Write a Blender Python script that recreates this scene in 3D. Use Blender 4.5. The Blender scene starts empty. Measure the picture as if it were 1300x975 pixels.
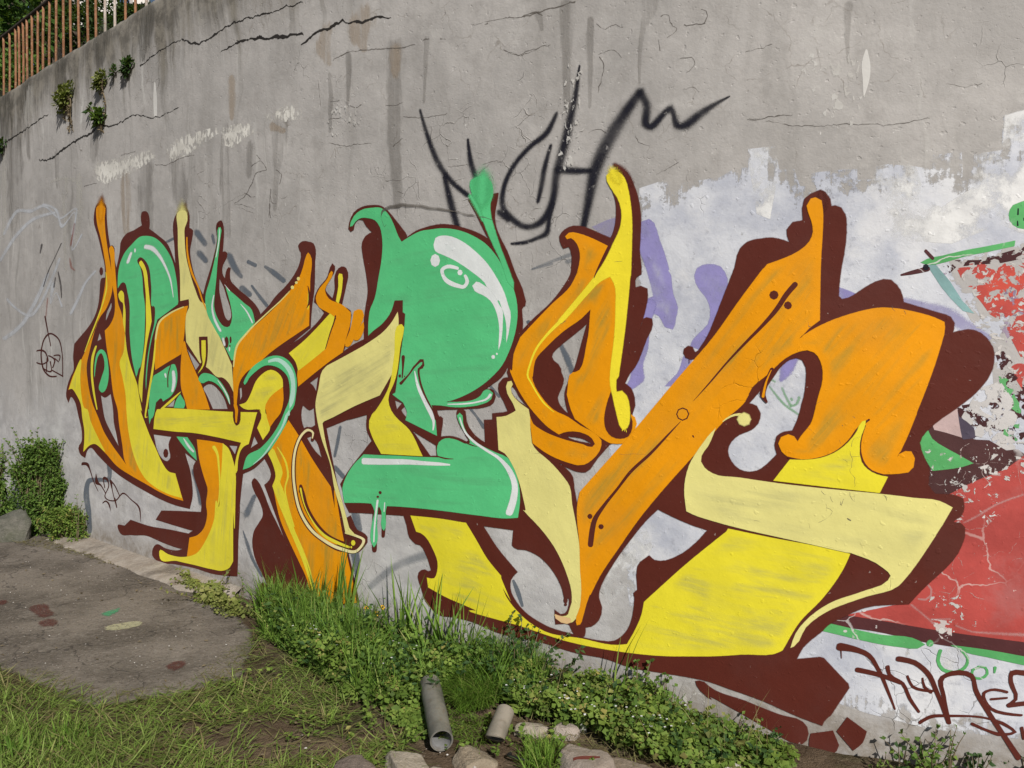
import bpy, math, random
import numpy as np
from mathutils import Vector, Matrix, geometry, noise as mnoise
random.seed(7); rng = np.random.default_rng(7)
scene = bpy.context.scene
COL = scene.collection

# ------------------------------------------------------------------ camera, sky, sun, exposure
cam_d = bpy.data.cameras.new('camera'); cam = bpy.data.objects.new('camera', cam_d); COL.objects.link(cam)
cam_d.sensor_width = 36.0; cam_d.lens = 36.0 * 1000 / 1300; cam_d.clip_start = 0.05; cam_d.clip_end = 600
cam.location = (0, 0, 1.6); cam.rotation_euler = (math.pi / 2 - math.atan(0.0325), 0, 0)
scene.camera = cam
SUN_EL = math.radians(36); SUN_AZ = math.radians(160)          # azimuth from +Y towards +X
world = bpy.data.worlds.new('World'); scene.world = world; world.use_nodes = True
wn = world.node_tree; bg = wn.nodes['Background']; bg.inputs[1].default_value = 0.05
sky = wn.nodes.new('ShaderNodeTexSky'); sky.sky_type = 'NISHITA'; sky.sun_disc = False
sky.sun_elevation = SUN_EL; sky.sun_rotation = SUN_AZ
wn.links.new(sky.outputs[0], bg.inputs[0])
sun_d = bpy.data.lights.new('sun', 'SUN'); sun_d.energy = 4.9; sun_d.angle = math.radians(0.53); sun_d.color = (1.0, 0.955, 0.89)
sun = bpy.data.objects.new('sun', sun_d); COL.objects.link(sun)
sdir = Vector((math.sin(SUN_AZ) * math.cos(SUN_EL), math.cos(SUN_AZ) * math.cos(SUN_EL), math.sin(SUN_EL)))
sun.rotation_euler = sdir.to_track_quat('Z', 'Y').to_euler(); sun.location = sdir * 30
scene.view_settings.view_transform = 'Standard'; scene.view_settings.look = 'None'
scene.view_settings.exposure = 0.04; scene.view_settings.gamma = 1.0
scene.cycles.transparent_max_bounces = 48
scene.cycles.max_bounces = 5; scene.cycles.diffuse_bounces = 3

# ------------------------------------------------------------------ the wall's plan, as a curve in metres
PLAN_S0=-32.9
PLAN=[(-21.7407,28.3975),(-21.6805,28.3176),(-21.6203,28.2378),(-21.5601,28.1579),(-21.4999,28.0781),(-21.4397,27.9982),(-21.3795,27.9184),(-21.3193,27.8385),(-21.2591,27.7587),(-21.1989,27.6788),(-21.1387,27.599),(-21.0785,27.5192),(-21.0183,27.4393),(-20.9581,27.3595),(-20.8979,27.2796),(-20.8376,27.1998),(-20.7774,27.1199),(-20.7172,27.0401),(-20.657,26.9602),(-20.5968,26.8804),(-20.5366,26.8005),(-20.4764,26.7207),(-20.4162,26.6408),(-20.356,26.561),(-20.2958,26.4811),(-20.2356,26.4013),(-20.1754,26.3215),(-20.1152,26.2416),(-20.055,26.1618),(-19.9948,26.0819),(-19.9346,26.0021),(-19.8744,25.9222),(-19.8142,25.8424),(-19.754,25.7625),(-19.6938,25.6827),(-19.6336,25.6028),(-19.5734,25.523),(-19.5132,25.4431),(-19.453,25.3633),(-19.3928,25.2834),(-19.3325,25.2036),(-19.2723,25.1238),(-19.2121,25.0439),(-19.1519,24.9641),(-19.0917,24.8842),(-19.0315,24.8044),(-18.9713,24.7245),(-18.9111,24.6447),(-18.8509,24.5648),(-18.7907,24.485),(-18.7305,24.4051),(-18.6703,24.3253),(-18.6101,24.2454),(-18.5499,24.1656),(-18.4897,24.0857),(-18.4295,24.0059),(-18.3693,23.9261),(-18.3091,23.8462),(-18.2489,23.7664),(-18.1887,23.6865),(-18.1285,23.6067),(-18.0683,23.5268),(-18.0081,23.447),(-17.9479,23.3671),(-17.8877,23.2873),(-17.8275,23.2074),(-17.7672,23.1276),(-17.707,23.0477),(-17.6468,22.9679),(-17.5866,22.888),(-17.5264,22.8082),(-17.4662,22.7284),(-17.406,22.6485),(-17.3458,22.5687),(-17.2856,22.4888),(-17.2254,22.409),(-17.1652,22.3291),(-17.105,22.2493),(-17.0448,22.1694),(-16.9846,22.0896),(-16.9244,22.0097),(-16.8642,21.9299),(-16.804,21.85),(-16.7438,21.7702),(-16.6836,21.6903),(-16.6234,21.6105),(-16.5632,21.5307),(-16.503,21.4508),(-16.4428,21.371),(-16.3826,21.2911),(-16.3224,21.2113),(-16.2621,21.1314),(-16.2019,21.0516),(-16.1417,20.9717),(-16.0815,20.8919),(-16.0213,20.812),(-15.9611,20.7322),(-15.9009,20.6523),(-15.8407,20.5725),(-15.7805,20.4926),(-15.7203,20.4128),(-15.6601,20.333),(-15.5999,20.2531),(-15.5397,20.1733),(-15.4795,20.0934),(-15.4193,20.0136),(-15.3591,19.9337),(-15.2989,19.8539),(-15.2387,19.774),(-15.1785,19.6942),(-15.1183,19.6143),(-15.0581,19.5345),(-14.9979,19.4546),(-14.9377,19.3748),(-14.8775,19.2949),(-14.8173,19.2151),(-14.757,19.1353),(-14.6968,19.0554),(-14.6366,18.9756),(-14.5764,18.8957),(-14.5162,18.8159),(-14.456,18.736),(-14.3958,18.6562),(-14.3356,18.5763),(-14.2754,18.4965),(-14.2152,18.4166),(-14.155,18.3368),(-14.0948,18.2569),(-14.0346,18.1771),(-13.9744,18.0973),(-13.9142,18.0174),(-13.854,17.9376),(-13.7938,17.8577),(-13.7336,17.7779),(-13.6734,17.698),(-13.6132,17.6182),(-13.553,17.5383),(-13.4928,17.4585),(-13.4326,17.3786),(-13.3724,17.2988),(-13.3122,17.2189),(-13.2519,17.1391),(-13.1917,17.0592),(-13.1315,16.9794),(-13.0713,16.8996),(-13.0111,16.8197),(-12.9509,16.7399),(-12.8907,16.66),(-12.8305,16.5802),(-12.7703,16.5003),(-12.7101,16.4205),(-12.6499,16.3406),(-12.5897,16.2608),(-12.5295,16.1809),(-12.4693,16.1011),(-12.4091,16.0212),(-12.3489,15.9414),(-12.2887,15.8615),(-12.2285,15.7817),(-12.1683,15.7019),(-12.1081,15.622),(-12.0479,15.5422),(-11.9877,15.4623),(-11.9275,15.3825),(-11.8673,15.3026),(-11.8071,15.2228),(-11.7468,15.1429),(-11.6866,15.0631),(-11.6264,14.9832),(-11.5662,14.9034),(-11.506,14.8235),(-11.4458,14.7437),(-11.3856,14.6638),(-11.3254,14.584),(-11.2652,14.5042),(-11.205,14.4243),(-11.1448,14.3445),(-11.0846,14.2646),(-11.0244,14.1848),(-10.9642,14.1049),(-10.904,14.0251),(-10.8436,13.9454),(-10.7829,13.8659),(-10.722,13.7866),(-10.6609,13.7074),(-10.5995,13.6285),(-10.5379,13.5497),(-10.476,13.4711),(-10.4139,13.3928),(-10.3516,13.3145),(-10.2891,13.2365),(-10.2263,13.1587),(-10.1633,13.0811),(-10.1,13.0036),(-10.0365,12.9263),(-9.9728,12.8493),(-9.9089,12.7724),(-9.8447,12.6957),(-9.7803,12.6192),(-9.7156,12.5429),(-9.6508,12.4668),(-9.5857,12.3909),(-9.5204,12.3152),(-9.4548,12.2396),(-9.3891,12.1643),(-9.3231,12.0892),(-9.2568,12.0142),(-9.1904,11.9395),(-9.1237,11.865),(-9.0568,11.7907),(-8.9897,11.7165),(-8.9223,11.6426),(-8.8548,11.5689),(-8.787,11.4954),(-8.719,11.422),(-8.6508,11.3489),(-8.5823,11.276),(-8.5137,11.2033),(-8.4448,11.1308),(-8.3757,11.0585),(-8.3064,10.9864),(-8.2369,10.9146),(-8.1671,10.8429),(-8.0972,10.7715),(-8.027,10.7002),(-7.9566,10.6292),(-7.886,10.5583),(-7.8152,10.4877),(-7.7442,10.4173),(-7.6729,10.3472),(-7.6015,10.2772),(-7.5298,10.2074),(-7.458,10.1379),(-7.3859,10.0686),(-7.3136,9.9995),(-7.2412,9.9306),(-7.1685,9.8619),(-7.0956,9.7934),(-7.0225,9.7252),(-6.9492,9.6572),(-6.8756,9.5894),(-6.8019,9.5218),(-6.728,9.4545),(-6.6539,9.3873),(-6.5796,9.3204),(-6.5051,9.2537),(-6.4303,9.1873),(-6.3554,9.121),(-6.2803,9.055),(-6.205,8.9892),(-6.1297,8.9235),(-6.0543,8.8577),(-5.9789,8.792),(-5.9035,8.7263),(-5.8281,8.6607),(-5.7527,8.595),(-5.6772,8.5294),(-5.6017,8.4638),(-5.5262,8.3983),(-5.4507,8.3327),(-5.3751,8.2672),(-5.2995,8.2018),(-5.2239,8.1363),(-5.1483,8.0709),(-5.0726,8.0056),(-4.9969,7.9402),(-4.9211,7.8749),(-4.8454,7.8096),(-4.7696,7.7444),(-4.6938,7.6792),(-4.6179,7.6141),(-4.542,7.549),(-4.4661,7.4839),(-4.3901,7.4189),(-4.3141,7.3539),(-4.238,7.289),(-4.1619,7.2241),(-4.0858,7.1592),(-4.0096,7.0945),(-3.9334,7.0297),(-3.8571,6.9651),(-3.7808,6.9004),(-3.7044,6.8359),(-3.628,6.7714),(-3.5515,6.7069),(-3.475,6.6426),(-3.3984,6.5783),(-3.3218,6.514),(-3.2451,6.4499),(-3.1683,6.3858),(-3.0915,6.3218),(-3.0146,6.2579),(-2.9376,6.194),(-2.8606,6.1303),(-2.7835,6.0666),(-2.7063,6.003),(-2.629,5.9396),(-2.5516,5.8762),(-2.4742,5.813),(-2.3966,5.7498),(-2.319,5.6868),(-2.2412,5.6239),(-2.1634,5.5611),(-2.0855,5.4985),(-2.0074,5.436),(-1.9292,5.3736),(-1.8509,5.3114),(-1.7725,5.2494),(-1.6939,5.1875),(-1.6152,5.1258),(-1.5364,5.0643),(-1.4574,5.003),(-1.3782,4.9418),(-1.2989,4.8809),(-1.2194,4.8203),(-1.1398,4.7598),(-1.0599,4.6996),(-0.9799,4.6397),(-0.8996,4.58),(-0.8191,4.5207),(-0.7384,4.4616),(-0.6575,4.4029),(-0.5763,4.3445),(-0.4949,4.2865),(-0.4131,4.2289),(-0.3311,4.1716),(-0.2488,4.1148),(-0.1662,4.0585),(-0.0833,4.0026),(-0.0,3.9473),(0.0836,3.8925),(0.1677,3.8382),(0.2521,3.7846),(0.3369,3.7316),(0.4221,3.6794),(0.5078,3.6278),(0.594,3.577),(0.6806,3.5271),(0.7677,3.478),(0.8554,3.4299),(0.9436,3.3827),(1.0323,3.3366),(1.1216,3.2915),(1.2114,3.2476),(1.3019,3.205),(1.3929,3.1636),(1.4845,3.1235),(1.5767,3.0848),(1.6695,3.0476),(1.7629,3.0119),(1.8569,2.9777),(1.9515,2.9452),(2.0465,2.9142),(2.1417,2.8836),(2.237,2.853),(2.3322,2.8224),(2.4274,2.7918),(2.5226,2.7612),(2.6178,2.7306),(2.713,2.7),(2.8082,2.6694),(2.9034,2.6389),(2.9986,2.6083),(3.0938,2.5777),(3.189,2.5471),(3.2842,2.5165),(3.3794,2.4859),(3.4746,2.4553),(3.5698,2.4247),(3.665,2.3941),(3.7603,2.3635),(3.8555,2.333),(3.9507,2.3024),(4.0459,2.2718),(4.1411,2.2412),(4.2363,2.2106),(4.3315,2.18),(4.4267,2.1494),(4.5219,2.1188),(4.6171,2.0882),(4.7123,2.0576),(4.8075,2.027),(4.9027,1.9965),(4.9979,1.9659),(5.0931,1.9353),(5.1883,1.9047),(5.2836,1.8741),(5.3788,1.8435),(5.474,1.8129),(5.5692,1.7823),(5.6644,1.7517),(5.7596,1.7211),(5.8548,1.6905),(5.95,1.66),(6.0452,1.6294),(6.1404,1.5988),(6.2356,1.5682),(6.3308,1.5376),(6.426,1.507),(6.5212,1.4764),(6.6164,1.4458),(6.7116,1.4152),(6.8068,1.3846),(6.9021,1.3541),(6.9973,1.3235),(7.0925,1.2929),(7.1877,1.2623),(7.2829,1.2317),(7.3781,1.2011),(7.4733,1.1705),(7.5685,1.1399),(7.6637,1.1093),(7.7589,1.0787),(7.8541,1.0481),(7.9493,1.0176),(8.0445,0.987),(8.1397,0.9564),(8.2349,0.9258),(8.3301,0.8952),(8.4254,0.8646),(8.5206,0.834),(8.6158,0.8034)]
PLAN = np.array(PLAN); PS = PLAN_S0 + 0.1 * np.arange(len(PLAN))
TAN = np.gradient(PLAN, axis=0); TAN /= np.linalg.norm(TAN, axis=1)[:, None]
NRM = np.stack([TAN[:, 1], -TAN[:, 0]], 1)                     # towards the viewer's side
WALL_TOP = 4.29
def swell(s, z):                                               # slight hand-trowelled waviness, metres
    return 0.0030 * np.sin(s * 3.1 + 1.3 * z + np.sin(z * 2.2)) + 0.0026 * np.sin(z * 3.7 - 1.7 * s + 0.8) + 0.0018 * np.sin(5.2 * s + 4.4 * z)
def wp(s, z, off=0.0):
    s = np.asarray(s, float); z = np.asarray(z, float)
    x = np.interp(s, PS, PLAN[:, 0]); y = np.interp(s, PS, PLAN[:, 1])
    nx = np.interp(s, PS, NRM[:, 0]); ny = np.interp(s, PS, NRM[:, 1])
    o = swell(s, z) + off
    return np.stack([x + nx * o, y + ny * o, z + 0 * s], -1)
def plan_n(s):
    v = np.array([np.interp(s, PS, NRM[:, 0]), np.interp(s, PS, NRM[:, 1])]); return v / np.linalg.norm(v)

# ------------------------------------------------------------------ mesh helpers
def mesh_obj(name, verts, faces, mat=None, parent=None, smooth=False, uv=None, attrs=None):
    me = bpy.data.meshes.new(name)
    me.from_pydata([tuple(map(float, v)) for v in verts] if not isinstance(verts, np.ndarray) else verts.tolist(), [], faces if isinstance(faces, list) else faces.tolist())
    if uv is not None:
        lay = me.uv_layers.new(name='wall_uv'); li = np.empty(len(me.loops), np.int32); me.loops.foreach_get('vertex_index', li)
        lay.data.foreach_set('uv', np.asarray(uv, np.float32)[li].ravel())
    for k, a in (attrs or {}).items():
        at = me.attributes.new(k, 'FLOAT', 'POINT'); at.data.foreach_set('value', np.asarray(a, np.float32))
    if smooth: me.shade_smooth()
    if mat: me.materials.append(mat)
    me.update()
    o = bpy.data.objects.new(name, me); COL.objects.link(o)
    if parent: o.parent = parent
    return o
def tag(o, label, cat, group=None):
    o['label'] = label; o['category'] = cat
    if group: o['group'] = group
    return o
def empty(name, loc=(0, 0, 0)):
    o = bpy.data.objects.new(name, None); COL.objects.link(o); o.location = loc; o.empty_display_size = .1
    return o
class MB:
    def __init__(s): s.v = []; s.f = []; s.t = []; s.n = 0
    def add(s, v, f, t=0.5):
        v = np.asarray(v, float).reshape(-1, 3); f = (np.asarray(f) + s.n).tolist() if isinstance(f, np.ndarray) else [[q + s.n for q in x] for x in f]
        s.v.append(v); s.f += f; s.n += len(v)
        s.t.append(np.broadcast_to(np.asarray(t, float), (len(v),)).copy())
    def tube(s, pts, radii, sides=6, t=0.5, cap=True):
        pts = np.asarray(pts, float); n = len(pts); radii = np.broadcast_to(radii, (n,))
        d = np.gradient(pts, axis=0); d /= np.linalg.norm(d, axis=1)[:, None] + 1e-9
        ref = np.array([0, 0, 1.]) if abs(d[0][2]) < .9 else np.array([1., 0, 0])
        a = np.cross(d, ref); a /= np.linalg.norm(a, axis=1)[:, None] + 1e-9; b = np.cross(d, a)
        th = np.arange(sides) * 2 * math.pi / sides
        v = pts[:, None] + radii[:, None, None] * (np.cos(th)[None, :, None] * a[:, None] + np.sin(th)[None, :, None] * b[:, None])
        f = [[i * sides + j, i * sides + (j + 1) % sides, (i + 1) * sides + (j + 1) % sides, (i + 1) * sides + j] for i in range(n - 1) for j in range(sides)]
        s.n0 = s.n
        v = v.reshape(-1, 3); ff = [[q + s.n for q in x] for x in f]
        if cap: ff.append([s.n + j for j in range(sides)][::-1]); ff.append([s.n + (n - 1) * sides + j for j in range(sides)])
        s.v.append(v); s.f += ff; s.n += len(v); s.t.append(np.full(len(v), float(t)))
    def box(s, c, size, t=0.5, rot=0.0):
        sx, sy, sz = [q / 2 for q in size]; v = np.array([[x, y, z] for x in (-sx, sx) for y in (-sy, sy) for z in (-sz, sz)])
        R = np.array([[math.cos(rot), -math.sin(rot), 0], [math.sin(rot), math.cos(rot), 0], [0, 0, 1]])
        s.add(v @ R.T + np.array(c), [[0, 1, 3, 2], [4, 6, 7, 5], [0, 4, 5, 1], [2, 3, 7, 6], [0, 2, 6, 4], [1, 5, 7, 3]], t)
    def leaves(s, p, d, up, ln, w, fold=.12, tint=None, droop=.0, pointy=True):
        p = np.asarray(p, float); m = len(p)
        if not m: return
        d = d / (np.linalg.norm(d, axis=1)[:, None] + 1e-9); sd = np.cross(d, up); sd /= np.linalg.norm(sd, axis=1)[:, None] + 1e-9
        nn = np.cross(sd, d); ln = np.broadcast_to(ln, (m,))[:, None]; w = np.broadcast_to(w, (m,))[:, None]
        wide = .42 if pointy else .62
        base = p; L = p + d * ln * wide - sd * w / 2 + nn * ln * fold; R = p + d * ln * wide + sd * w / 2 + nn * ln * fold
        M = p + d * ln * (wide + .05); T = p + d * ln - nn * ln * droop
        v = np.stack([base, L, M, R, T], 1).reshape(-1, 3); k = np.arange(m)[:, None] * 5
        f = np.concatenate([k + np.array([0, 1, 2]), k + np.array([0, 2, 3]), k + np.array([1, 4, 2]), k + np.array([2, 4, 3])])
        s.add(v, f, np.repeat(rng.random(m) if tint is None else np.broadcast_to(tint, (m,)), 5))
    def blades(s, p, az, h, w, lean, curve, tint=None):
        p = np.asarray(p, float); m = len(p)
        if not m: return
        h = np.broadcast_to(h, (m,)); w = np.broadcast_to(w, (m,)); lean = np.broadcast_to(lean, (m,)); curve = np.broadcast_to(curve, (m,))
        hd = np.stack([np.cos(az), np.sin(az), 0 * az], 1); sd = np.stack([-np.sin(az), np.cos(az), 0 * az], 1)
        tw = rng.uniform(-1, 1, m)[:, None]; sd = sd * np.cos(tw) + hd * np.sin(tw)
        rows = []; pos = p.copy(); K = 4
        for i in range(K + 1):
            ww = (w * [1, .95, .8, .5, 0.04][i])[:, None] / 2
            rows += [pos - sd * ww, pos + sd * ww]
            ang = np.clip(lean + curve * (i + .5) / K, 0, 2.6)[:, None]
            pos = pos + (hd * np.sin(ang) + np.array([0, 0, 1.]) * np.cos(ang)) * (h / K)[:, None]
        v = np.stack(rows, 1); v[..., 2] = np.maximum(v[..., 2], .004 + .01 * rng.random((m, 1)))
        k = np.arange(m)[:, None] * (2 * K + 2)
        f = np.concatenate([k + np.array([2 * i, 2 * i + 1, 2 * i + 3, 2 * i + 2]) for i in range(K)])
        s.add(v.reshape(-1, 3), f, np.repeat(rng.random(m) if tint is None else np.broadcast_to(tint, (m,)), 2 * K + 2))
    def build(s, name, mat, parent=None, smooth=False):
        return mesh_obj(name, np.concatenate(s.v), s.f, mat, parent, smooth, attrs={'tint': np.concatenate(s.t)})

# ------------------------------------------------------------------ node helpers
class NT:
    def __init__(s, name):
        s.m = bpy.data.materials.new(name); s.m.use_nodes = True; s.t = s.m.node_tree; s.t.nodes.clear()
        s.out = s.t.nodes.new('ShaderNodeOutputMaterial')
    def n(s, typ, ins=None, **props):
        nd = s.t.nodes.new('ShaderNode' + typ)
        for k, v in props.items(): setattr(nd, k, v)
        for k, v in (ins or {}).items():
            i = nd.inputs[k]
            if hasattr(v, 'links') or isinstance(v, bpy.types.NodeSocket): s.t.links.new(v, i)
            else: i.default_value = v
        return nd
    def math(s, op, a, b=0.0, c=None, clamp=False):
        ins = {0: a, 1: b}
        if c is not None: ins[2] = c
        return s.n('Math', ins, operation=op, use_clamp=clamp).outputs[0]
    def ramp(s, v, lo, hi, a=0.0, b=1.0, smooth=True):
        nd = s.n('MapRange', {'Value': v, 'From Min': lo, 'From Max': hi, 'To Min': a, 'To Max': b}, interpolation_type='SMOOTHSTEP' if smooth else 'LINEAR')
        return nd.outputs['Result']
    def mix(s, f, a, b):
        nd = s.n('Mix', None, data_type='RGBA')
        for k, v in ((0, f), (6, a), (7, b)):
            if isinstance(v, bpy.types.NodeSocket): s.t.links.new(v, nd.inputs[k])
            else: nd.inputs[k].default_value = v if k == 0 else (*v[:3], 1)
        return nd.outputs[2]
    def noise(s, vec, scale, detail=4, rough=.55, dist=0.0):
        return s.n('TexNoise', {'Vector': vec, 'Scale': scale, 'Detail': detail, 'Roughness': rough, 'Distortion': dist}).outputs[0]
    def mapping(s, vec, scale=(1, 1, 1), rot=0.0, loc=(0, 0, 0)):
        return s.n('Mapping', {'Vector': vec, 'Scale': scale, 'Rotation': (0, 0, rot), 'Location': loc}).outputs[0]
    def attr(s, name): return s.n('Attribute', None, attribute_name=name).outputs['Fac']
    def uv(s): return s.n('UVMap', None, uv_map='wall_uv').outputs[0]

def wall_bump(nt, uv, strength=1.0, crackle=True, grain=1.0):
    """plaster relief shared by the bare wall and everything painted on it, so that it runs on under the paint"""
    g1 = nt.noise(uv, 75, 3, .7); g2 = nt.noise(nt.mapping(uv, (1.0, 1.0, 1), .6), 7, 5, .62)
    h = nt.math('ADD', nt.math('MULTIPLY', g1, .075 * grain), nt.math('MULTIPLY', g2, .55))
    pits = nt.ramp(g1, .66, .73); lumps = nt.ramp(nt.noise(uv, 31, 2, .5), .64, .74)
    h = nt.math('ADD', nt.math('SUBTRACT', h, nt.math('MULTIPLY', pits, .12)), nt.math('MULTIPLY', lumps, .13))
    ck = None
    if crackle:
        wv = nt.n('VectorMath', {0: uv, 1: nt.n('VectorMath', {0: nt.n('TexNoise', {'Vector': uv, 'Scale': 9.0, 'Detail': 3.0}).outputs[1], 1: (.10, .10, 0)}, operation='MULTIPLY').outputs[0]}, operation='ADD').outputs[0]
        e = nt.n('TexVoronoi', {'Vector': wv, 'Scale': 9.0}, feature='DISTANCE_TO_EDGE').outputs[0]
        mask = nt.math('MULTIPLY', nt.ramp(nt.noise(nt.mapping(uv, (1, .6, 1), loc=(3.1, 1.7, 0)), 1.7, 3, .6), .56, .66), nt.ramp(nt.noise(uv, 8, 2, .5), .40, .58))
        ck = nt.math('MULTIPLY', nt.ramp(e, .004, .018, 1, 0), mask)
        h = nt.math('SUBTRACT', h, nt.math('MULTIPLY', ck, .3))
    b = nt.n('Bump', {'Height': h, 'Strength': strength, 'Distance': .010}).outputs[0]
    return b, ck

def finish(nt, color, rough, normal=None, alpha=None, spec=.3, trans=None):
    ins = {'Base Color': color if isinstance(color, bpy.types.NodeSocket) else (*color[:3], 1), 'Roughness': rough, 'Specular IOR Level': spec}
    if normal is not None: ins['Normal'] = normal
    p = nt.n('BsdfPrincipled', ins).outputs[0]
    if trans is not None:
        tr = nt.n('BsdfTranslucent', {'Color': trans}).outputs[0]
        p = nt.n('MixShader', {0: .25, 1: p, 2: tr}).outputs[0]
    if alpha is not None:
        p = nt.n('MixShader', {0: alpha, 1: nt.n('BsdfTransparent').outputs[0], 2: p}).outputs[0]
    nt.t.links.new(p, nt.out.inputs[0])
    return nt.m

def edge_alpha(nt, uv, rough=.5, speck=60.0):
    a = nt.attr('cover'); nz = nt.noise(uv, speck, 3, .7)
    return nt.ramp(nt.math('ADD', a, nt.math('MULTIPLY', nt.math('SUBTRACT', nz, .5), rough)), .2, .8)
def spray_alpha(nt, uv, gain=1.35, rough=1.1, speck=170.0):
    a = nt.math('MULTIPLY', nt.attr('cover'), gain); nz = nt.noise(uv, speck, 2, .7)
    v = nt.math('ADD', a, nt.math('MULTIPLY', nt.math('SUBTRACT', nz, .5), rough))
    return nt.math('MULTIPLY', nt.ramp(v, .15, .95), nt.ramp(nt.attr('cover'), 0, .12))

# ------------------------------------------------------------------ wall materials
def mat_wall():
    nt = NT('weathered_concrete_render'); uv = nt.uv(); sep = nt.n('SeparateXYZ', {0: uv}); z = sep.outputs[1]; s = sep.outputs[0]
    wob = nt.n('VectorMath', {0: uv, 1: nt.n('VectorMath', {0: nt.n('TexNoise', {'Vector': uv, 'Scale': 1.6, 'Detail': 4.0}).outputs[1], 1: (.35, .5, 0)}, operation='MULTIPLY').outputs[0]}, operation='ADD').outputs[0]
    big = nt.noise(uv, 1.1, 6, .66); mid = nt.noise(uv, 6, 7, .68); fine = nt.noise(uv, 75, 4, .72)
    streak = nt.noise(nt.mapping(wob, (7, .40, 1)), 1.0, 7, .68)
    broad = nt.noise(nt.mapping(wob, (2.2, .20, 1), loc=(4, 2, 0)), 1.0, 6, .62)
    pale = nt.noise(nt.mapping(wob, (11, .8, 1), loc=(7, 0, 0)), 1.0, 6, .7)
    left = nt.ramp(s, -4.6, -.6, .9, .12)                       # the far left end is rougher and more streaked
    c = nt.mix(nt.ramp(big, .36, .64), (.350, .335, .322), (.455, .435, .418))
    c = nt.mix(nt.math('MULTIPLY', nt.ramp(mid, .48, .70), .55), c, (.315, .298, .284))
    c = nt.mix(nt.math('MULTIPLY', nt.ramp(nt.noise(nt.mapping(uv, loc=(6, 1, 0)), 3.4, 8, .72), .54, .68), .55), c, (.500, .482, .462))
    c = nt.mix(nt.math('MULTIPLY', nt.ramp(streak, .52, .70), nt.math('ADD', .16, nt.math('MULTIPLY', left, .60))), c, (.225, .213, .198))
    c = nt.mix(nt.math('MULTIPLY', nt.ramp(broad, .52, .66), nt.math('ADD', .20, nt.math('MULTIPLY', left, .25))), c, (.225, .212, .196))
    c = nt.mix(nt.math('MULTIPLY', nt.ramp(pale, .57, .68), nt.math('ADD', .12, nt.math('MULTIPLY', left, .68))), c, (.56, .55, .525))
    low = nt.ramp(nt.math('ADD', z, nt.math('MULTIPLY', nt.math('SUBTRACT', big, .5), 1.2)), .9, 1.5, 1, 0)   # rolled over with pale grey paint lower down
    c = nt.mix(nt.math('MULTIPLY', low, nt.ramp(nt.noise(uv, 2.4, 6, .66), .32, .58, .35, .95)), c, nt.mix(nt.ramp(nt.noise(nt.mapping(uv, (1, 1.6, 1), .5), 3.2, 7, .68), .38, .62), (.42, .410, .412), (.555, .545, .540)))
    top = nt.ramp(nt.math('ADD', z, nt.math('MULTIPLY', nt.math('SUBTRACT', streak, .5), 1.3)), 3.65, 4.2)
    c = nt.mix(nt.math('MULTIPLY', top, .85), c, nt.mix(nt.ramp(mid, .4, .6), (.085, .076, .060), (.215, .195, .160)))
    base = nt.ramp(nt.math('ADD', z, nt.math('MULTIPLY', nt.math('SUBTRACT', mid, .5), .35)), .02, .30, 1, 0)
    c = nt.mix(nt.math('MULTIPLY', base, nt.ramp(nt.noise(uv, 16, 6, .7), .3, .7, .35, .9)), c, (.20, .165, .125))
    c = nt.mix(nt.math('MULTIPLY', nt.ramp(fine, .58, .74), .4), c, (.19, .18, .165))
    c = nt.mix(nt.ramp(nt.noise(nt.mapping(uv, (1.3, .8, 1)), 30, 4, .66), .69, .715), c, (.62, .605, .58))
    nrm, ck = wall_bump(nt, uv, .9, True, 1.5)
    # fine crazing of the plaster, paler and tighter than the open cracks
    e2 = nt.n('TexVoronoi', {'Vector': nt.n('VectorMath', {0: uv, 1: nt.n('VectorMath', {0: nt.n('TexNoise', {'Vector': uv, 'Scale': 14.0, 'Detail': 4.0}).outputs[1], 1: (.09, .09, 0)}, operation='MULTIPLY').outputs[0]}, operation='ADD').outputs[0], 'Scale': 5.0}, feature='DISTANCE_TO_EDGE').outputs[0]
    cz = nt.math('MULTIPLY', nt.ramp(e2, .002, .012, 1, 0), nt.math('MULTIPLY', nt.ramp(nt.noise(nt.mapping(uv, loc=(9, 9, 0)), 1.3, 3, .5), .46, .58), nt.ramp(nt.noise(uv, 9, 3, .6), .42, .6)))
    c = nt.mix(nt.math('MULTIPLY', cz, .55), c, (.20, .175, .15))
    c = nt.mix(nt.math('MULTIPLY', ck, .5), c, (.17, .15, .13))
    return finish(nt, c, .92, nrm, None, .15)

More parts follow.
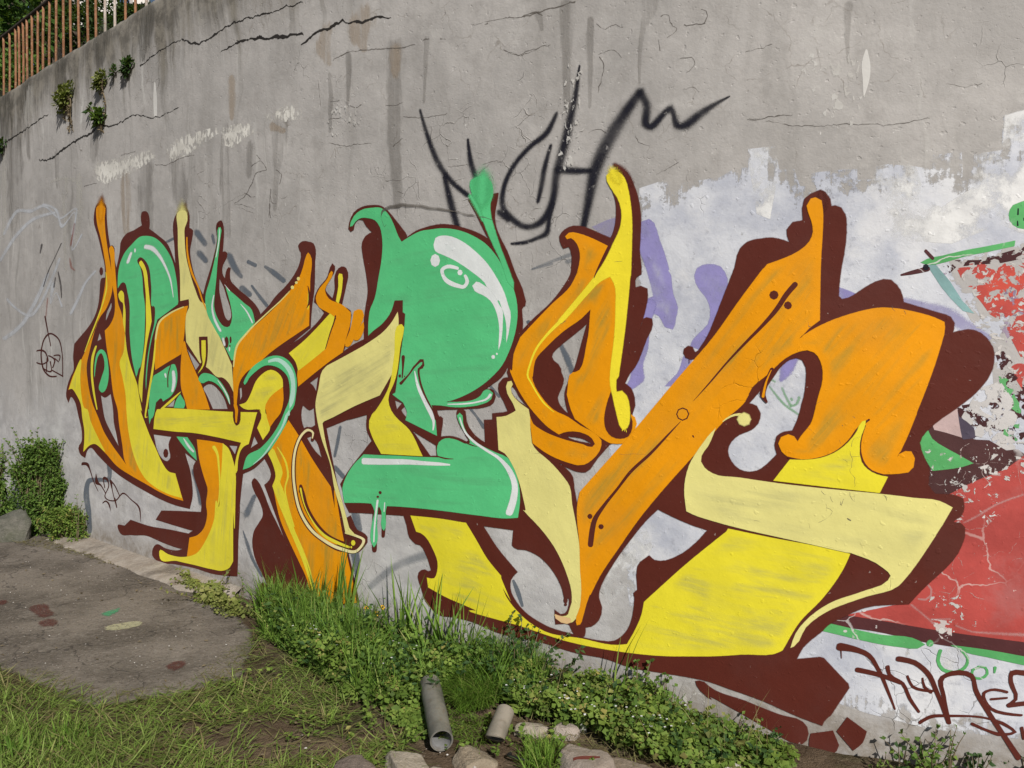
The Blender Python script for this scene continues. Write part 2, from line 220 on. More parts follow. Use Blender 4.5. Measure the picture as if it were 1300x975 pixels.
def paint(name, rgb, thin=None, ang=0.0, amt=.5, spray=False, gain=1.35, rough=.62, dens=1.0, stretch=(1.3, 16), specks=.0, crackdark=.5, thr=(.50, .74), crackle=False):
    nt = NT(name); uv = nt.uv(); c = nt.mix(nt.ramp(nt.noise(uv, 4, 5, .6), .3, .7), tuple(q * .93 for q in rgb), tuple(min(.95, q * 1.05) for q in rgb))
    if thin is not None:
        st = nt.noise(nt.mapping(nt.mapping(uv, (1, 1, 1), -ang), (stretch[0], stretch[1], 1)), 1.0, 5, .6, .3)
        blot = nt.ramp(nt.noise(uv, 2.6, 3, .55), .34, .56)
        st2 = nt.noise(nt.mapping(nt.mapping(uv, (1, 1, 1), -ang), (stretch[0] * 1.6, stretch[1] * 4.5, 1)), 1.0, 3, .6)
        f = nt.math('MULTIPLY', nt.math('MULTIPLY', nt.math('MULTIPLY', nt.ramp(st, thr[0], thr[1]), nt.ramp(st2, .3, .62, .55, 1)), nt.ramp(blot, 0, 1, .25, 1)), nt.math('MULTIPLY', nt.ramp(nt.attr('inner'), .012, .05), amt))
        c = nt.mix(f, c, thin)
    c = nt.mix(nt.math('MULTIPLY', nt.ramp(nt.noise(uv, 80, 4, .72), .60, .76), .4), c, tuple(q * .58 for q in rgb))
    c = nt.mix(nt.math('MULTIPLY', nt.ramp(nt.noise(nt.mapping(uv, loc=(3, 7, 0)), 2.2, 5, .65), .45, .7), .14), c, tuple(q * .7 + .05 for q in rgb))
    if specks: c = nt.mix(nt.math('MULTIPLY', nt.ramp(nt.noise(nt.mapping(uv, loc=(9, 4, 0)), 45, 2, .6), .72, .76), specks), c, (.42, .36, .33))
    nrm, ck = wall_bump(nt, uv, .55, crackle, .8)
    if crackle: c = nt.mix(nt.math('MULTIPLY', ck, crackdark), c, tuple(q * .35 for q in rgb))
    al = spray_alpha(nt, uv, gain) if spray else edge_alpha(nt, uv, .45)
    if dens < 1: al = nt.math('MULTIPLY', al, nt.math('MULTIPLY', dens, nt.ramp(nt.noise(uv, 7, 5, .65), .25, .6, .45, 1.0)))
    return finish(nt, c, rough, nrm, al, .16)

def peel(name, rgb, scale, thr, soft=.012, stretch=(1, 1, 1), dens=1.0, rgb2=None, loc=(0, 0, 0), fade=.0):
    nt = NT(name); uv = nt.uv()
    n1 = nt.noise(nt.mapping(uv, stretch, loc=loc), scale, 7, .62, .5)
    if fade: n1 = nt.math('SUBTRACT', n1, nt.ramp(nt.attr('inner'), 0, fade, .13, 0))
    c = nt.mix(nt.ramp(nt.noise(uv, 6, 4, .6), .35, .65), rgb, rgb2 or tuple(q * .85 for q in rgb))
    al = nt.math('MULTIPLY', nt.math('MULTIPLY', nt.ramp(n1, thr, thr + soft), edge_alpha(nt, uv, .3)), dens)
    nrm, ck = wall_bump(nt, uv, .7, False, 1.0)
    return finish(nt, c, .8, nrm, al, .2)

def stain(name, rgb, dens, sc=(16, 1.2)):
    nt = NT(name); uv = nt.uv(); n = nt.noise(nt.mapping(uv, (sc[0], sc[1], 1)), 1.0, 5, .65)
    al = nt.math('MULTIPLY', nt.math('MULTIPLY', nt.ramp(nt.math('ADD', nt.attr('cover'), nt.math('MULTIPLY', nt.math('SUBTRACT', nt.noise(nt.mapping(uv, (1, .22, 1)), 20, 5, .72), .5), 1.5)), .15, .55), nt.ramp(n, .30, .60, .12, 1.0)), dens)
    nrm, ck = wall_bump(nt, uv, .75, False, 1.4)
    return finish(nt, rgb, .92, nrm, al, .1)

def oldpaint(name, rgb, crackcol, thr=.0, amt=.9):
    nt = NT(name); uv = nt.uv()
    c = nt.mix(nt.ramp(nt.noise(uv, 3.5, 6, .65), .35, .65), tuple(q * .82 for q in rgb), tuple(min(.9, q * 1.1) for q in rgb))
    c = nt.mix(nt.math('MULTIPLY', nt.ramp(nt.noise(nt.mapping(uv, loc=(5, 2, 0)), 2.3, 6, .7), .55, .75), .4), c, tuple(q * .6 + .16 for q in rgb))
    wv = nt.n('VectorMath', {0: uv, 1: nt.n('VectorMath', {0: nt.n('TexNoise', {'Vector': uv, 'Scale': 7.0, 'Detail': 5.0}).outputs[1], 1: (.14, .14, 0)}, operation='MULTIPLY').outputs[0]}, operation='ADD').outputs[0]
    e = nt.n('TexVoronoi', {'Vector': wv, 'Scale': 4.2}, feature='DISTANCE_TO_EDGE').outputs[0]
    mk = nt.math('MULTIPLY', nt.ramp(e, .004, .016, 1, 0), nt.ramp(nt.noise(uv, 2.1, 3, .5), .45, .58))
    c = nt.mix(nt.math('MULTIPLY', mk, amt), c, crackcol)
    c = nt.mix(nt.ramp(nt.noise(nt.mapping(uv, loc=(1, 8, 0)), 30, 4, .65), .70, .72), c, crackcol)
    nrm, ck = wall_bump(nt, uv, .6, False, 1.0)
    return finish(nt, c, .7, nrm, edge_alpha(nt, uv, .35), .25)

def mat_tag():
    nt = NT('black_spray_paint'); uv = nt.uv(); a = nt.attr('cover')
    nz = nt.noise(uv, 210, 2, .75); v = nt.math('ADD', a, nt.math('MULTIPLY', nt.math('SUBTRACT', nz, .5), .75))
    worn = nt.ramp(nt.noise(uv, 5, 4, .65), .30, .62, .62, 1.0)
    al = nt.math('ADD', nt.math('MULTIPLY', nt.ramp(v, .34, .92), nt.math('MULTIPLY', worn, .80)), nt.math('MULTIPLY', nt.ramp(v, .05, .75), .20))
    al = nt.math('MULTIPLY', al, nt.ramp(a, 0, .15)); al = nt.math('MULTIPLY', al, nt.ramp(nt.noise(nt.mapping(uv, loc=(4, 4, 0)), 34, 5, .7), .33, .40, .25, 1))
    nrm, ck = wall_bump(nt, uv, .75, False, 1.4)
    return finish(nt, (.014, .014, .022), .8, nrm, al, .15)
def mat_whitewash():
    nt = NT('lavender_white_roller_paint'); uv = nt.uv()
    c = nt.mix(nt.ramp(nt.noise(uv, 3.0, 7, .68), .36, .64), (.44, .46, .53), (.62, .635, .68))
    c = nt.mix(nt.math('MULTIPLY', nt.ramp(nt.noise(nt.mapping(uv, loc=(4, 3, 0)), 2.0, 6, .65), .52, .66), .6), c, (.72, .72, .73))
    c = nt.mix(nt.math('MULTIPLY', nt.ramp(nt.noise(uv, 17, 5, .72), .54, .70), .6), c, (.33, .34, .39))
    nrm, ck = wall_bump(nt, uv, .7, True, 1.2)
    c = nt.mix(nt.math('MULTIPLY', ck, .6), c, (.2, .19, .19))
    hz_ = nt.math('SUBTRACT', nt.math('ADD', nt.math('MULTIPLY', nt.noise(nt.mapping(uv, loc=(2, 9, 0)), 13, 7, .7), .6), nt.math('MULTIPLY', nt.noise(nt.mapping(uv, (26, 2.0, 1)), 1.0, 5, .65), .4)), nt.ramp(nt.attr('inner'), 0, .13, .13, 0))
    hole = nt.ramp(hz_, .335, .40)
    return finish(nt, c, .75, nrm, nt.math('MULTIPLY', hole, edge_alpha(nt, uv, .6)), .25)
def mat_white_patch():
    nt = NT('patchy_white_paint'); uv = nt.uv()
    nz = nt.math('SUBTRACT', nt.noise(nt.mapping(uv, (1, .8, 1), loc=(1, 1, 0)), 5.0, 8, .70), nt.ramp(nt.attr('inner'), 0, .14, .18, 0))
    al = nt.math('MULTIPLY', nt.ramp(nz, .26, .42), edge_alpha(nt, uv, .6))
    c = nt.mix(nt.ramp(nt.noise(uv, 9, 5, .6), .35, .65), (.70, .70, .70), (.82, .82, .815))
    nrm, ck = wall_bump(nt, uv, .7, False, 1.2)
    return finish(nt, c, .75, nrm, nt.math('MULTIPLY', al, .92), .25)

OR, YE, PA, GR = (.78, .305, .003), (.77, .68, .045), (.75, .69, .25), (.102, .545, .222)
OT, YT, PT, GT = (.37, .255, .035), (.50, .46, .10), (.50, .47, .20), (.10, .33, .16)
R_ = math.radians
M = {}
def mk(k, f, *a, **kw): M[k] = f(*a, **kw)
mk('orange', paint, 'orange_paint', OR, OT, R_(10), .35)
mk('orange_v', paint, 'orange_paint_upright_strokes', OR, OT, R_(82), .8, thr=(.44, .66), stretch=(1.6, 11))
mk('orange_d', paint, 'orange_paint_slanted_strokes', OR, OT, R_(60), .85, thr=(.42, .64), stretch=(1.4, 11))
mk('orange_b', paint, 'orange_paint_long_strokes', OR, OT, R_(52), .8, crackle=True, thr=(.42, .66), stretch=(1.3, 11))
mk('yellow', paint, 'yellow_paint', YE, YT, R_(5), .75, thr=(.44, .66))
mk('yellow_v', paint, 'yellow_paint_upright_strokes', YE, YT, R_(80), .8, thr=(.44, .66))
mk('yellow_d', paint, 'yellow_paint_slanted_strokes', YE, YT, R_(45), .85, thr=(.42, .64))
mk('yellow_h', paint, 'yellow_paint_level_strokes', (.78, .68, .035), YT, R_(-4), .85, crackle=True, thr=(.42, .64), stretch=(2.2, 13))
mk('yellow_p', paint, 'bright_yellow_paint', (.86, .72, .035), None)
mk('pale', paint, 'pale_yellow_paint', PA, PT, R_(70), .7, thr=(.44, .66))
mk('pale_d', paint, 'pale_yellow_paint_slanted_strokes', PA, PT, R_(22), .9, thr=(.42, .64))
mk('pale_h', paint, 'pale_yellow_paint_level_strokes', PA, PT, R_(-6), .8, crackle=True, thr=(.42,.66), stretch=(1.8,12))
mk('pale_v', paint, 'pale_yellow_paint_upright_strokes', PA, PT, R_(-65), .3)
mk('cream', paint, 'cream_paint', (.80, .72, .38), None)
mk('peach', paint, 'peach_paint', (.75, .50, .25), None)
mk('green', paint, 'green_paint', GR, GT, R_(3), .38, thr=(.44, .68))
mk('brown', paint, 'dark_brown_paint', (.098, .0205, .0135), None, rough=.55, specks=.5, crackdark=.35)
mk('brownspray', paint, 'brown_spray_mist', (.098, .0205, .0135), None, spray=True, gain=.95)
mk('greenspray', paint, 'green_spray_mist', GR, None, spray=True, gain=.95)
mk('yellowspray', paint, 'yellow_spray_mist', (.83, .70, .035), None, spray=True, gain=.95)
mk('orangespray', paint, 'orange_spray_mist', OR, None, spray=True, gain=.95)
mk('palespray', paint, 'pale_spray_mist', PA, None, spray=True, gain=.95)
mk('white', mat_white_patch)
mk('black', mat_tag)
mk('marker', paint, 'brown_marker_paint', (.07, .018, .014), None, spray=True, gain=1.6)
M['gloss_white'] = paint('white_highlight_paint', (.74, .77, .77), (.45, .66, .58), R_(-40), .35)
M['gloss_green'] = paint('pale_green_highlight_paint', (.45, .72, .60), None)
mk('whitewash', mat_whitewash)
mk('purple', paint, 'lavender_paint', (.30, .27, .56), None, spray=True, gain=1.5, dens=.95)
M['purple2'] = paint('lavender_paint_fill', (.31, .28, .57), (.52, .52, .64), R_(70), .8, thr=(.42, .64), dens=.93)
mk('greenmark', paint, 'faint_green_scribble', (.22, .42, .24), None, spray=True, gain=1.1, dens=.7)
mk('purplesoft', paint, 'thin_lavender_paint', (.34, .31, .56), None, spray=True, gain=1.3, dens=.55)
mk('slate', paint, 'faded_slate_paint', (.13, .155, .19), None, spray=True, gain=1.3, dens=.8)
mk('slatesoft', paint, 'thin_slate_paint', (.2, .22, .25), None, spray=True, gain=1.2, dens=.45)
mk('palestroke', paint, 'faded_white_paint', (.60, .62, .66), None, spray=True, gain=1.2, dens=.75)
mk('redmark', paint, 'faded_red_paint_mark', (.36, .12, .09), None, spray=True, gain=1.0, dens=.5)
mk('darkmark', paint, 'dark_scuff', (.07, .06, .06), None, spray=True, gain=1.0, dens=.7)
mk('oldred', oldpaint, 'old_red_paint', (.43, .068, .058), (.60, .44, .41), amt=.7)
mk('maroon', oldpaint, 'old_maroon_paint', (.085, .024, .026), (.50, .46, .45))
mk('maroon2', oldpaint, 'old_dark_maroon_paint', (.070, .026, .026), (.60, .57, .56))
mk('purpledark', oldpaint, 'old_dark_purple_paint', (.075, .06, .09), (.5, .48, .5))
mk('oldpink', oldpaint, 'old_pink_paint', (.50, .37, .36), (.45, .40, .40))
mk('oldgreen', oldpaint, 'old_green_paint', (.10, .40, .13), (.62, .60, .58))
mk('teal', oldpaint, 'old_teal_paint', (.22, .38, .38), (.60, .60, .60))
mk('peelred', peel, 'flaking_red_paint', (.56, .085, .06), 17, .495, rgb2=(.42, .07, .06))
mk('peelmauve', peel, 'flaking_mauve_paint', (.22, .16, .25), 13, .49, fade=.10, soft=.03, loc=(2, 2, 0), rgb2=(.36, .30, .38))
mk('peelmaroon', peel, 'flaking_maroon_paint', (.062, .022, .024), 24, .50, loc=(5, 1, 0))
mk('peelgreen', peel, 'flaking_green_paint', (.12, .38, .14), 24, .52, loc=(1, 6, 0))
mk('peelwhite', peel, 'flaking_pale_paint', (.56, .54, .53), 22, .47, loc=(8, 1, 0))
mk('lime', peel, 'flaking_limewash', (.74, .72, .67), 15, .34, soft=.12, stretch=(2.2, 1.2, 1), dens=.95, fade=.06, rgb2=(.55, .53, .49))
mk('flecks', peel, 'flaked_plaster_specks', (.66, .645, .615), 26, .57, stretch=(1.5, .8, 1), fade=.06, dens=.8, rgb2=(.55, .53, .5))
mk('limesolid', paint, 'bare_white_plaster', (.62, .605, .58), None)
mk('limesoft', stain, 'pale_lime_streak', (.56, .54, .50), .55, (26, 3))
mk('flecks2', peel, 'pale_chips_in_old_paint', (.60, .57, .55), 30, .575, fade=.05, rgb2=(.50, .48, .46))
mk('baregrey', peel, 'bare_grey_plaster_patch', (.40, .385, .375), 9, .36, fade=.08, rgb2=(.46, .44, .43))
mk('limethin', peel, 'thin_pale_crack', (.58, .47, .44), 60, .42, soft=.1, dens=.75)
mk('limeflake', peel, 'pale_flake', (.62, .59, .57), 34, .44, fade=.03)
mk('limesoft2', peel, 'flaking_pale_plaster', (.62, .55, .53), 30, .50)
mk('palepink', paint, 'chalky_pink_smear', (.62, .34, .33), None, spray=True, gain=.9, dens=.6)
mk('stain', stain, 'dark_water_streak', (.195, .18, .162), .30, (11, .8))
mk('algae', stain, 'dark_algae_streak', (.10, .093, .078), .45, (40, 4))
mk('rust', stain, 'tan_mineral_streak', (.42, .335, .25), .42)
mk('crackdark', paint, 'plaster_crack_painted_shade', (.030, .026, .023), None)  # flat ribbon, not recessed: the crack's inner shade is put into its dark colour
mk('crackfine', paint, 'hairline_crack_painted_shade', (.13, .115, .10), None, dens=.7)  # narrow cracks: the same painted-in shade, paler and partly see-through

# ------------------------------------------------------------------ the wall
WALL = tag(empty('retaining_wall', (0, 0, 0)), 'tall curved grey concrete retaining wall covered in large orange, yellow and green graffiti', 'wall')
def build_wall():
    ss = np.concatenate([np.arange(PS[0] + .05, -9, .25), np.arange(-9, PS[-1] - .05, .05)]); zs = np.linspace(-.35, WALL_TOP, 94)
    s, z = np.meshgrid(ss, zs); n = len(ss); m = len(zs)
    topn = np.array([mnoise.noise(Vector((q * 5, 3, 0))) * .012 + mnoise.noise(Vector((q * 17, 8, 0))) * .008 for q in ss])
    z = z.copy(); z[-1] += topn; z[-2] += topn * .5
    front = wp(s, z); uvf = np.stack([s, z], -1)
    front[-1] = wp(s[-1], z[-1] - .012, -.012); 
    lip = wp(s[-1], z[-1] + .004, -.04); back = wp(s[-1], z[-1] + .002, -.38); bot = wp(s[0], z[0], -.38)
    V = np.concatenate([front.reshape(-1, 3), lip, back, bot]); U = np.concatenate([uvf.reshape(-1, 2), np.stack([ss, z[-1] + .05], 1), np.stack([ss, z[-1] + .4], 1), np.stack([ss, z[0] - 1], 1)])
    rows = [np.arange(n) + i * n for i in range(m + 3)]
    F = []
    for i in range(m + 2):
        a, b = rows[i], rows[i + 1]
        F += np.stack([a[:-1], b[:-1], b[1:], a[1:]], 1).tolist()
    return mesh_obj('wall_face', V, F, mat_wall(), WALL, True, uv=U)
wall_face = build_wall()

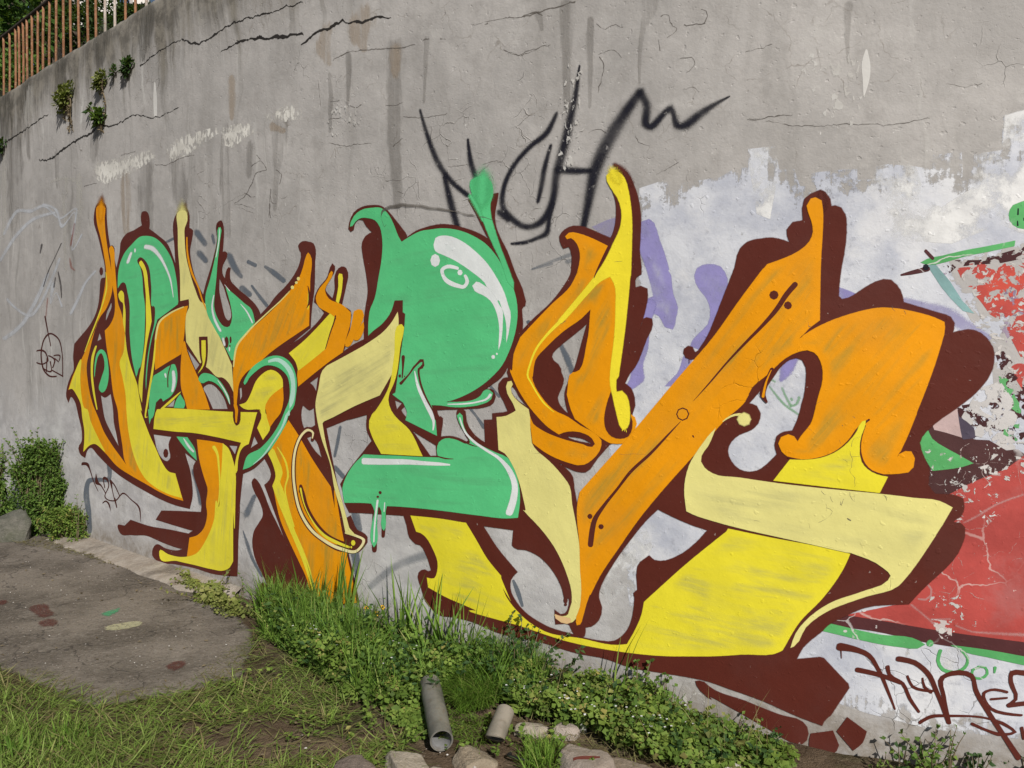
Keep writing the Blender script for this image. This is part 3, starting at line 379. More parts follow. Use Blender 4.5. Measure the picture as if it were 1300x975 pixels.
PAINT="""\
r|water_stain|stain|1|1||-848,3313,-701,3280 -840,3186,-711,3157 -846,3027,-725,3003 -842,2838,-731,2822 -821,2647,-729,2637 -803,2445,-737,2439
r|water_stain|stain|1|1||277,3285,355,3264 270,3168,350,3147 275,3052,333,3039 281,2925,328,2916 288,2787,322,2781
r|water_stain|stain|1|1||412,3180,450,3170 404,3081,446,3072 416,2933,448,2927 419,2776,439,2773
r|water_stain|stain|1|1||677,3224,778,3189 683,3182,761,3148 675,3105,713,3088 665,2996,690,2989 669,2843,683,2841
r|water_stain|stain|1|1||133,3263,181,3258 158,3189,184,3187
r|water_stain|stain|1|1||-2471,3149,-2354,3128 -2483,2888,-2353,2870 -2453,2457,-2353,2449
r|water_stain|stain|1|1||-1890,3097,-1693,3051 -1881,2926,-1756,2899 -1883,2771,-1808,2758 -1882,2556,-1841,2550
r|water_stain|stain|1|1||-6527,3772,-6114,3699 -6582,3465,-6098,3392 -6537,3020,-6189,2980
r|water_stain|stain|1|2||-6061,3804,-5893,3778 -5995,3561,-5880,3545
r|water_stain|stain|1|1||-5291,3445,-5179,3427 -5270,3180,-5191,3169
r|water_stain|stain|1|1||-3652,3083,-3419,3047 -3671,2880,-3414,2846 -3649,2577,-3453,2558
r|water_stain|stain|1|1||-3161,3019,-2954,3000 -3124,2800,-2899,2786 -3014,2615,-2913,2611
r|water_stain|stain|1|1||-4521,3543,-4331,3504 -4530,3321,-4387,3295
r|water_stain|stain|1|1||-2172,3001,-2090,2987 -2167,2810,-2102,2801
r|water_stain|stain|1|1||-1332,3275,-1301,3269 -1331,3148,-1288,3139 -1333,2949,-1307,2944
r|water_stain|stain|1|1||-573,3303,-532,3292 -577,3131,-546,3123 -581,2977,-560,2973
r|water_stain|stain|1|1||-1184,3355,-1122,3342 -1173,3214,-1123,3203 -1174,3076,-1149,3070
r|water_stain|stain|1|1||1525,3013,1560,3005 1526,2878,1553,2874 1539,2780,1552,2779
r|water_stain|algae|1|1||-6113,4267,-5795,4182 -6158,4088,-5899,4023
r|water_stain|algae|1|1||-3613,4247,-3311,4150 -3619,4064,-3391,3993 -3604,3929,-3489,3893
r|water_stain|algae|1|1||-4417,4271,-4101,4172 -4424,4110,-4196,4043
r|water_stain|algae|1|1||-5278,4290,-4951,4211 -5258,4112,-4985,4051
r|water_stain|algae|1|1||-6835,4199,-6330,4095 -6810,3996,-6376,3913
r|water_stain|rust|1|1||-1395,3553,-1289,3512 -1442,3455,-1310,3429 -1364,3347,-1302,3346
r|water_stain|rust|1|1||-1139,3549,-943,3478 -1151,3452,-972,3422 -1058,3358,-985,3361
r|water_stain|rust|1|2||-829,3296,-719,3271 -821,3194,-729,3175
r|water_stain|rust|1|1||-2376,3471,-2290,3452 -2381,3359,-2289,3340 -2369,3227,-2306,3216
r|water_stain|rust|1|1||-3976,3017,-3790,2990 -3974,2822,-3805,2803 -3938,2625,-3812,2614
r|water_stain|rust|1|2||-1911,3052,-1872,3101 -1778,3008,-1754,3040
p|whitewash_patch|lime|6|2||-4465,3127! -4413,3240! -3939,3203! -3415,3174! -3361,3101! -3859,3048! -4257,3037!
p|whitewash_patch|lime|6|2||-3194,3146! -3016,3203! -2531,3184! -2502,3138! -2918,3057! -3161,3046!
p|whitewash_patch|lime|6|3||-2471,3165! -2114,3151! -2089,3073! -2327,3011! -2450,3055!
p|whitewash_patch|lime|6|3||-1981,3147! -1691,3182! -1584,3110! -1597,3068! -1815,3086!
r|whitewash_patch|limesolid|0.3|1||-3370,3662,-3348,3657 -3388,3566,-3328,3555 -3384,3439,-3332,3430
r|whitewash_patch|limesoft|1|2||-5068,3194,-4982,3182 -5079,3089,-4981,3075
r|whitewash_patch|limesoft|1|2||-5955,4160,-5767,4110 -6062,3999,-5808,3936
r|whitewash_patch|limesoft|1|2||-6703,3656,-6586,3637 -6756,3294,-6580,3270 -6752,2896,-6633,2884
r|whitewash_patch|limesoft|1|1||-4787,3174,-4686,3159 -4825,2909,-4672,2887 -4872,2672,-4749,2656
r|whitewash_patch|limesoft|1|3||-5127,3052,-5045,3042 -5129,2836,-5036,2826 -5134,2620,-5051,2613 -5125,2403,-5053,2398
r|whitewash_patch|limesoft|1|3||-5391,3204,-5358,3230 -4726,3014,-4683,3020 -4735,2897,-4710,2893
p|whitewash_area|whitewash|4|1|lavender white roller paint behind the letters|681,2367! 806,2392! 831,2322! 875,2366! 980,2373 1032,2375! 1032,2370! 1098,2402! 1164,2407! 1161,2481! 1266,2480! 1286,2381! 1344,2377! 1368,2306! 1415,2301! 1414,2355! 1528,2356! 1582,2353! 1583,2310! 1653,2306! 1652,2356! 1695,2361! 1789,2343! 1852,2326! 1852,2382! 1946,2384! 1952,2278! 1987,2315! 1991,2371! 2082,2379! 2084,2507! 2150,2522! 2941,2467! 2397,165! 1873,142! 1646,165! 1343,225! 834,323! 644,454! 604,742! 543,1068! 522,1435! 599,1799! 674,2046!
p|whitewash_patch|white|10|2||1652,2346! 1712,2374! 1789,2338! 1807,2276! 1800,2211! 1884,2177! 1989,2243! 1995,2371! 2086,2376! 2092,2506! 2150,2518! 2289,2522! 2526,2516! 2507,2039! 2298,2049! 2158,2069! 2079,2110! 1919,2045! 1665,2079! 1619,2197!
p|whitewash_patch|white|6|2||1169,2406! 1163,2480! 1264,2478! 1282,2384! 1250,2186! 1200,2210!
p|whitewash_patch|white|8|2||631,778! 725,811! 748,747! 691,639! 535,446! 510,534!
r|whitewash_patch|limesolid|0.2|1||1607,2817,1615,2816 1594,2772,1626,2767 1598,2706,1624,2700 1602,2643,1607,2641
p|lavender_stroke|purple2|12|2||685,2209! 725,2220 771,2129 800,2047 823,1965! 823,1970 834,1884 855,1824 846,1776 835,1736 805,1745! 776,1794 753,1806 710,1799! 719,1861 753,1876! 738,1942 718,2008! 686,2092!
p|lavender_stroke|purple2|12|2||940,1959 951,1990 993,2003 1045,1990 1072,1942 1065,1859 1037,1777 1001,1704 953,1646! 924,1657 953,1699 1000,1746 1011,1809 994,1862 959,1908
p|lavender_stroke|purple2|10|2||889,1604! 921,1593! 900,1545 840,1480! 812,1479! 845,1512! 862,1529
r|lavender_stroke|purple|0.6|3||699,1842,761,1830 696,1741,731,1736 691,1655,725,1647 636,1568,700,1557 638,1518,704,1497 620,1479,646,1457
p|lavender_stroke|purple|8|2||1516,1885! 1537,1877! 1582,1856! 1573,1849! 1537,1826! 1514,1842!
p|lavender_stroke|purplesoft|10|1||456,2213! 524,2235! 573,2244! 561,2162! 537,2147!
r|lavender_stroke|purplesoft|0.9|2||1759,1804,1767,1840 1826,1781,1836,1822 1903,1740,1926,1794 1965,1695,1989,1743 2045,1665,2056,1689
r|lavender_stroke|purple|1|2||1348,1611,1371,1592 1299,1566,1344,1536 1294,1515,1312,1506
r|faded_stroke|greenmark|1|3||1261,1504,1267,1516 1276,1497,1281,1508;1253,1478,1261,1485 1289,1429,1299,1438 1329,1389,1337,1400 1354,1374,1360,1385 1373,1360,1380,1370;1302,1475,1312,1480 1322,1426,1334,1433 1336,1401,1349,1409;1338,1429,1351,1436 1341,1424,1353,1431;1368,1442,1383,1435 1359,1415,1369,1405 1340,1406,1345,1394
r|faded_stroke|slate|0.9|1||-2824,2479,-2744,2501 -2714,2395,-2649,2414;-2601,2445,-2556,2445 -2584,2402,-2544,2402;-2412,2280,-2331,2293 -2353,2200,-2277,2218 -2268,2140,-2221,2155;-2792,2329,-2717,2356 -2707,2274,-2645,2297
r|faded_stroke|slate|0.7|1||-2170,2226,-2148,2250 -2088,2196,-2066,2220;-1981,2185,-1961,2200 -1900,2133,-1861,2161 -1798,2079,-1763,2103;-2132,2072,-2109,2080 -2070,2011,-2038,2023 -1978,1936,-1946,1949;-2260,2049,-2205,2083 -2171,2008,-2127,2036;-3214,2457,-3231,2477 -3097,2472,-3114,2493
r|faded_stroke|slate|0.5|1||-4311,733,-4195,744 -4287,616,-4214,598 -4472,584,-4448,547 -4740,520,-4655,500 -4791,404,-4663,418 -4741,247,-4625,267 -4714,118,-4612,135
r|faded_stroke|slate|0.9|1||-2908,767,-2843,782 -2845,651,-2780,665 -2822,567,-2757,579;-2166,553,-2243,563 -2093,678,-2144,686;-2255,436,-2244,439 -2229,354,-2188,368 -2173,263,-2135,279 -2060,160,-2032,174
r|faded_stroke|slate|0.6|1||-1163,672,-1091,690 -1143,596,-1071,614;-1176,455,-1103,474 -1151,375,-1088,387 -1135,321,-1115,324
r|faded_stroke|slate|0.7|1||-1268,1189,-1240,1187 -1292,1108,-1260,1106 -1318,1019,-1291,1017;-1317,934,-1283,956 -1252,889,-1219,911;-998,1082,-954,1100 -970,1059,-943,1070
r|faded_stroke|slate|0.5|1||100,1766,107,1789 130,1765,133,1777;-145,1460,-131,1470 -84,1403,-71,1413;-270,1335,-255,1345 -223,1290,-208,1299 -188,1242,-165,1256
r|faded_stroke|slate|0.4|1||6,473,23,481 23,428,50,441 57,362,74,370
r|faded_stroke|slate|0.9|2||91,1773,102,1788 127,1756,136,1769;269,1661,293,1670 303,1583,339,1596 325,1533,356,1542
r|faded_stroke|slatesoft|0.9|1||123,2034,119,2043 247,2063,240,2080 341,2082,331,2106;322,2047,311,2075 340,2054,332,2077;119,2031,116,2040 236,2049,231,2066
r|faded_stroke|slatesoft|1|1||-982,263,-1024,292 -794,402,-829,443 -448,532,-475,593;-1305,91,-1248,130 -1211,8,-1134,63;-594,293,-499,357 -495,218,-430,263
r|faded_stroke|palestroke|0.8|4||-6610,2874,-6701,2898 -6326,3028,-6389,3067 -5876,2993,-5903,3037 -5583,3007,-5571,3037 -5182,2851,-5174,2876 -4820,2876,-4780,2891 -4944,2712,-4882,2700
r|faded_stroke|palestroke|0.8|5||-5613,3023,-5571,3047 -5279,2920,-5212,2932 -5185,2779,-5149,2816 -4853,2859,-4827,2875 -4944,2548,-4922,2570 -4699,2658,-4741,2673;-4482,2344,-4440,2325 -4686,2263,-4637,2246 -4882,2116,-4812,2099 -5020,2015,-4949,1998;-5450,2273,-5335,2260 -5475,2099,-5443,2129 -5312,2185,-5306,2206 -5227,2077,-5175,2083
r|faded_stroke|palestroke|0.8|6||-6732,2606,-6814,2630 -6293,2801,-6380,2833 -5868,2904,-5921,2942 -5291,2913,-5313,2942;-6706,1784,-6796,1824 -6113,1933,-6214,1966 -5478,2359,-5563,2381;-6633,2191,-6578,2215 -5932,2000,-5957,2038 -5198,2484,-5263,2502
r|faded_stroke|redmark|0.8|7||-5008,2479,-4971,2479 -4995,2409,-4937,2416 -4898,2372,-4879,2378;-4880,2776,-4847,2769 -4983,2614,-4932,2605;-5551,2153,-5512,2149 -5598,2008,-5559,2005
r|faded_stroke|darkmark|0.7|7||-5187,2639,-5162,2632 -5332,2530,-5311,2525 -5518,2400,-5490,2394 -5630,2283,-5601,2278;-5274,2380,-5241,2380 -5232,2256,-5182,2256 -5211,2157,-5183,2156;-5672,2661,-5612,2652 -5696,2606,-5654,2599;-5351,2332,-5312,2327 -5386,2268,-5341,2262
p|old_mural|baregrey|3|3||1879,1950! 1944,1989! 2041,2003! 2159,2029! 2573,2023! 2586,1420! 2131,1398! 2074,1456! 2064,1567! 2031,1673! 1985,1756! 1938,1855!
p|old_mural|peelmauve|6|4||1866,1964! 1912,1948! 1946,1896! 2003,1876! 2161,1916! 2576,1902! 2583,1568! 2167,1585! 2128,1567! 2046,1686! 2025,1733! 1992,1788! 1960,1798! 1922,1855!
p|old_mural|peelred|4|5|flaking red paint|1937,1952! 2001,1961! 2081,1969! 2160,1988! 2574,1989! 2585,1490! 2169,1476! 2141,1526! 2128,1567! 2159,1603! 2126,1672! 2105,1731! 2053,1769! 2024,1815! 1962,1895!
p|old_mural|peelmaroon|3|6||1895,1954! 1936,1975! 2009,1972! 2081,1992! 2159,2015! 2573,2006! 2574,1963! 2160,1975! 2082,1960! 2010,1958! 1937,1952! 1916,1930!
p|old_mural|teal|5|5||1837,1966! 1866,1960! 1913,1897! 1959,1817! 1996,1774! 1964,1784! 1922,1832! 1888,1879!
p|old_mural|oldgreen|4|7||1818,1973 1837,1984 1887,1994 1960,2010 2041,2023 2128,2039! 2126,2022! 2041,2005 1960,1990 1895,1971 1837,1965
r|old_mural|maroon|0.2|8||1828,2012,1836,2021 1851,1983,1860,1993
r|old_mural|maroon|0.2|8||1750,1924,1748,1932 1785,1927,1781,1943 1840,1937,1835,1957
p|old_mural|black|5|9||1841,1954 1839,1946 1833,1944 1827,1947 1825,1954 1827,1962 1833,1964 1839,1961
p|old_mural|oldgreen|5|3||2201,2132 2189,2098 2156,2085 2123,2101 2109,2137 2122,2172 2154,2184 2187,2168
r|old_mural|black|0.1|4||2135,2159,2140,2158 2134,2138,2140,2138;2134,2113,2138,2113 2134,2097,2140,2098;2154,2123,2157,2124 2155,2114,2158,2115
p|old_mural|peelmaroon|3|6||2072,1622! 2099,1626! 2128,1585! 2112,1567! 2145,1530! 2169,1503! 2585,1499! 2589,1285! 2172,1307! 2149,1279! 2113,1315! 2077,1332! 2013,1288! 1964,1296! 1946,1393! 1953,1417! 2010,1427! 2043,1419! 2090,1484! 2097,1548!
p|old_mural|peelgreen|3|7||2085,1544! 2129,1508! 2138,1457! 2158,1421! 2159,1407! 2149,1288! 2105,1314! 2112,1379! 2118,1448! 2089,1512!
p|old_mural|peelwhite|4|8||2022,1483! 2089,1512! 2130,1448! 2147,1384! 2137,1315! 2146,1224! 2075,1212! 2053,1294! 1996,1311! 1966,1375! 1970,1385!
p|old_mural|maroon2|4|9|dark maroon paint with flaked white cracks|1838,1324! 1865,1349! 1929,1402! 1954,1375! 1968,1300! 2013,1288! 2057,1287! 2114,1250! 2150,1256! 2174,1239! 2589,1298! 2590,1233! 2127,1168! 2008,1106! 1910,1053! 1825,1057! 1822,1257!
p|old_mural|oldred|4|10|faded red paint with pale cracks|1542,545! 1632,546 1859,538 2187,524! 2642,551! 2589,1305! 2174,1234! 2127,1191 2007,1125 1916,1066! 1911,977! 1813,725! 1750,620!
p|old_mural|purpledark|4|10||1947,1403! 1954,1375! 1979,1357 2004,1334 2008,1297! 1972,1291! 1964,1298! 1952,1351!
p|old_mural|oldpink|3|11||1865,1345! 1929,1402! 1947,1407! 1955,1347 1964,1298! 1910,1315 1872,1324!
p|old_mural|oldgreen|3|10||1847,1324! 1864,1287 1906,1256 1948,1232 2003,1199! 1965,1183 1908,1171 1868,1164! 1849,1197 1823,1233 1817,1271 1830,1305
r|old_mural|limethin|0.2|11||1998,1198,1998,1200 2043,1194,2042,1198 2061,1219,2055,1221 2062,1248,2058,1248;2039,1196,2046,1196 2038,1158,2044,1160 2062,1122,2066,1124;2061,1200,2061,1203 2119,1199,2119,1201 2174,1201,2174,1203;1976,1170,1980,1169 1969,1138,1972,1136 1951,1119,1953,1115 1892,1111,1892,1107 1858,1118,1859,1114 1845,1097,1847,1096;2154,1187,2156,1188 2159,1133,2161,1133 2167,1091,2170,1092;1969,1220,1953,1221 1968,1256,1961,1261 1989,1276,1988,1279
p|old_mural|limeflake|14|12||1983,1135! 2003,1143! 2021,1135! 2016,1120! 1999,1124! 1985,1123!
p|old_mural|limeflake|14|13||1958,1113! 1975,1099! 1974,1062! 1961,1066!
p|old_mural|limeflake|14|12||2059,1183! 2099,1180! 2091,1164! 2067,1165!
p|old_mural|limeflake|14|13||2046,1113! 2068,1123! 2101,1097! 2081,1082! 2049,1090!
p|old_mural|limeflake|14|14||2065,1081! 2091,1078! 2081,1054!
p|old_mural|limeflake|14|11||1952,1004! 1968,1005! 1967,972! 1959,967!
p|old_mural|limeflake|14|11||2038,1005! 2052,992! 2051,969! 2042,973!
p|old_mural|limeflake|14|15||2062,1011! 2082,1013! 2098,1007! 2070,989!
p|old_mural|limeflake|14|11||1823,1252! 1848,1244! 1890,1239! 1886,1208! 1867,1212! 1865,1230!
p|old_mural|limeflake|14|12||1899,1223! 1915,1230! 1930,1222! 1924,1210! 1903,1211!
p|old_mural|limeflake|14|12||1849,1197! 1862,1183! 1872,1160! 1858,1149!
p|old_mural|limeflake|14|11||2072,758! 2094,762! 2106,771! 2107,752! 2087,752!
p|old_mural|limeflake|14|11||1888,675! 1901,669! 1916,678! 1914,645! 1895,638! 1897,657!
p|old_mural|limeflake|14|11||2022,885! 2025,868! 2020,856! 2019,877!
p|old_mural|limeflake|14|11||2040,628! 2048,636! 2052,625! 2042,622!
r|old_mural|limethin|0.2|16||1945,838,1947,838 1941,785,1945,786 1953,721,1956,720 1932,689,1933,686 1899,692,1898,690;1983,755,1982,758 2024,781,2023,782;1985,704,1986,708 2001,700,2003,704 2026,680,2028,686 2047,676,2048,682;2044,847,2045,851 2081,849,2081,851 2097,863,2096,866 2137,863,2136,865 2139,887,2138,887;1962,834,1964,835 1975,798,1977,799;1978,941,1978,944 2019,946,2018,949 2055,958,2054,961 2071,983,2070,985;1931,687,1933,687 1932,642,1934,642;2039,659,2040,659 2037,635,2039,635;2047,899,2049,898 2041,870,2043,870;2137,886,2136,888 2157,906,2155,907 2164,944,2162,944;2130,803,2129,803 2142,836,2141,837 2177,843,2177,845
r|old_mural|palepink|1|17||1979,964,1975,972 2021,988,2015,1000 2080,1035,2075,1046 2139,1067,2135,1077 2174,1082,2171,1093
r|old_mural|palepink|1|11||1798,621,1806,633 1846,584,1853,594 1880,554,1888,566;1875,572,1875,584 1938,582,1938,593;1957,557,1961,571 2012,542,2014,552 2057,541,2058,555 2186,546,2186,565
r|old_mural|palepink|0.4|12||1849,716,1855,723 1867,695,1875,699 1866,675,1873,671 1851,659,1854,650 1828,658,1827,650;1877,741,1873,750 1891,750,1883,757 1894,765,1888,767
p|old_mural|maroon|4|12||1487,503! 1560,553! 1686,548 1859,537 2187,525! 2642,552! 2643,498! 2188,471! 1944,481 1834,487 1686,504
p|old_mural|oldgreen|4|13||1464,479! 1506,510! 1687,491 1834,485 1850,475 1826,457 1774,454
p|old_mural|oldgreen|4|13||1944,484! 2067,481 2188,471! 2643,494! 2644,458! 2188,441 2067,456 1994,465
p|old_mural|oldgreen|5|14||1880,484 1877,475 1870,471 1863,473 1860,481 1863,489 1870,494 1877,491
p|old_mural|white|10|14||1997,434 1983,400 1949,382 1915,391 1900,421 1914,455 1948,473 1982,465
r|old_mural|oldgreen|0.3|15||1900,459,1913,457 1892,417,1905,421 1912,378,1920,391 1954,371,1953,386 1995,399,1986,407 2006,444,1995,440 1985,471,1977,462
r|old_mural|oldgreen|0.3|16||2042,417,2045,409 2014,400,2022,395 2016,367,2024,375 2046,363,2043,373 2072,389,2062,391 2063,417,2057,409 2038,418,2037,409
r|old_mural|oldgreen|0.2|17||2087,417,2098,417 2088,398,2094,398
p|old_mural|limeflake|14|14||1597,503! 1608,505! 1606,473! 1596,473!
p|old_mural|limesoft2|3|13||1875,579! 1942,578! 1943,511! 1910,507! 1884,551!
p|old_mural|limesolid|5|14||1919,539 1916,532 1910,528 1903,530 1900,537 1903,545 1909,549 1916,546
p|old_mural|limesolid|1|15||1570,489 1568,485 1563,483 1558,484 1556,487 1558,491 1563,493 1568,493;1641,583 1638,580 1632,577 1626,578 1623,581 1626,585 1632,587 1638,587;1942,544 1941,541 1939,540 1936,541 1935,543 1936,546 1938,548 1941,547;1954,541 1953,539 1951,538 1949,538 1948,540 1949,542 1951,543 1953,543
p|paint_flake|flecks2|3|18||1841,1134! 1932,1205! 2053,1313! 2172,1339! 2588,1351! 2591,1206! 2136,1113! 2057,1053! 1961,953! 1910,1025!
p|paint_flake|flecks2|3|9||1895,1972! 2573,2015! 2586,1420! 2070,1502! 2005,1733! 1963,1831!
p|paint_flake|flecks2|3|17||1822,697! 1964,773! 2023,652! 2066,563! 1943,519! 1858,585!
r|graffiti_tag|black|1|2|black spray tag above the letters|-610,2934,-584,2935 -569,2788,-523,2793 -473,2588,-418,2606 -383,2498,-344,2523 -293,2429,-259,2458;-454,2555,-404,2558 -417,2395,-343,2402 -372,2277,-308,2285;-287,2729,-263,2728 -279,2594,-224,2597 -249,2519,-192,2528;238,2780,266,2764 185,2713,226,2679 80,2646,112,2616 -16,2561,23,2537 -70,2467,-25,2452 -82,2360,-27,2367 -25,2281,17,2316 95,2222,97,2268 201,2247,157,2291 263,2346,203,2368 287,2472,219,2492 335,2612,262,2638 357,2712,291,2735 378,2847,335,2861 383,2972,367,2977;208,2630,235,2619 163,2521,208,2506 149,2452,195,2439 136,2368,167,2359;257,2474,261,2534 363,2460,365,2510 440,2457,440,2495;428,2213,373,2228 472,2359,395,2381 499,2439,406,2476 572,2576,479,2632 634,2676,561,2731 703,2778,654,2819;650,2788,707,2809 679,2743,736,2748 681,2640,735,2667 742,2610,732,2667 818,2673,834,2727 831,2612,866,2650 901,2591,883,2652 972,2635,940,2684 1036,2682,1022,2708 1083,2710,1078,2720;-94,2319,-60,2353 -38,2274,1,2313;1,2161,-1,2181 90,2156,81,2187 149,2170,134,2199 224,2194,181,2224 235,2272,197,2282 253,2340,219,2350
r|graffiti_tag|marker|0.3|8|small brown monogram in an oval|-5618,1984,-5582,1985 -5560,1857,-5533,1859 -5489,1721,-5468,1722;-5192,1443,-5214,1443 -5197,1642,-5219,1641 -5246,1754,-5272,1750 -5377,1821,-5395,1809 -5541,1833,-5525,1819 -5672,1760,-5644,1755 -5726,1643,-5695,1643 -5688,1514,-5653,1519 -5532,1432,-5513,1445 -5348,1429,-5345,1442;-5825,1666,-5812,1679 -5600,1638,-5575,1647 -5561,1587,-5529,1584 -5643,1557,-5633,1546 -5822,1566,-5827,1554;-5581,1597,-5557,1597 -5593,1483,-5568,1483;-5659,1499,-5652,1512 -5449,1489,-5471,1498 -5472,1564,-5501,1562;-5539,1621,-5517,1630 -5399,1573,-5368,1577 -5442,1520,-5417,1517;-5413,1620,-5406,1630 -5269,1608,-5246,1613 -5287,1587,-5265,1585;-5391,1596,-5373,1603 -5305,1566,-5288,1573;-5468,1489,-5453,1498 -5205,1433,-5190,1443
r|graffiti_tag|marker|0.3|2|small brown scribbled tag near the left|-4812,658,-4800,687 -4709,663,-4671,687 -4654,629,-4630,635 -4592,551,-4573,556 -4489,466,-4478,469;-4526,606,-4512,607 -4542,534,-4476,555 -4423,514,-4404,523 -4341,462,-4325,468;-4377,576,-4350,605 -4309,576,-4278,592 -4277,553,-4256,555 -4356,438,-4335,445 -4137,421,-4140,432 -3981,498,-3981,510 -3859,466,-3847,473 -3711,401,-3688,409 -3691,314,-3685,315;-4385,577,-4366,581 -4357,513,-4338,517;-4243,565,-4197,573 -4208,509,-4190,512 -4165,432,-4148,436;-4236,575,-4212,587 -4166,552,-4147,559 -4067,473,-4051,478;-4165,432,-4134,439 -4128,374,-4108,379;-4386,372,-4395,377 -4325,393,-4322,406 -4291,382,-4264,393 -4241,331,-4234,332
p|outline_paint|brown|9|9|brown outline and shadow of the left letters|-4403,2881 -4456,2766 -4378,2621 -4313,2484 -4260,2360 -4256,2265! -4340,2260 -4373,2156 -4393,2076 -4426,2016 -4501,1937 -4628,1858 -4757,1798 -4917,1726! -4948,1619 -4940,1501 -5016,1435 -5096,1346 -5123,1258 -5075,1207! -5018,1261 -4939,1226 -4853,1085 -4793,960 -4797,874 -4873,804 -4854,771 -4739,734! -4698,796 -4621,833 -4475,782 -4311,723 -4108,661 -3849,607 -3604,565 -3372,529 -3151,509 -2942,507! -2896,614 -2903,702 -2926,788 -2967,855 -3000,915! -2832,862! -2874,819 -2868,758 -2828,691 -2780,609 -2769,541 -2780,496! -3055,469 -3355,436! -3434,363! -3155,355 -2895,350! -2964,314! -3229,307 -3533,293 -3859,300! -3969,238! -4102,212 -4085,190 -3842,187 -3595,218 -3344,202 -3160,193 -3045,193! -3089,175 -3289,155 -3440,163 -3489,124 -3500,80 -3443,51 -3164,65 -2885,80 -2656,79 -2500,93 -2335,116! -2326,186 -2313,346 -2289,597 -2313,512 -2289,597 -2265,723 -2242,828! -2115,874 -1992,950! -1956,913 -1921,853 -1942,808 -1995,773! -1931,671 -1849,539 -1756,392! -1862,521 -1958,636 -2009,718 -2076,791 -2110,804 -2138,777 -2118,730 -2051,657 -2018,589 -2019,573 -2067,511 -2123,447 -2142,379 -2112,270 -2046,192 -1980,123 -1929,20! -1531,42! -1098,173! -1151,333 -1192,449! -1108,465! -1087,479 -1031,562 -1046,574 -1117,593 -1169,669! -1206,650! -1290,859! -1380,1181! -1179,1245! -1075,1324! -1031,1710! -1133,1676 -1222,1633! -1174,1733 -1150,1853! -1157,1876 -1236,1913 -1230,1923! -1197,2025 -1181,2101 -1196,2127 -1233,2137 -1276,2115 -1293,2066 -1288,2015 -1311,1953! -1354,1983 -1381,2013 -1342,2069 -1303,2109 -1295,2145 -1314,2160 -1332,2140 -1353,2091 -1443,2016 -1472,1974 -1478,1945 -1450,1929 -1383,1875! -1411,1847 -1503,1783 -1645,1711 -1743,1678! -1520,1790! -1514,1850 -1495,1960 -1489,1982 -1473,2186 -1468,2259 -1485,2294 -1531,2309 -1589,2316 -1625,2295 -1614,2268 -1600,2255 -1609,2196 -1676,2111 -1763,2048 -1864,1992 -1936,1937! -2029,1882! -2049,1914 -2095,1956 -2163,1999 -2289,2069 -2374,2140 -2373,2189 -2366,2208 -2387,2214 -2418,2183 -2430,2139! -2455,2161 -2469,2203 -2454,2244 -2408,2289 -2403,2309 -2437,2325 -2459,2321! -2446,2399 -2444,2498 -2462,2533 -2477,2538 -2523,2523 -2517,2431 -2582,2270 -2680,2108 -2714,2042! -2776,2114 -2855,2248 -2882,2379 -2850,2463 -2840,2509 -2890,2531! -2892,2639 -2945,2689 -3013,2680 -3102,2620 -3099,2398 -3093,2291! -3127,2338 -3196,2433 -3359,2525 -3500,2590! -3489,2644 -3516,2712 -3574,2732 -3618,2724 -3626,2668 -3607,2629! -3739,2605 -3908,2575 -3974,2523 -3981,2465 -4000,2418 -4047,2325! -4087,2426 -4085,2494 -4117,2517 -4162,2516! -4193,2613 -4221,2764 -4229,2855 -4309,2889;-4386,1821! -4341,1760! -4437,1741!;-4145,2064 -4140,2025 -4194,1967 -4265,1909 -4252,1969 -4180,2036;-4378,1296! -4301,1278 -4185,1312! -4145,1178 -4137,1079 -4096,981 -4055,874! -4186,976 -4320,1110 -4351,1200;-2962,1677! -2782,1555! -2841,1511! -2905,1589;-2745,1391 -2696,1418 -2633,1424 -2540,1388 -2451,1315 -2415,1250! -2613,1242! -2698,1341;-2273,1402! -2245,1411! -2239,1346 -2268,1313!;-2501,2156! -2449,2095 -2406,2010 -2378,1960 -2361,1918 -2362,1877 -2395,1853 -2432,1871 -2468,1938 -2489,1997 -2507,2057;-3481,1019! -3191,1018! -3239,952 -3214,853 -3261,822 -3307,823 -3381,854 -3436,910!;-2413,1009! -2295,1013! -2333,944!;-2104,1094! -2058,1041! -2154,998!;-1597,1313! -1580,1306 -1533,1284 -1489,1302! -1481,1243 -1476,1191! -1511,1174 -1558,1173 -1587,1162! -1610,1214 -1610,1282;-1564,1111! -1512,1126! -1466,1095 -1416,991! -1478,1027;-1537,1449! -1444,1495! -1468,1391! -1496,1428;-3276,1233! -3129,1306! -3158,1237!
p|outline_paint|brown|5|10||-4300,2325 -4312,2303 -4337,2295 -4361,2306 -4371,2330 -4359,2352 -4334,2359 -4310,2348
p|outline_paint|brown|5|10||-1983,82 -1998,45 -2032,25 -2067,32 -2080,64 -2065,101 -2031,122 -1996,114
p|outline_paint|brown|5|10||-3250,887 -3261,863 -3287,852 -3313,859 -3324,881 -3312,905 -3285,916 -3260,909
r|outline_paint|brown|0.15|10||-984,734,-944,737 -992,620,-948,625 -992,500,-950,506
r|outline_paint|brown|0.15|11||-908,742,-873,745 -913,630,-880,634 -914,590,-885,593
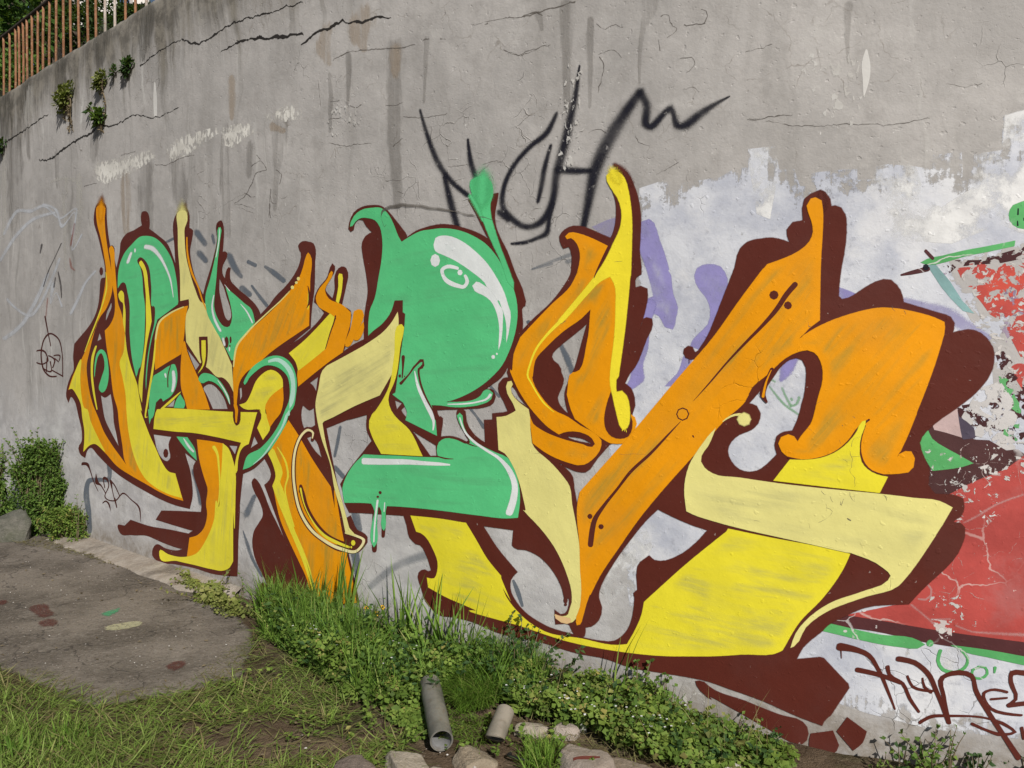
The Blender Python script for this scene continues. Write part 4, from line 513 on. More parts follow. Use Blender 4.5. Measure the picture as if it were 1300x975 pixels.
p|outline_paint|brown|9|19|brown outline and shadow of the right letters|-1036,1717! -1038,1814 -1024,1897 -1008,1973 -1022,2084 -1047,2183 -1054,2267 -1026,2299 -966,2317! -1020,2360 -1045,2396! -1085,2405 -1121,2381 -1130,2350 -1152,2342 -1170,2358 -1162,2389 -1126,2441 -1064,2465 -975,2467 -897,2453 -850,2424 -794,2371 -730,2305 -703,2273 -703,2260! -631,2289 -552,2302 -488,2308 -405,2302 -316,2279 -221,2246 -133,2202! -175,2272 -221,2351 -264,2417! -190,2428! -129,2421! -84,2428 -88,2398 -103,2333 -99,2277 -70,2208 -25,2132 18,2033 75,1910 81,1862 75,1862 68,1773 63,1722! 145,1788 61,1728 125,1786 234,1871 300,1944 339,2005 346,2068 336,2014 344,2053 337,2117 326,2135! 297,2129 287,2144 277,2185 303,2212 348,2225 406,2214 481,2180 543,2151! 561,2190 571,2255 567,2328 551,2374! 530,2415 548,2457 578,2467 619,2443 649,2390 673,2322 685,2245 685,2180 680,2093 672,1975 669,1976 660,1918! 689,1924 716,1913 719,1886 702,1799! 641,1610! 705,1777! 716,1782 739,1776 742,1754 714,1689 651,1552 636,1535 609,1484! 639,1463 657,1419 660,1385 649,1354! 634,1284! 568,1214! 538,1202! 476,1134 413,1064 394,1062 262,1098! 345,1029 352,977 352,977 372,886! 427,897! 699,1235! 868,1432! 906,1518! 954,1614! 938,1601 921,1599 900,1607 891,1625 894,1641 910,1652 926,1647 935,1628 943,1624 969,1652 996,1694 1027,1766 1057,1844 1087,1921 1112,1987 1134,2065 1164,2091 1214,2100 1263,2101 1311,2086 1338,2075! 1325,2108 1323,2133 1344,2159 1372,2162 1386,2166! 1383,2218 1390,2252 1413,2269 1445,2281 1464,2272 1482,2244 1487,2212! 1503,2214 1524,2204 1540,2176 1544,2137 1539,2040 1527,1963 1519,1876 1518,1851 1533,1835 1560,1841 1595,1863 1624,1883 1658,1902 1684,1910 1710,1907 1732,1885 1750,1846 1755,1818! 1814,1797 1882,1772 1919,1757 1931,1734 1924,1694! 1949,1702 1981,1708 2006,1703 2039,1677 2061,1640 2066,1594 2053,1539 2010,1474 1945,1412 1896,1373! 1865,1344! 1843,1320 1818,1271 1823,1243 1840,1201 1854,1159 1850,1106 1876,1070! 1951,1067 1970,1059 1974,1029 1964,995 1942,977! 1936,965! 1965,962 1977,949 1978,921 1968,880 1827,683 1791,633! 1632,597 1560,553 1496,507 1469,473 1427,431 1399,396 1373,338! 1470,363! 1482,361! 1574,271! 1578,257! 1510,131! 1485,103 1478,84! 1378,105 1246,141 1103,166 997,182 943,183 786,178 646,175 524,191 371,189 196,203 -93,202 -249,225 -391,223 -475,217 -527,241 -571,273 -606,347 -628,397 -621,419 -579,442 -552,436 -528,447! -561,521 -613,579 -645,580! -690,608 -712,676 -735,727! -1080,702! -1179,693! -1216,743 -1242,834 -1252,851! -1182,934 -1077,1035 -976,1124! -1020,1190 -1014,1281! -1179,1242! -1074,1380!;-15,1565! -63,1507 -130,1465 -192,1427! -172,1434 -153,1440 -111,1435 -100,1407 -111,1379 -176,1352 -270,1342 -488,1327! -467,1284 -459,1287 -461,1178! -392,1186 -335,1178 -283,1162! -264,1175 -294,1212 -335,1267 -347,1311 -343,1324 -318,1335 -294,1323 -289,1291 -286,1269 -247,1214 -192,1176 -161,1163! -167,1281! -114,1285! -115,1317! -26,1330 -18,1333! -48,1390 -74,1433 -74,1470 -51,1495 -33,1501 -11,1501! -22,1532;-11,1462 11,1462 47,1414 104,1356! 61,1373 18,1402 -4,1431;-668,1208! -489,1136! -483,1074! -532,1069!;-798,1373! -729,1355! -778,1311!;-717,1340 -696,1317 -704,1274 -713,1276 -750,1315! -764,1295;427,1771! 398,1676 347,1526 341,1515 307,1433 327,1328! 275,1373 262,1411 285,1461 296,1502 281,1537 281,1549 231,1607 238,1628 274,1660 353,1717;309,1228! 361,1228 413,1219 457,1195! 387,1201 335,1212;1364,1606 1388,1596 1403,1566 1405,1516 1397,1441 1390,1413 1376,1353 1354,1297! 1320,1291 1291,1271 1284,1237 1294,1197! 1250,1149 1211,1120 1181,1113 1135,1121 1099,1155 1083,1201 1098,1244 1134,1277 1184,1300 1209,1327 1218,1368 1203,1396 1168,1407! 1227,1471 1223,1458 1264,1515 1307,1576 1336,1599;-181,739! 15,740! 7,661! 18,652 90,649 168,625 250,558 297,482 307,443! 331,446 334,411 311,363 284,355 257,369! 257,339! 261,309! 337,317 351,290 383,264 413,278 416,320! 448,331 486,367 501,428 485,471 488,506 510,561 553,636 643,767 730,877 776,923! 844,896 927,869 1008,850! 955,786 873,717 789,682 760,683 737,700! 685,648 682,637 684,536! 665,519 670,500 668,466 657,396 639,348 603,302 573,279 505,266 429,264 331,272 230,280 168,296 55,352 -7,440 -4,484 33,529! -93,638
p|outline_paint|brown|6|20||956,167 992,170 1013,155 1170,122 1320,90 1404,79 1420,62 1403,-11 1387,-14 1272,22 1119,80 1014,111 1024,103 976,131
p|outline_paint|brown|4|21||1438,37! 1521,66! 1544,12! 1536,-13 1458,-67! 1431,-11
p|outline_paint|brown|4|22||1538,67! 1576,132! 1647,88! 1633,40 1599,2!
p|outline_paint|brown|5|20||322,433 319,423 313,419 306,421 303,430 306,440 313,445 319,442;321,412 319,406 313,403 307,404 304,409 307,416 313,419 319,418
r|outline_paint|brown|0.2|20||912,1604,915,1604 912,1580,915,1580
r|outline_paint|brownspray|1|10||-4378,2915,-4239,2894 -4423,2870,-4214,2841 -4431,2779,-4222,2754
r|outline_paint|brownspray|1|10||-3003,2701,-2904,2679 -3065,2666,-2880,2632 -3076,2602,-2889,2575
r|outline_paint|brownspray|1|20||1436,2275,1463,2277 1429,2248,1480,2245 1428,2207,1474,2198
r|outline_paint|brownspray|1|20||549,2477,570,2501 584,2443,619,2469 620,2382,660,2400
r|outline_paint|brownspray|1|10||-2499,2536,-2456,2524 -2538,2512,-2449,2494 -2539,2460,-2464,2449
p|letter_fill|orange_v|5|11|orange pointed left letter|-4397,2863 -4310,2867 -4241,2836 -4255,2768 -4248,2668 -4198,2474 -4137,2292 -4126,2172 -4238,2024 -4381,1943 -4586,1670 -4655,1524 -4635,1399 -4555,1224 -4439,1099! -4348,996 -4189,885 -4014,788 -3825,682! -3784,667! -3960,783 -3989,889 -4048,1083 -4066,1182 -4129,1289 -4188,1527 -4250,1698 -4280,1829! -4175,1877 -4094,1954 -4078,2081 -4118,2192 -4154,2431 -4174,2502 -4133,2518 -4090,2485 -4078,2386 -4051,2207 -4014,2029 -3972,1978 -3922,1860 -3896,1704 -3817,1530 -3738,1416 -3605,1154 -3674,1198 -3550,1015 -3437,900 -3345,806 -3253,749 -3145,741! -3035,554! -3186,559 -3370,580 -3602,622 -3847,665 -4105,721 -4331,814 -4545,870 -4645,847 -4770,785! -4745,877 -4737,963 -4775,1088 -4796,1194 -4884,1276 -5002,1332 -5070,1320! -4970,1436 -4793,1566 -4583,1743 -4431,1894 -4354,2028 -4266,2200 -4238,2318 -4268,2441 -4332,2607 -4397,2744
p|letter_fill|yellow_v|5|12||-4766,1587 -4957,1436 -5056,1323! -5002,1332 -4884,1276 -4796,1194 -4775,1088 -4737,963 -4745,877 -4770,785! -4645,847 -4545,870 -4319,815! -4469,938 -4611,1075 -4657,1157 -4720,1165 -4791,1322 -4798,1438
p|letter_fill|yellow_v|5|12||-3903,1801! -3941,1646 -4013,1568 -3969,1451 -3921,1295 -3914,1188 -3878,995 -3759,780 -3620,668 -3445,610 -3222,578 -3052,572! -3145,741! -3253,749 -3345,806 -3437,900 -3550,1015 -3674,1198 -3605,1154 -3738,1416 -3817,1530 -3880,1665
p|letter_fill|yellow_v|5|13||-4011,2117 -3962,2144 -3920,2122 -3909,2044 -3898,2014 -3901,1801! -3932,1880 -3948,2055 -3958,2056
r|highlight_mark|yellow_v|0.3|12||-4251,2309,-4240,2309 -4245,2199,-4218,2197 -4295,2103,-4268,2099 -4354,2030,-4331,2026 -4468,1907,-4441,1902 -4596,1776,-4568,1771 -4694,1661,-4680,1659
p|letter_fill|green|5|14|green rounded letter top|-4016,2264 -3992,2340 -3913,2431 -3784,2496 -3640,2544 -3561,2542 -3388,2505 -3242,2420 -3137,2312 -3087,2185 -3066,2015! -3075,1998! -3378,1896! -3469,1746 -3554,1494 -3579,1358! -3594,1494 -3673,1531 -3731,1449! -3794,1607 -3819,1781 -3824,2069 -3849,2128 -3889,2202 -3942,2212 -4020,2171!
r|highlight_mark|white|0.8|15||-3575,2442,-3551,2481 -3471,2420,-3423,2455 -3381,2376,-3327,2392 -3266,2282,-3226,2288 -3192,2189,-3161,2191 -3141,2054,-3130,2054
r|highlight_mark|white|0.8|15||-3811,2365,-3871,2379 -3774,2420,-3821,2431;-3747,2450,-3710,2447 -3745,2445,-3712,2442
p|outline_paint|brown|9|16||-3686,2365 -3645,2382 -3582,2361 -3513,2305 -3471,2154 -3448,1991 -3432,1995 -3426,1875 -3477,1774 -3574,1494 -3600,1305 -3595,1154! -3644,1171! -3700,1340 -3727,1454! -3653,1531 -3592,1682 -3562,1869 -3558,2000 -3584,2104 -3609,2255 -3637,2314
p|letter_fill|yellow_v|5|17||-3656,2348 -3630,2358 -3597,2339 -3540,2269 -3514,2156 -3489,2034 -3480,1997 -3464,1885! -3548,1701 -3603,1513 -3639,1351 -3652,1256! -3699,1359 -3693,1417 -3643,1531 -3577,1701 -3547,1869 -3548,2000 -3546,2065 -3563,2168 -3599,2283
p|letter_fill|green|5|17||-3554,1203! -3466,1207! -3537,1096!
p|letter_fill|orange_v|5|17|orange block of the second letter|-2929,1978! -3024,1969 -3220,1923 -3360,1855 -3401,1745 -3424,1635 -3422,1514! -3230,1575 -3041,1633! -2994,1765 -2965,1897
r|highlight_mark|pale|0.3|18||-2992,1978,-2986,1971 -3209,1937,-3194,1926 -3374,1863,-3347,1855 -3420,1747,-3394,1744
r|letter_fill|yellow_v|0.1|19||-3417,1737,-3398,1736 -3454,1589,-3424,1588 -3515,1421,-3481,1419 -3577,1260,-3546,1259 -3603,1135,-3588,1145 -3567,1143,-3571,1148
p|letter_fill|orange_v|5|18||-3013,1704! -2995,1726 -2955,1651 -2857,1520 -2730,1366 -2653,1243! -2957,1230! -2990,1297 -3039,1376 -3048,1500 -3033,1624
p|letter_fill|green|5|20||-3203,1544 -3131,1553 -3106,1517 -3118,1392 -3164,1341 -3312,1277! -3330,1297 -3426,1264! -3487,1145 -3536,1129! -3532,1260 -3489,1402 -3448,1466! -3343,1497
p|letter_fill|green|5|19||-3058,1335! -2990,1262 -3008,1237! -3149,1236! -3112,1293
r|letter_fill|yellow_v|0.1|21||-3057,1355,-3050,1351 -3214,1286,-3190,1273 -3350,1221,-3334,1212
r|highlight_mark|white|0.7|22||-3178,1489,-3124,1491 -3174,1427,-3114,1427 -3188,1365,-3146,1362;-3288,1473,-3251,1477 -3280,1464,-3252,1467
r|letter_fill|palespray|1|11||-3083,2670,-2895,2648 -3075,2625,-2904,2606
r|letter_fill|orangespray|1|12||-4411,2868,-4225,2843 -4395,2785,-4255,2768
r|outline_paint|brown|0.2|23||-3198,1545,-3184,1543 -3237,1480,-3221,1479 -3243,1389,-3227,1389
p|letter_fill|pale|6|19|pale yellow spiked letter|-3057,2654 -2996,2669 -2920,2644 -2913,2590 -2952,2542 -2954,2455 -2937,2332 -2889,2215 -2826,2099 -2731,1991 -2707,1990 -2607,1860 -2502,1732 -2364,1553! -2346,1376! -2389,1425 -2493,1473 -2539,1472 -2662,1530 -2725,1551! -2782,1572! -2961,1721! -2966,1853 -2948,1922 -2909,1964! -2908,2025 -2911,2030! -3031,2022! -3026,2216 -3047,2394 -3048,2552
p|outline_paint|brown|9|20||-2782,1749! -2673,1749! -2671,1675 -2684,1589 -2701,1547 -2808,1478! -2833,1502! -2754,1572! -2769,1606
p|letter_fill|yellow|5|21||-2750,1725! -2697,1726! -2708,1589 -2725,1555 -2808,1492! -2738,1572 -2748,1606
r|letter_fill|orange|0.2|20||-2928,2466,-2911,2464 -2930,2383,-2907,2382 -2879,2221,-2850,2224 -2780,2095,-2758,2097 -2732,2007,-2713,2009 -2691,1954,-2676,1957 -2536,1789,-2527,1792
p|letter_fill|green|5|21|green forked letter|-2498,2495 -2475,2493 -2488,2403 -2521,2257 -2539,2150 -2564,2034 -2574,1959 -2530,1874 -2448,1815 -2381,1816 -2348,1877 -2361,1951 -2384,2009 -2420,2081! -2333,2035 -2206,1964 -2123,1917 -2091,1841! -2132,1802 -2239,1728 -2304,1680 -2342,1590! -2364,1590! -2472,1714 -2577,1817 -2668,1929 -2682,2023 -2616,2146 -2551,2284 -2510,2405
r|highlight_mark|white|0.8|22||-2490,2486,-2481,2485 -2503,2413,-2488,2411 -2542,2301,-2530,2299;-2580,2036,-2565,2034 -2611,1961,-2583,1960 -2593,1881,-2558,1886 -2519,1790,-2483,1798;-2437,2101,-2431,2103 -2381,2056,-2371,2060;-2251,1961,-2245,1964 -2187,1908,-2171,1914 -2127,1835,-2109,1840;-2482,1729,-2447,1733 -2468,1695,-2433,1700;-2402,1668,-2375,1668 -2399,1656,-2378,1656
p|outline_paint|brown|5|23||-2398,1709 -2406,1683 -2424,1672 -2442,1683 -2449,1710 -2441,1737 -2422,1748 -2405,1736;-2359,1725 -2364,1708 -2373,1701 -2382,1708 -2386,1726 -2382,1743 -2372,1750 -2363,1743;-2372,1684 -2375,1680 -2382,1678 -2390,1680 -2393,1685 -2389,1689 -2382,1691 -2375,1689
p|letter_fill|orange_d|5|23|orange upper arm of the third letter|-1546,2232 -1532,2244 -1515,2230 -1517,2072 -1525,1913 -1532,1802! -1869,1664 -1928,1637! -2075,1558 -2201,1501 -2273,1435 -2296,1353 -2298,1263 -2265,1256 -2280,1190 -2321,1184 -2334,1253 -2340,1343 -2343,1508 -2312,1647 -2239,1728 -2098,1805 -1937,1887 -1782,1973 -1827,1952 -1701,2030 -1616,2100 -1574,2172
r|highlight_mark|pale|0.4|24||-1824,1954,-1829,1958 -1717,2025,-1710,2021 -1799,1977,-1791,1971 -1968,1891,-1958,1884 -2190,1771,-2173,1763 -2316,1674,-2292,1669 -2348,1549,-2331,1548
r|highlight_mark|yellow|0.3|24||-1535,2021,-1530,2021 -1543,1914,-1529,1913 -1543,1903,-1534,1902
r|outline_paint|brown|0.3|25||-1540,2044,-1534,2043 -1549,1915,-1542,1913 -1552,1912,-1549,1910
p|highlight_mark|pale|5|24||-1615,2093 -1619,2086 -1628,2084 -1638,2088 -1641,2094 -1637,2100 -1628,2102 -1619,2099;-1634,2070 -1639,2064 -1649,2062 -1659,2065 -1663,2071 -1659,2077 -1649,2079 -1639,2076;-1672,2042 -1677,2034 -1689,2031 -1701,2035 -1706,2044 -1701,2052 -1689,2055 -1677,2051
p|letter_fill|orange|5|24||-1320,2118 -1309,2110 -1342,2061 -1381,2013 -1365,1976 -1214,1908 -1152,1867! -1154,1818 -1195,1712 -1222,1638! -1326,1591 -1472,1517 -1637,1428! -1642,1523 -1506,1591 -1374,1660! -1312,1786 -1274,1839! -1344,1874 -1450,1932 -1461,1966 -1443,2002 -1353,2077
p|letter_fill|yellow_d|5|25||-1333,1866! -1290,1843! -1324,1765 -1374,1660! -1506,1591 -1636,1526! -1659,1575 -1726,1632! -1574,1710 -1457,1782
r|outline_paint|brown|0.2|26||-1291,1851,-1278,1849 -1296,1834,-1284,1831 -1334,1759,-1324,1756 -1379,1660,-1372,1659
p|letter_fill|yellow|5|25||-1250,2099 -1228,2094 -1226,2040 -1240,1970 -1257,1928! -1278,1940! -1256,2028
p|paint_drip|orange|5|25||-1131,1838 -1121,1873 -1090,1882 -1054,1874 -1042,1849 -1070,1794 -1122,1718 -1175,1669 -1196,1673 -1153,1768
p|paint_drip|orange|5|26||-1045,1808 -1040,1780 -1061,1731 -1091,1707 -1117,1707 -1122,1718 -1081,1767
p|letter_fill|yellow|5|24|yellow crossbar of the second letter|-3304,1225! -2864,1230 -2393,1234 -2068,1244! -2074,1236! -2168,1033! -2224,1013 -2267,978 -2297,910 -2321,825 -2335,824 -2327,891 -2296,967 -2252,1036! -2548,1054 -2868,1065 -3127,1059 -3470,1059! -3448,1152 -3408,1209 -3351,1211
p|outline_paint|brown|9|25||-2346,1261! -2341,1179 -2314,1151 -2278,1164 -2262,1264!
r|letter_fill|orange|0.2|26||-2340,1274,-2298,1282 -2328,1252,-2288,1256 -2326,1204,-2297,1205 -2323,1175,-2302,1176
p|letter_fill|yellow|5|27||-2077,1447 -2009,1495 -1917,1524 -1840,1505 -1796,1467 -1791,1421! -1894,1364 -1960,1315 -1974,1244 -1948,1221 -1923,1160 -2003,1072! -2063,1144! -2014,1234 -2040,1265 -2014,1242 -2033,1269! -2247,1277 -2268,1288! -2190,1307 -2134,1366
p|letter_fill|orange|5|28||-1791,1414! -1786,1337 -1819,1250 -1870,1209 -1923,1160! -1955,1221 -1967,1268 -1973,1275 -1946,1324 -1881,1373
p|letter_fill|green|5|29|green ring around the third letter|-2209,1428 -2145,1518 -2021,1582 -1889,1615 -1788,1606 -1702,1560 -1657,1477 -1662,1371 -1694,1286 -1706,1278 -1770,1168 -1886,1044 -2032,947 -2170,875 -2234,857! -2197,934 -2031,1011 -1898,1106 -1807,1205 -1762,1276 -1730,1323 -1717,1408 -1740,1484 -1802,1529 -1890,1555 -1982,1555 -2076,1518 -2159,1469 -2202,1428
r|highlight_mark|whitegreen|0.35|30||-1933,1572,-1938,1590 -1844,1577,-1834,1604 -1782,1549,-1746,1571 -1727,1493,-1679,1505 -1709,1423,-1663,1424 -1727,1326,-1684,1322 -1725,1239,-1762,1238 -1741,1254,-1746,1238 -1804,1169,-1786,1164 -1906,1062,-1891,1057 -2011,968,-1999,962 -2117,902,-2112,899
p|letter_fill|green|5|27||-2801,1451 -2759,1486 -2663,1491 -2539,1455 -2449,1390 -2391,1317 -2388,1288 -2421,1324 -2480,1381 -2570,1429 -2664,1445 -2761,1427
r|highlight_mark|white|0.4|28||-2542,1445,-2536,1448 -2472,1387,-2457,1392 -2413,1323,-2399,1326 -2395,1291,-2388,1293
p|letter_fill|orange|5|25||-2820,1017! -2642,1017 -2473,1011! -2429,916! -2511,656 -2609,410! -2649,383 -2848,187 -2985,148! -2947,288! -2828,327 -2728,406 -2693,524 -2701,549 -2681,689 -2712,738 -2751,803 -2790,887
p|letter_fill|yellow_v|5|26|yellow hooked foot of the second letter|-2480,1012! -2413,984 -2356,905 -2328,824 -2331,675 -2350,444 -2356,548 -2377,211! -2423,161 -2499,127 -2655,110 -2884,102 -3127,93 -3384,93 -3384,122 -3253,119 -3126,121 -2985,143 -2848,192 -2714,313 -2599,475 -2565,607 -2543,567 -2509,741 -2490,886
r|highlight_mark|yellow|0.5|27||-2611,966,-2565,984 -2577,943,-2539,953 -2543,838,-2516,842 -2537,653,-2515,655 -2584,512,-2566,512 -2630,421,-2618,420
p|letter_fill|green|5|26||-3110,1019! -2954,1024! -2839,927 -2827,871! -2906,904 -3024,966
r|highlight_mark|white|0.8|27||-3013,1009,-2998,1015 -2956,955,-2921,972 -2884,922,-2859,936
p|letter_fill|orange_v|5|31|orange leg of the third letter|-1732,1208! -1642,1125 -1513,987 -1340,825! -1303,697 -1307,806 -1244,573 -1203,440 -1151,290 -1116,166! -1531,73! -1564,219 -1647,327 -1743,444 -1829,565 -1903,784! -1863,851 -1901,934 -1945,985! -1847,1078
p|letter_fill|yellow_v|5|32||-1945,981! -1901,926 -1870,842 -1906,776! -1878,724 -1742,522 -1622,354 -1552,236 -1507,138! -1529,270 -1598,396 -1693,528 -1752,660 -1801,771 -1826,807 -1799,872 -1849,961 -1899,1020
r|highlight_mark|yellow|0.4|33||-1852,1030,-1843,1033 -1771,934,-1750,940 -1754,861,-1732,862 -1784,773,-1767,774 -1761,673,-1744,677 -1698,542,-1686,546
r|outline_paint|brown|0.1|34||-1483,1107,-1517,1108 -1472,1148,-1510,1135 -1541,1174,-1540,1144 -1616,1135,-1583,1120 -1682,1039,-1640,1035 -1710,911,-1664,914 -1700,779,-1654,788 -1654,643,-1607,659 -1557,540,-1516,566 -1413,477,-1385,508 -1254,445,-1237,481 -1185,451,-1178,480
r|outline_paint|brown|0.1|35||-1634,794,-1598,800 -1639,761,-1583,774 -1592,673,-1548,689 -1512,576,-1467,601 -1407,507,-1369,541 -1290,475,-1265,516 -1188,472,-1174,509
r|letter_fill|orange|0.2|36||-1641,756,-1629,759 -1603,659,-1585,666 -1512,562,-1491,575 -1385,494,-1368,512 -1291,483,-1286,490
r|letter_fill|yellow|0.15|37||-1628,783,-1609,788 -1599,707,-1588,710 -1507,588,-1495,594 -1418,521,-1402,536 -1306,490,-1293,509 -1185,477,-1177,490
r|letter_fill|cream|0.1|38|cream looped line|-1497,1113,-1508,1114 -1486,1144,-1503,1139 -1541,1167,-1540,1152 -1608,1132,-1591,1124 -1672,1038,-1651,1036 -1699,912,-1675,913 -1689,781,-1665,786 -1643,647,-1618,655 -1548,546,-1526,560 -1407,484,-1392,501 -1250,454,-1241,473 -1108,465,-1118,478 -1044,548,-1068,540 -1113,566,-1122,552 -1203,574,-1210,559
p|letter_fill|yellow|5|39||-1128,516 -1133,505 -1144,500 -1155,502 -1160,512 -1155,523 -1144,528 -1133,526;-1152,488 -1154,482 -1160,479 -1166,481 -1168,485 -1166,491 -1160,494 -1154,492
p|letter_fill|green|5|12||-4480,1567 -4441,1638 -4356,1674 -4276,1648 -4222,1527 -4226,1427 -4288,1335 -4359,1317 -4405,1342 -4354,1435 -4292,1527 -4301,1597 -4357,1648 -4418,1618 -4456,1556 -4492,1443
r|letter_fill|yellow_v|0.2|13||-4481,1697,-4444,1692 -4546,1620,-4493,1616 -4567,1483,-4522,1484 -4536,1316,-4493,1320 -4472,1174,-4448,1177
p|letter_fill|green|5|27|large green rounded letter|-1155,2370 -1121,2423 -1064,2449 -975,2453 -897,2443 -850,2411 -803,2346 -767,2275 -741,2240! -685,2261 -596,2285 -522,2287 -446,2286 -332,2265 -237,2228 -145,2171 -84,2106 -33,2030 7,1961 29,1900 38,1833 27,1743 -11,1641 -55,1568 -130,1500 -223,1442 -334,1395 -425,1368! -326,1370 -223,1388 -188,1408 -172,1430 -138,1439 -115,1423 -126,1394 -180,1368 -270,1351 -367,1345 -458,1351 -525,1351! -497,1283! -493,1253 -486,1188! -709,1260! -697,1304 -717,1342! -726,1357! -805,1398! -814,1408! -776,1551 -742,1726 -760,1860! -792,1861! -873,1796 -991,1733 -1001,1730! -1000,1813 -979,1896 -969,1909 -919,2064 -894,2171 -889,2266 -908,2342 -946,2384 -1005,2403 -1065,2410 -1111,2394 -1137,2372
p|letter_fill|green|14|28||-249,2511 -205,2522 -129,2488 -120,2420 -133,2391 -131,2329 -107,2254 -70,2159 -25,2059 11,1961 -15,1986! -55,2086 -107,2181 -144,2251 -179,2328 -213,2393 -236,2439
p|highlight_mark|white|5|28|white gloss highlight on the green letter|-501,2207 -489,2238 -447,2247 -405,2243 -316,2210 -221,2147 -145,2079 -85,2002 -40,1927 -15,1859 -5,1835 -11,1750 -26,1684! -26,1775 -55,1861 -77,1898 -85,1886 -160,1988 -253,2055 -365,2119 -447,2154 -489,2173
p|highlight_mark|white|5|29||-237,1973 -214,1991 -175,1976 -107,1924 -70,1867 -55,1849 -51,1775 -62,1684 -74,1647! -70,1776 -92,1850 -122,1894 -175,1927 -222,1948
r|highlight_mark|white|0.15|30||-335,2078,-338,2062 -408,2094,-403,2074 -456,2072,-431,2063 -441,2023,-420,2034 -337,1968,-328,1988 -287,1964,-298,1982 -260,1999,-285,2002 -275,2028,-294,2024
p|highlight_mark|white|5|31||-460,2120 -469,2098 -492,2090 -515,2101 -524,2124 -514,2147 -492,2154 -469,2143;-303,2046 -308,2036 -320,2032 -333,2037 -338,2048 -333,2059 -320,2062 -308,2057
p|highlight_mark|white|5|28||-100,1608 -102,1602 -109,1600 -115,1602 -118,1608 -115,1613 -109,1615 -102,1613;-80,1623 -82,1619 -86,1617 -90,1619 -92,1623 -90,1627 -86,1629 -82,1627
r|highlight_mark|white|0.5|28||-138,1418,-122,1408 -150,1402,-141,1392 -209,1381,-206,1372 -302,1367,-302,1358 -408,1360,-408,1355
p|outline_paint|brown|9|28||-792,1917! -737,1916! -737,1853! -719,1842! -724,1786 -748,1645 -791,1414! -819,1401! -833,1489 -780,1693 -769,1854 -807,1808 -874,1748 -981,1702 -1031,1699! -991,1733 -873,1803 -816,1862
r|outline_paint|brown|0.2|29||-741,1605,-714,1605 -737,1552,-722,1551 -739,1494,-730,1494
r|outline_paint|brown|0.2|30||-735,1457,-753,1468 -680,1509,-689,1514 -625,1561,-636,1569 -586,1581,-577,1596 -588,1568,-570,1563 -619,1545,-603,1540 -616,1498,-601,1500 -577,1399,-562,1403 -545,1339,-525,1347 -505,1277,-480,1288
p|outline_paint|brown|5|31||-746,1503 -748,1498 -753,1496 -758,1498 -761,1503 -758,1507 -753,1509 -748,1508;-712,1501 -713,1498 -716,1497 -720,1498 -721,1501 -720,1504 -716,1505 -713,1504
r|highlight_mark|white|0.35|31||-645,1528,-638,1529 -632,1457,-612,1462 -582,1363,-557,1373 -532,1287,-505,1296 -515,1258,-496,1260 -515,1217,-505,1217
p|letter_fill|green|5|28|green block under the large green letter|-1049,1042! -879,1049 -807,1053 -624,1059 -472,1067! -483,1104 -468,1150 -425,1172 -351,1169 -271,1153 -255,1163! -294,1212 -331,1267 -344,1299 -328,1312 -312,1300 -309,1262 -282,1209 -239,1172 -169,1142 -93,1117 -26,1097 18,1033 44,950 47,883 36,804! -26,794 -208,789 -452,786 -809,770 -881,764 -999,765 -1218,746! -1234,828 -1198,903 -1129,981
r|outline_paint|brown|0.2|29||-479,1071,-477,1078 -427,1063,-425,1071 -372,1067,-372,1070
r|outline_paint|brown|0.2|29||-296,1159,-293,1165 -256,1147,-253,1154 -216,1142,-215,1144
r|outline_paint|brown|0.2|30||-980,1129,-972,1125 -1021,1094,-1011,1089 -1069,1042,-1065,1040;-293,1201,-288,1204 -269,1174,-264,1177
r|highlight_mark|white|0.35|31|long white highlight on the green block|-1050,984,-1048,1025 -880,996,-878,1033 -693,1012,-691,1043 -581,1018,-579,1042 -452,1026,-450,1043 -397,1031,-396,1040
r|highlight_mark|white|0.35|31||-331,1285,-322,1288 -300,1215,-289,1221 -252,1171,-241,1181 -166,1125,-156,1137 -78,1081,-63,1095 -26,1023,4,1039 -1,962,37,970 -11,893,33,890 -34,831,12,825
p|outline_paint|brown|5|29||-909,835 -912,830 -919,827 -926,829 -929,833 -926,839 -919,841 -912,840;-928,809 -931,804 -939,801 -947,802 -950,807 -947,812 -939,815 -931,814
p|paint_drip|green|5|29||-999,774! -964,721 -980,671 -986,529 -973,515 -956,533 -948,674 -930,757 -908,728 -905,631 -892,622 -882,637 -879,731 -866,771! -876,787!
r|highlight_mark|white|0.3|30||-950,783,-932,784 -962,715,-947,716 -975,622,-961,623 -978,544,-968,546;-887,779,-879,779 -893,730,-885,730
r|letter_fill|greenspray|1|29||-244,2530,-107,2506 -263,2489,-95,2462 -244,2411,-122,2393
r|letter_fill|greenspray|1|30||-273,2428,-232,2441 -234,2369,-192,2381 -185,2300,-164,2306
p|letter_fill|pale_d|5|40|pale yellow slanted letter with a long tail|-771,1854! -765,1817 -780,1693 -811,1517! -910,1393! -1126,1322 -1307,1252! -1396,1221! -1410,1207! -1386,1107 -1311,915 -1242,754 -1180,599! -1164,587 -1123,560! -1207,562! -1243,682 -1307,835 -1333,950 -1420,1127 -1458,1244 -1469,1310 -1439,1422 -1402,1525 -1359,1555! -1175,1620 -991,1692 -874,1752 -807,1808
p|letter_fill|yellow|5|41||-751,1786 -738,1786 -752,1659 -795,1470 -833,1408! -843,1367 -820,1306 -782,1270 -682,1204 -589,1070! -903,1060! -976,1157 -997,1201! -995,1243 -955,1297 -975,1272 -896,1351 -833,1442 -794,1605
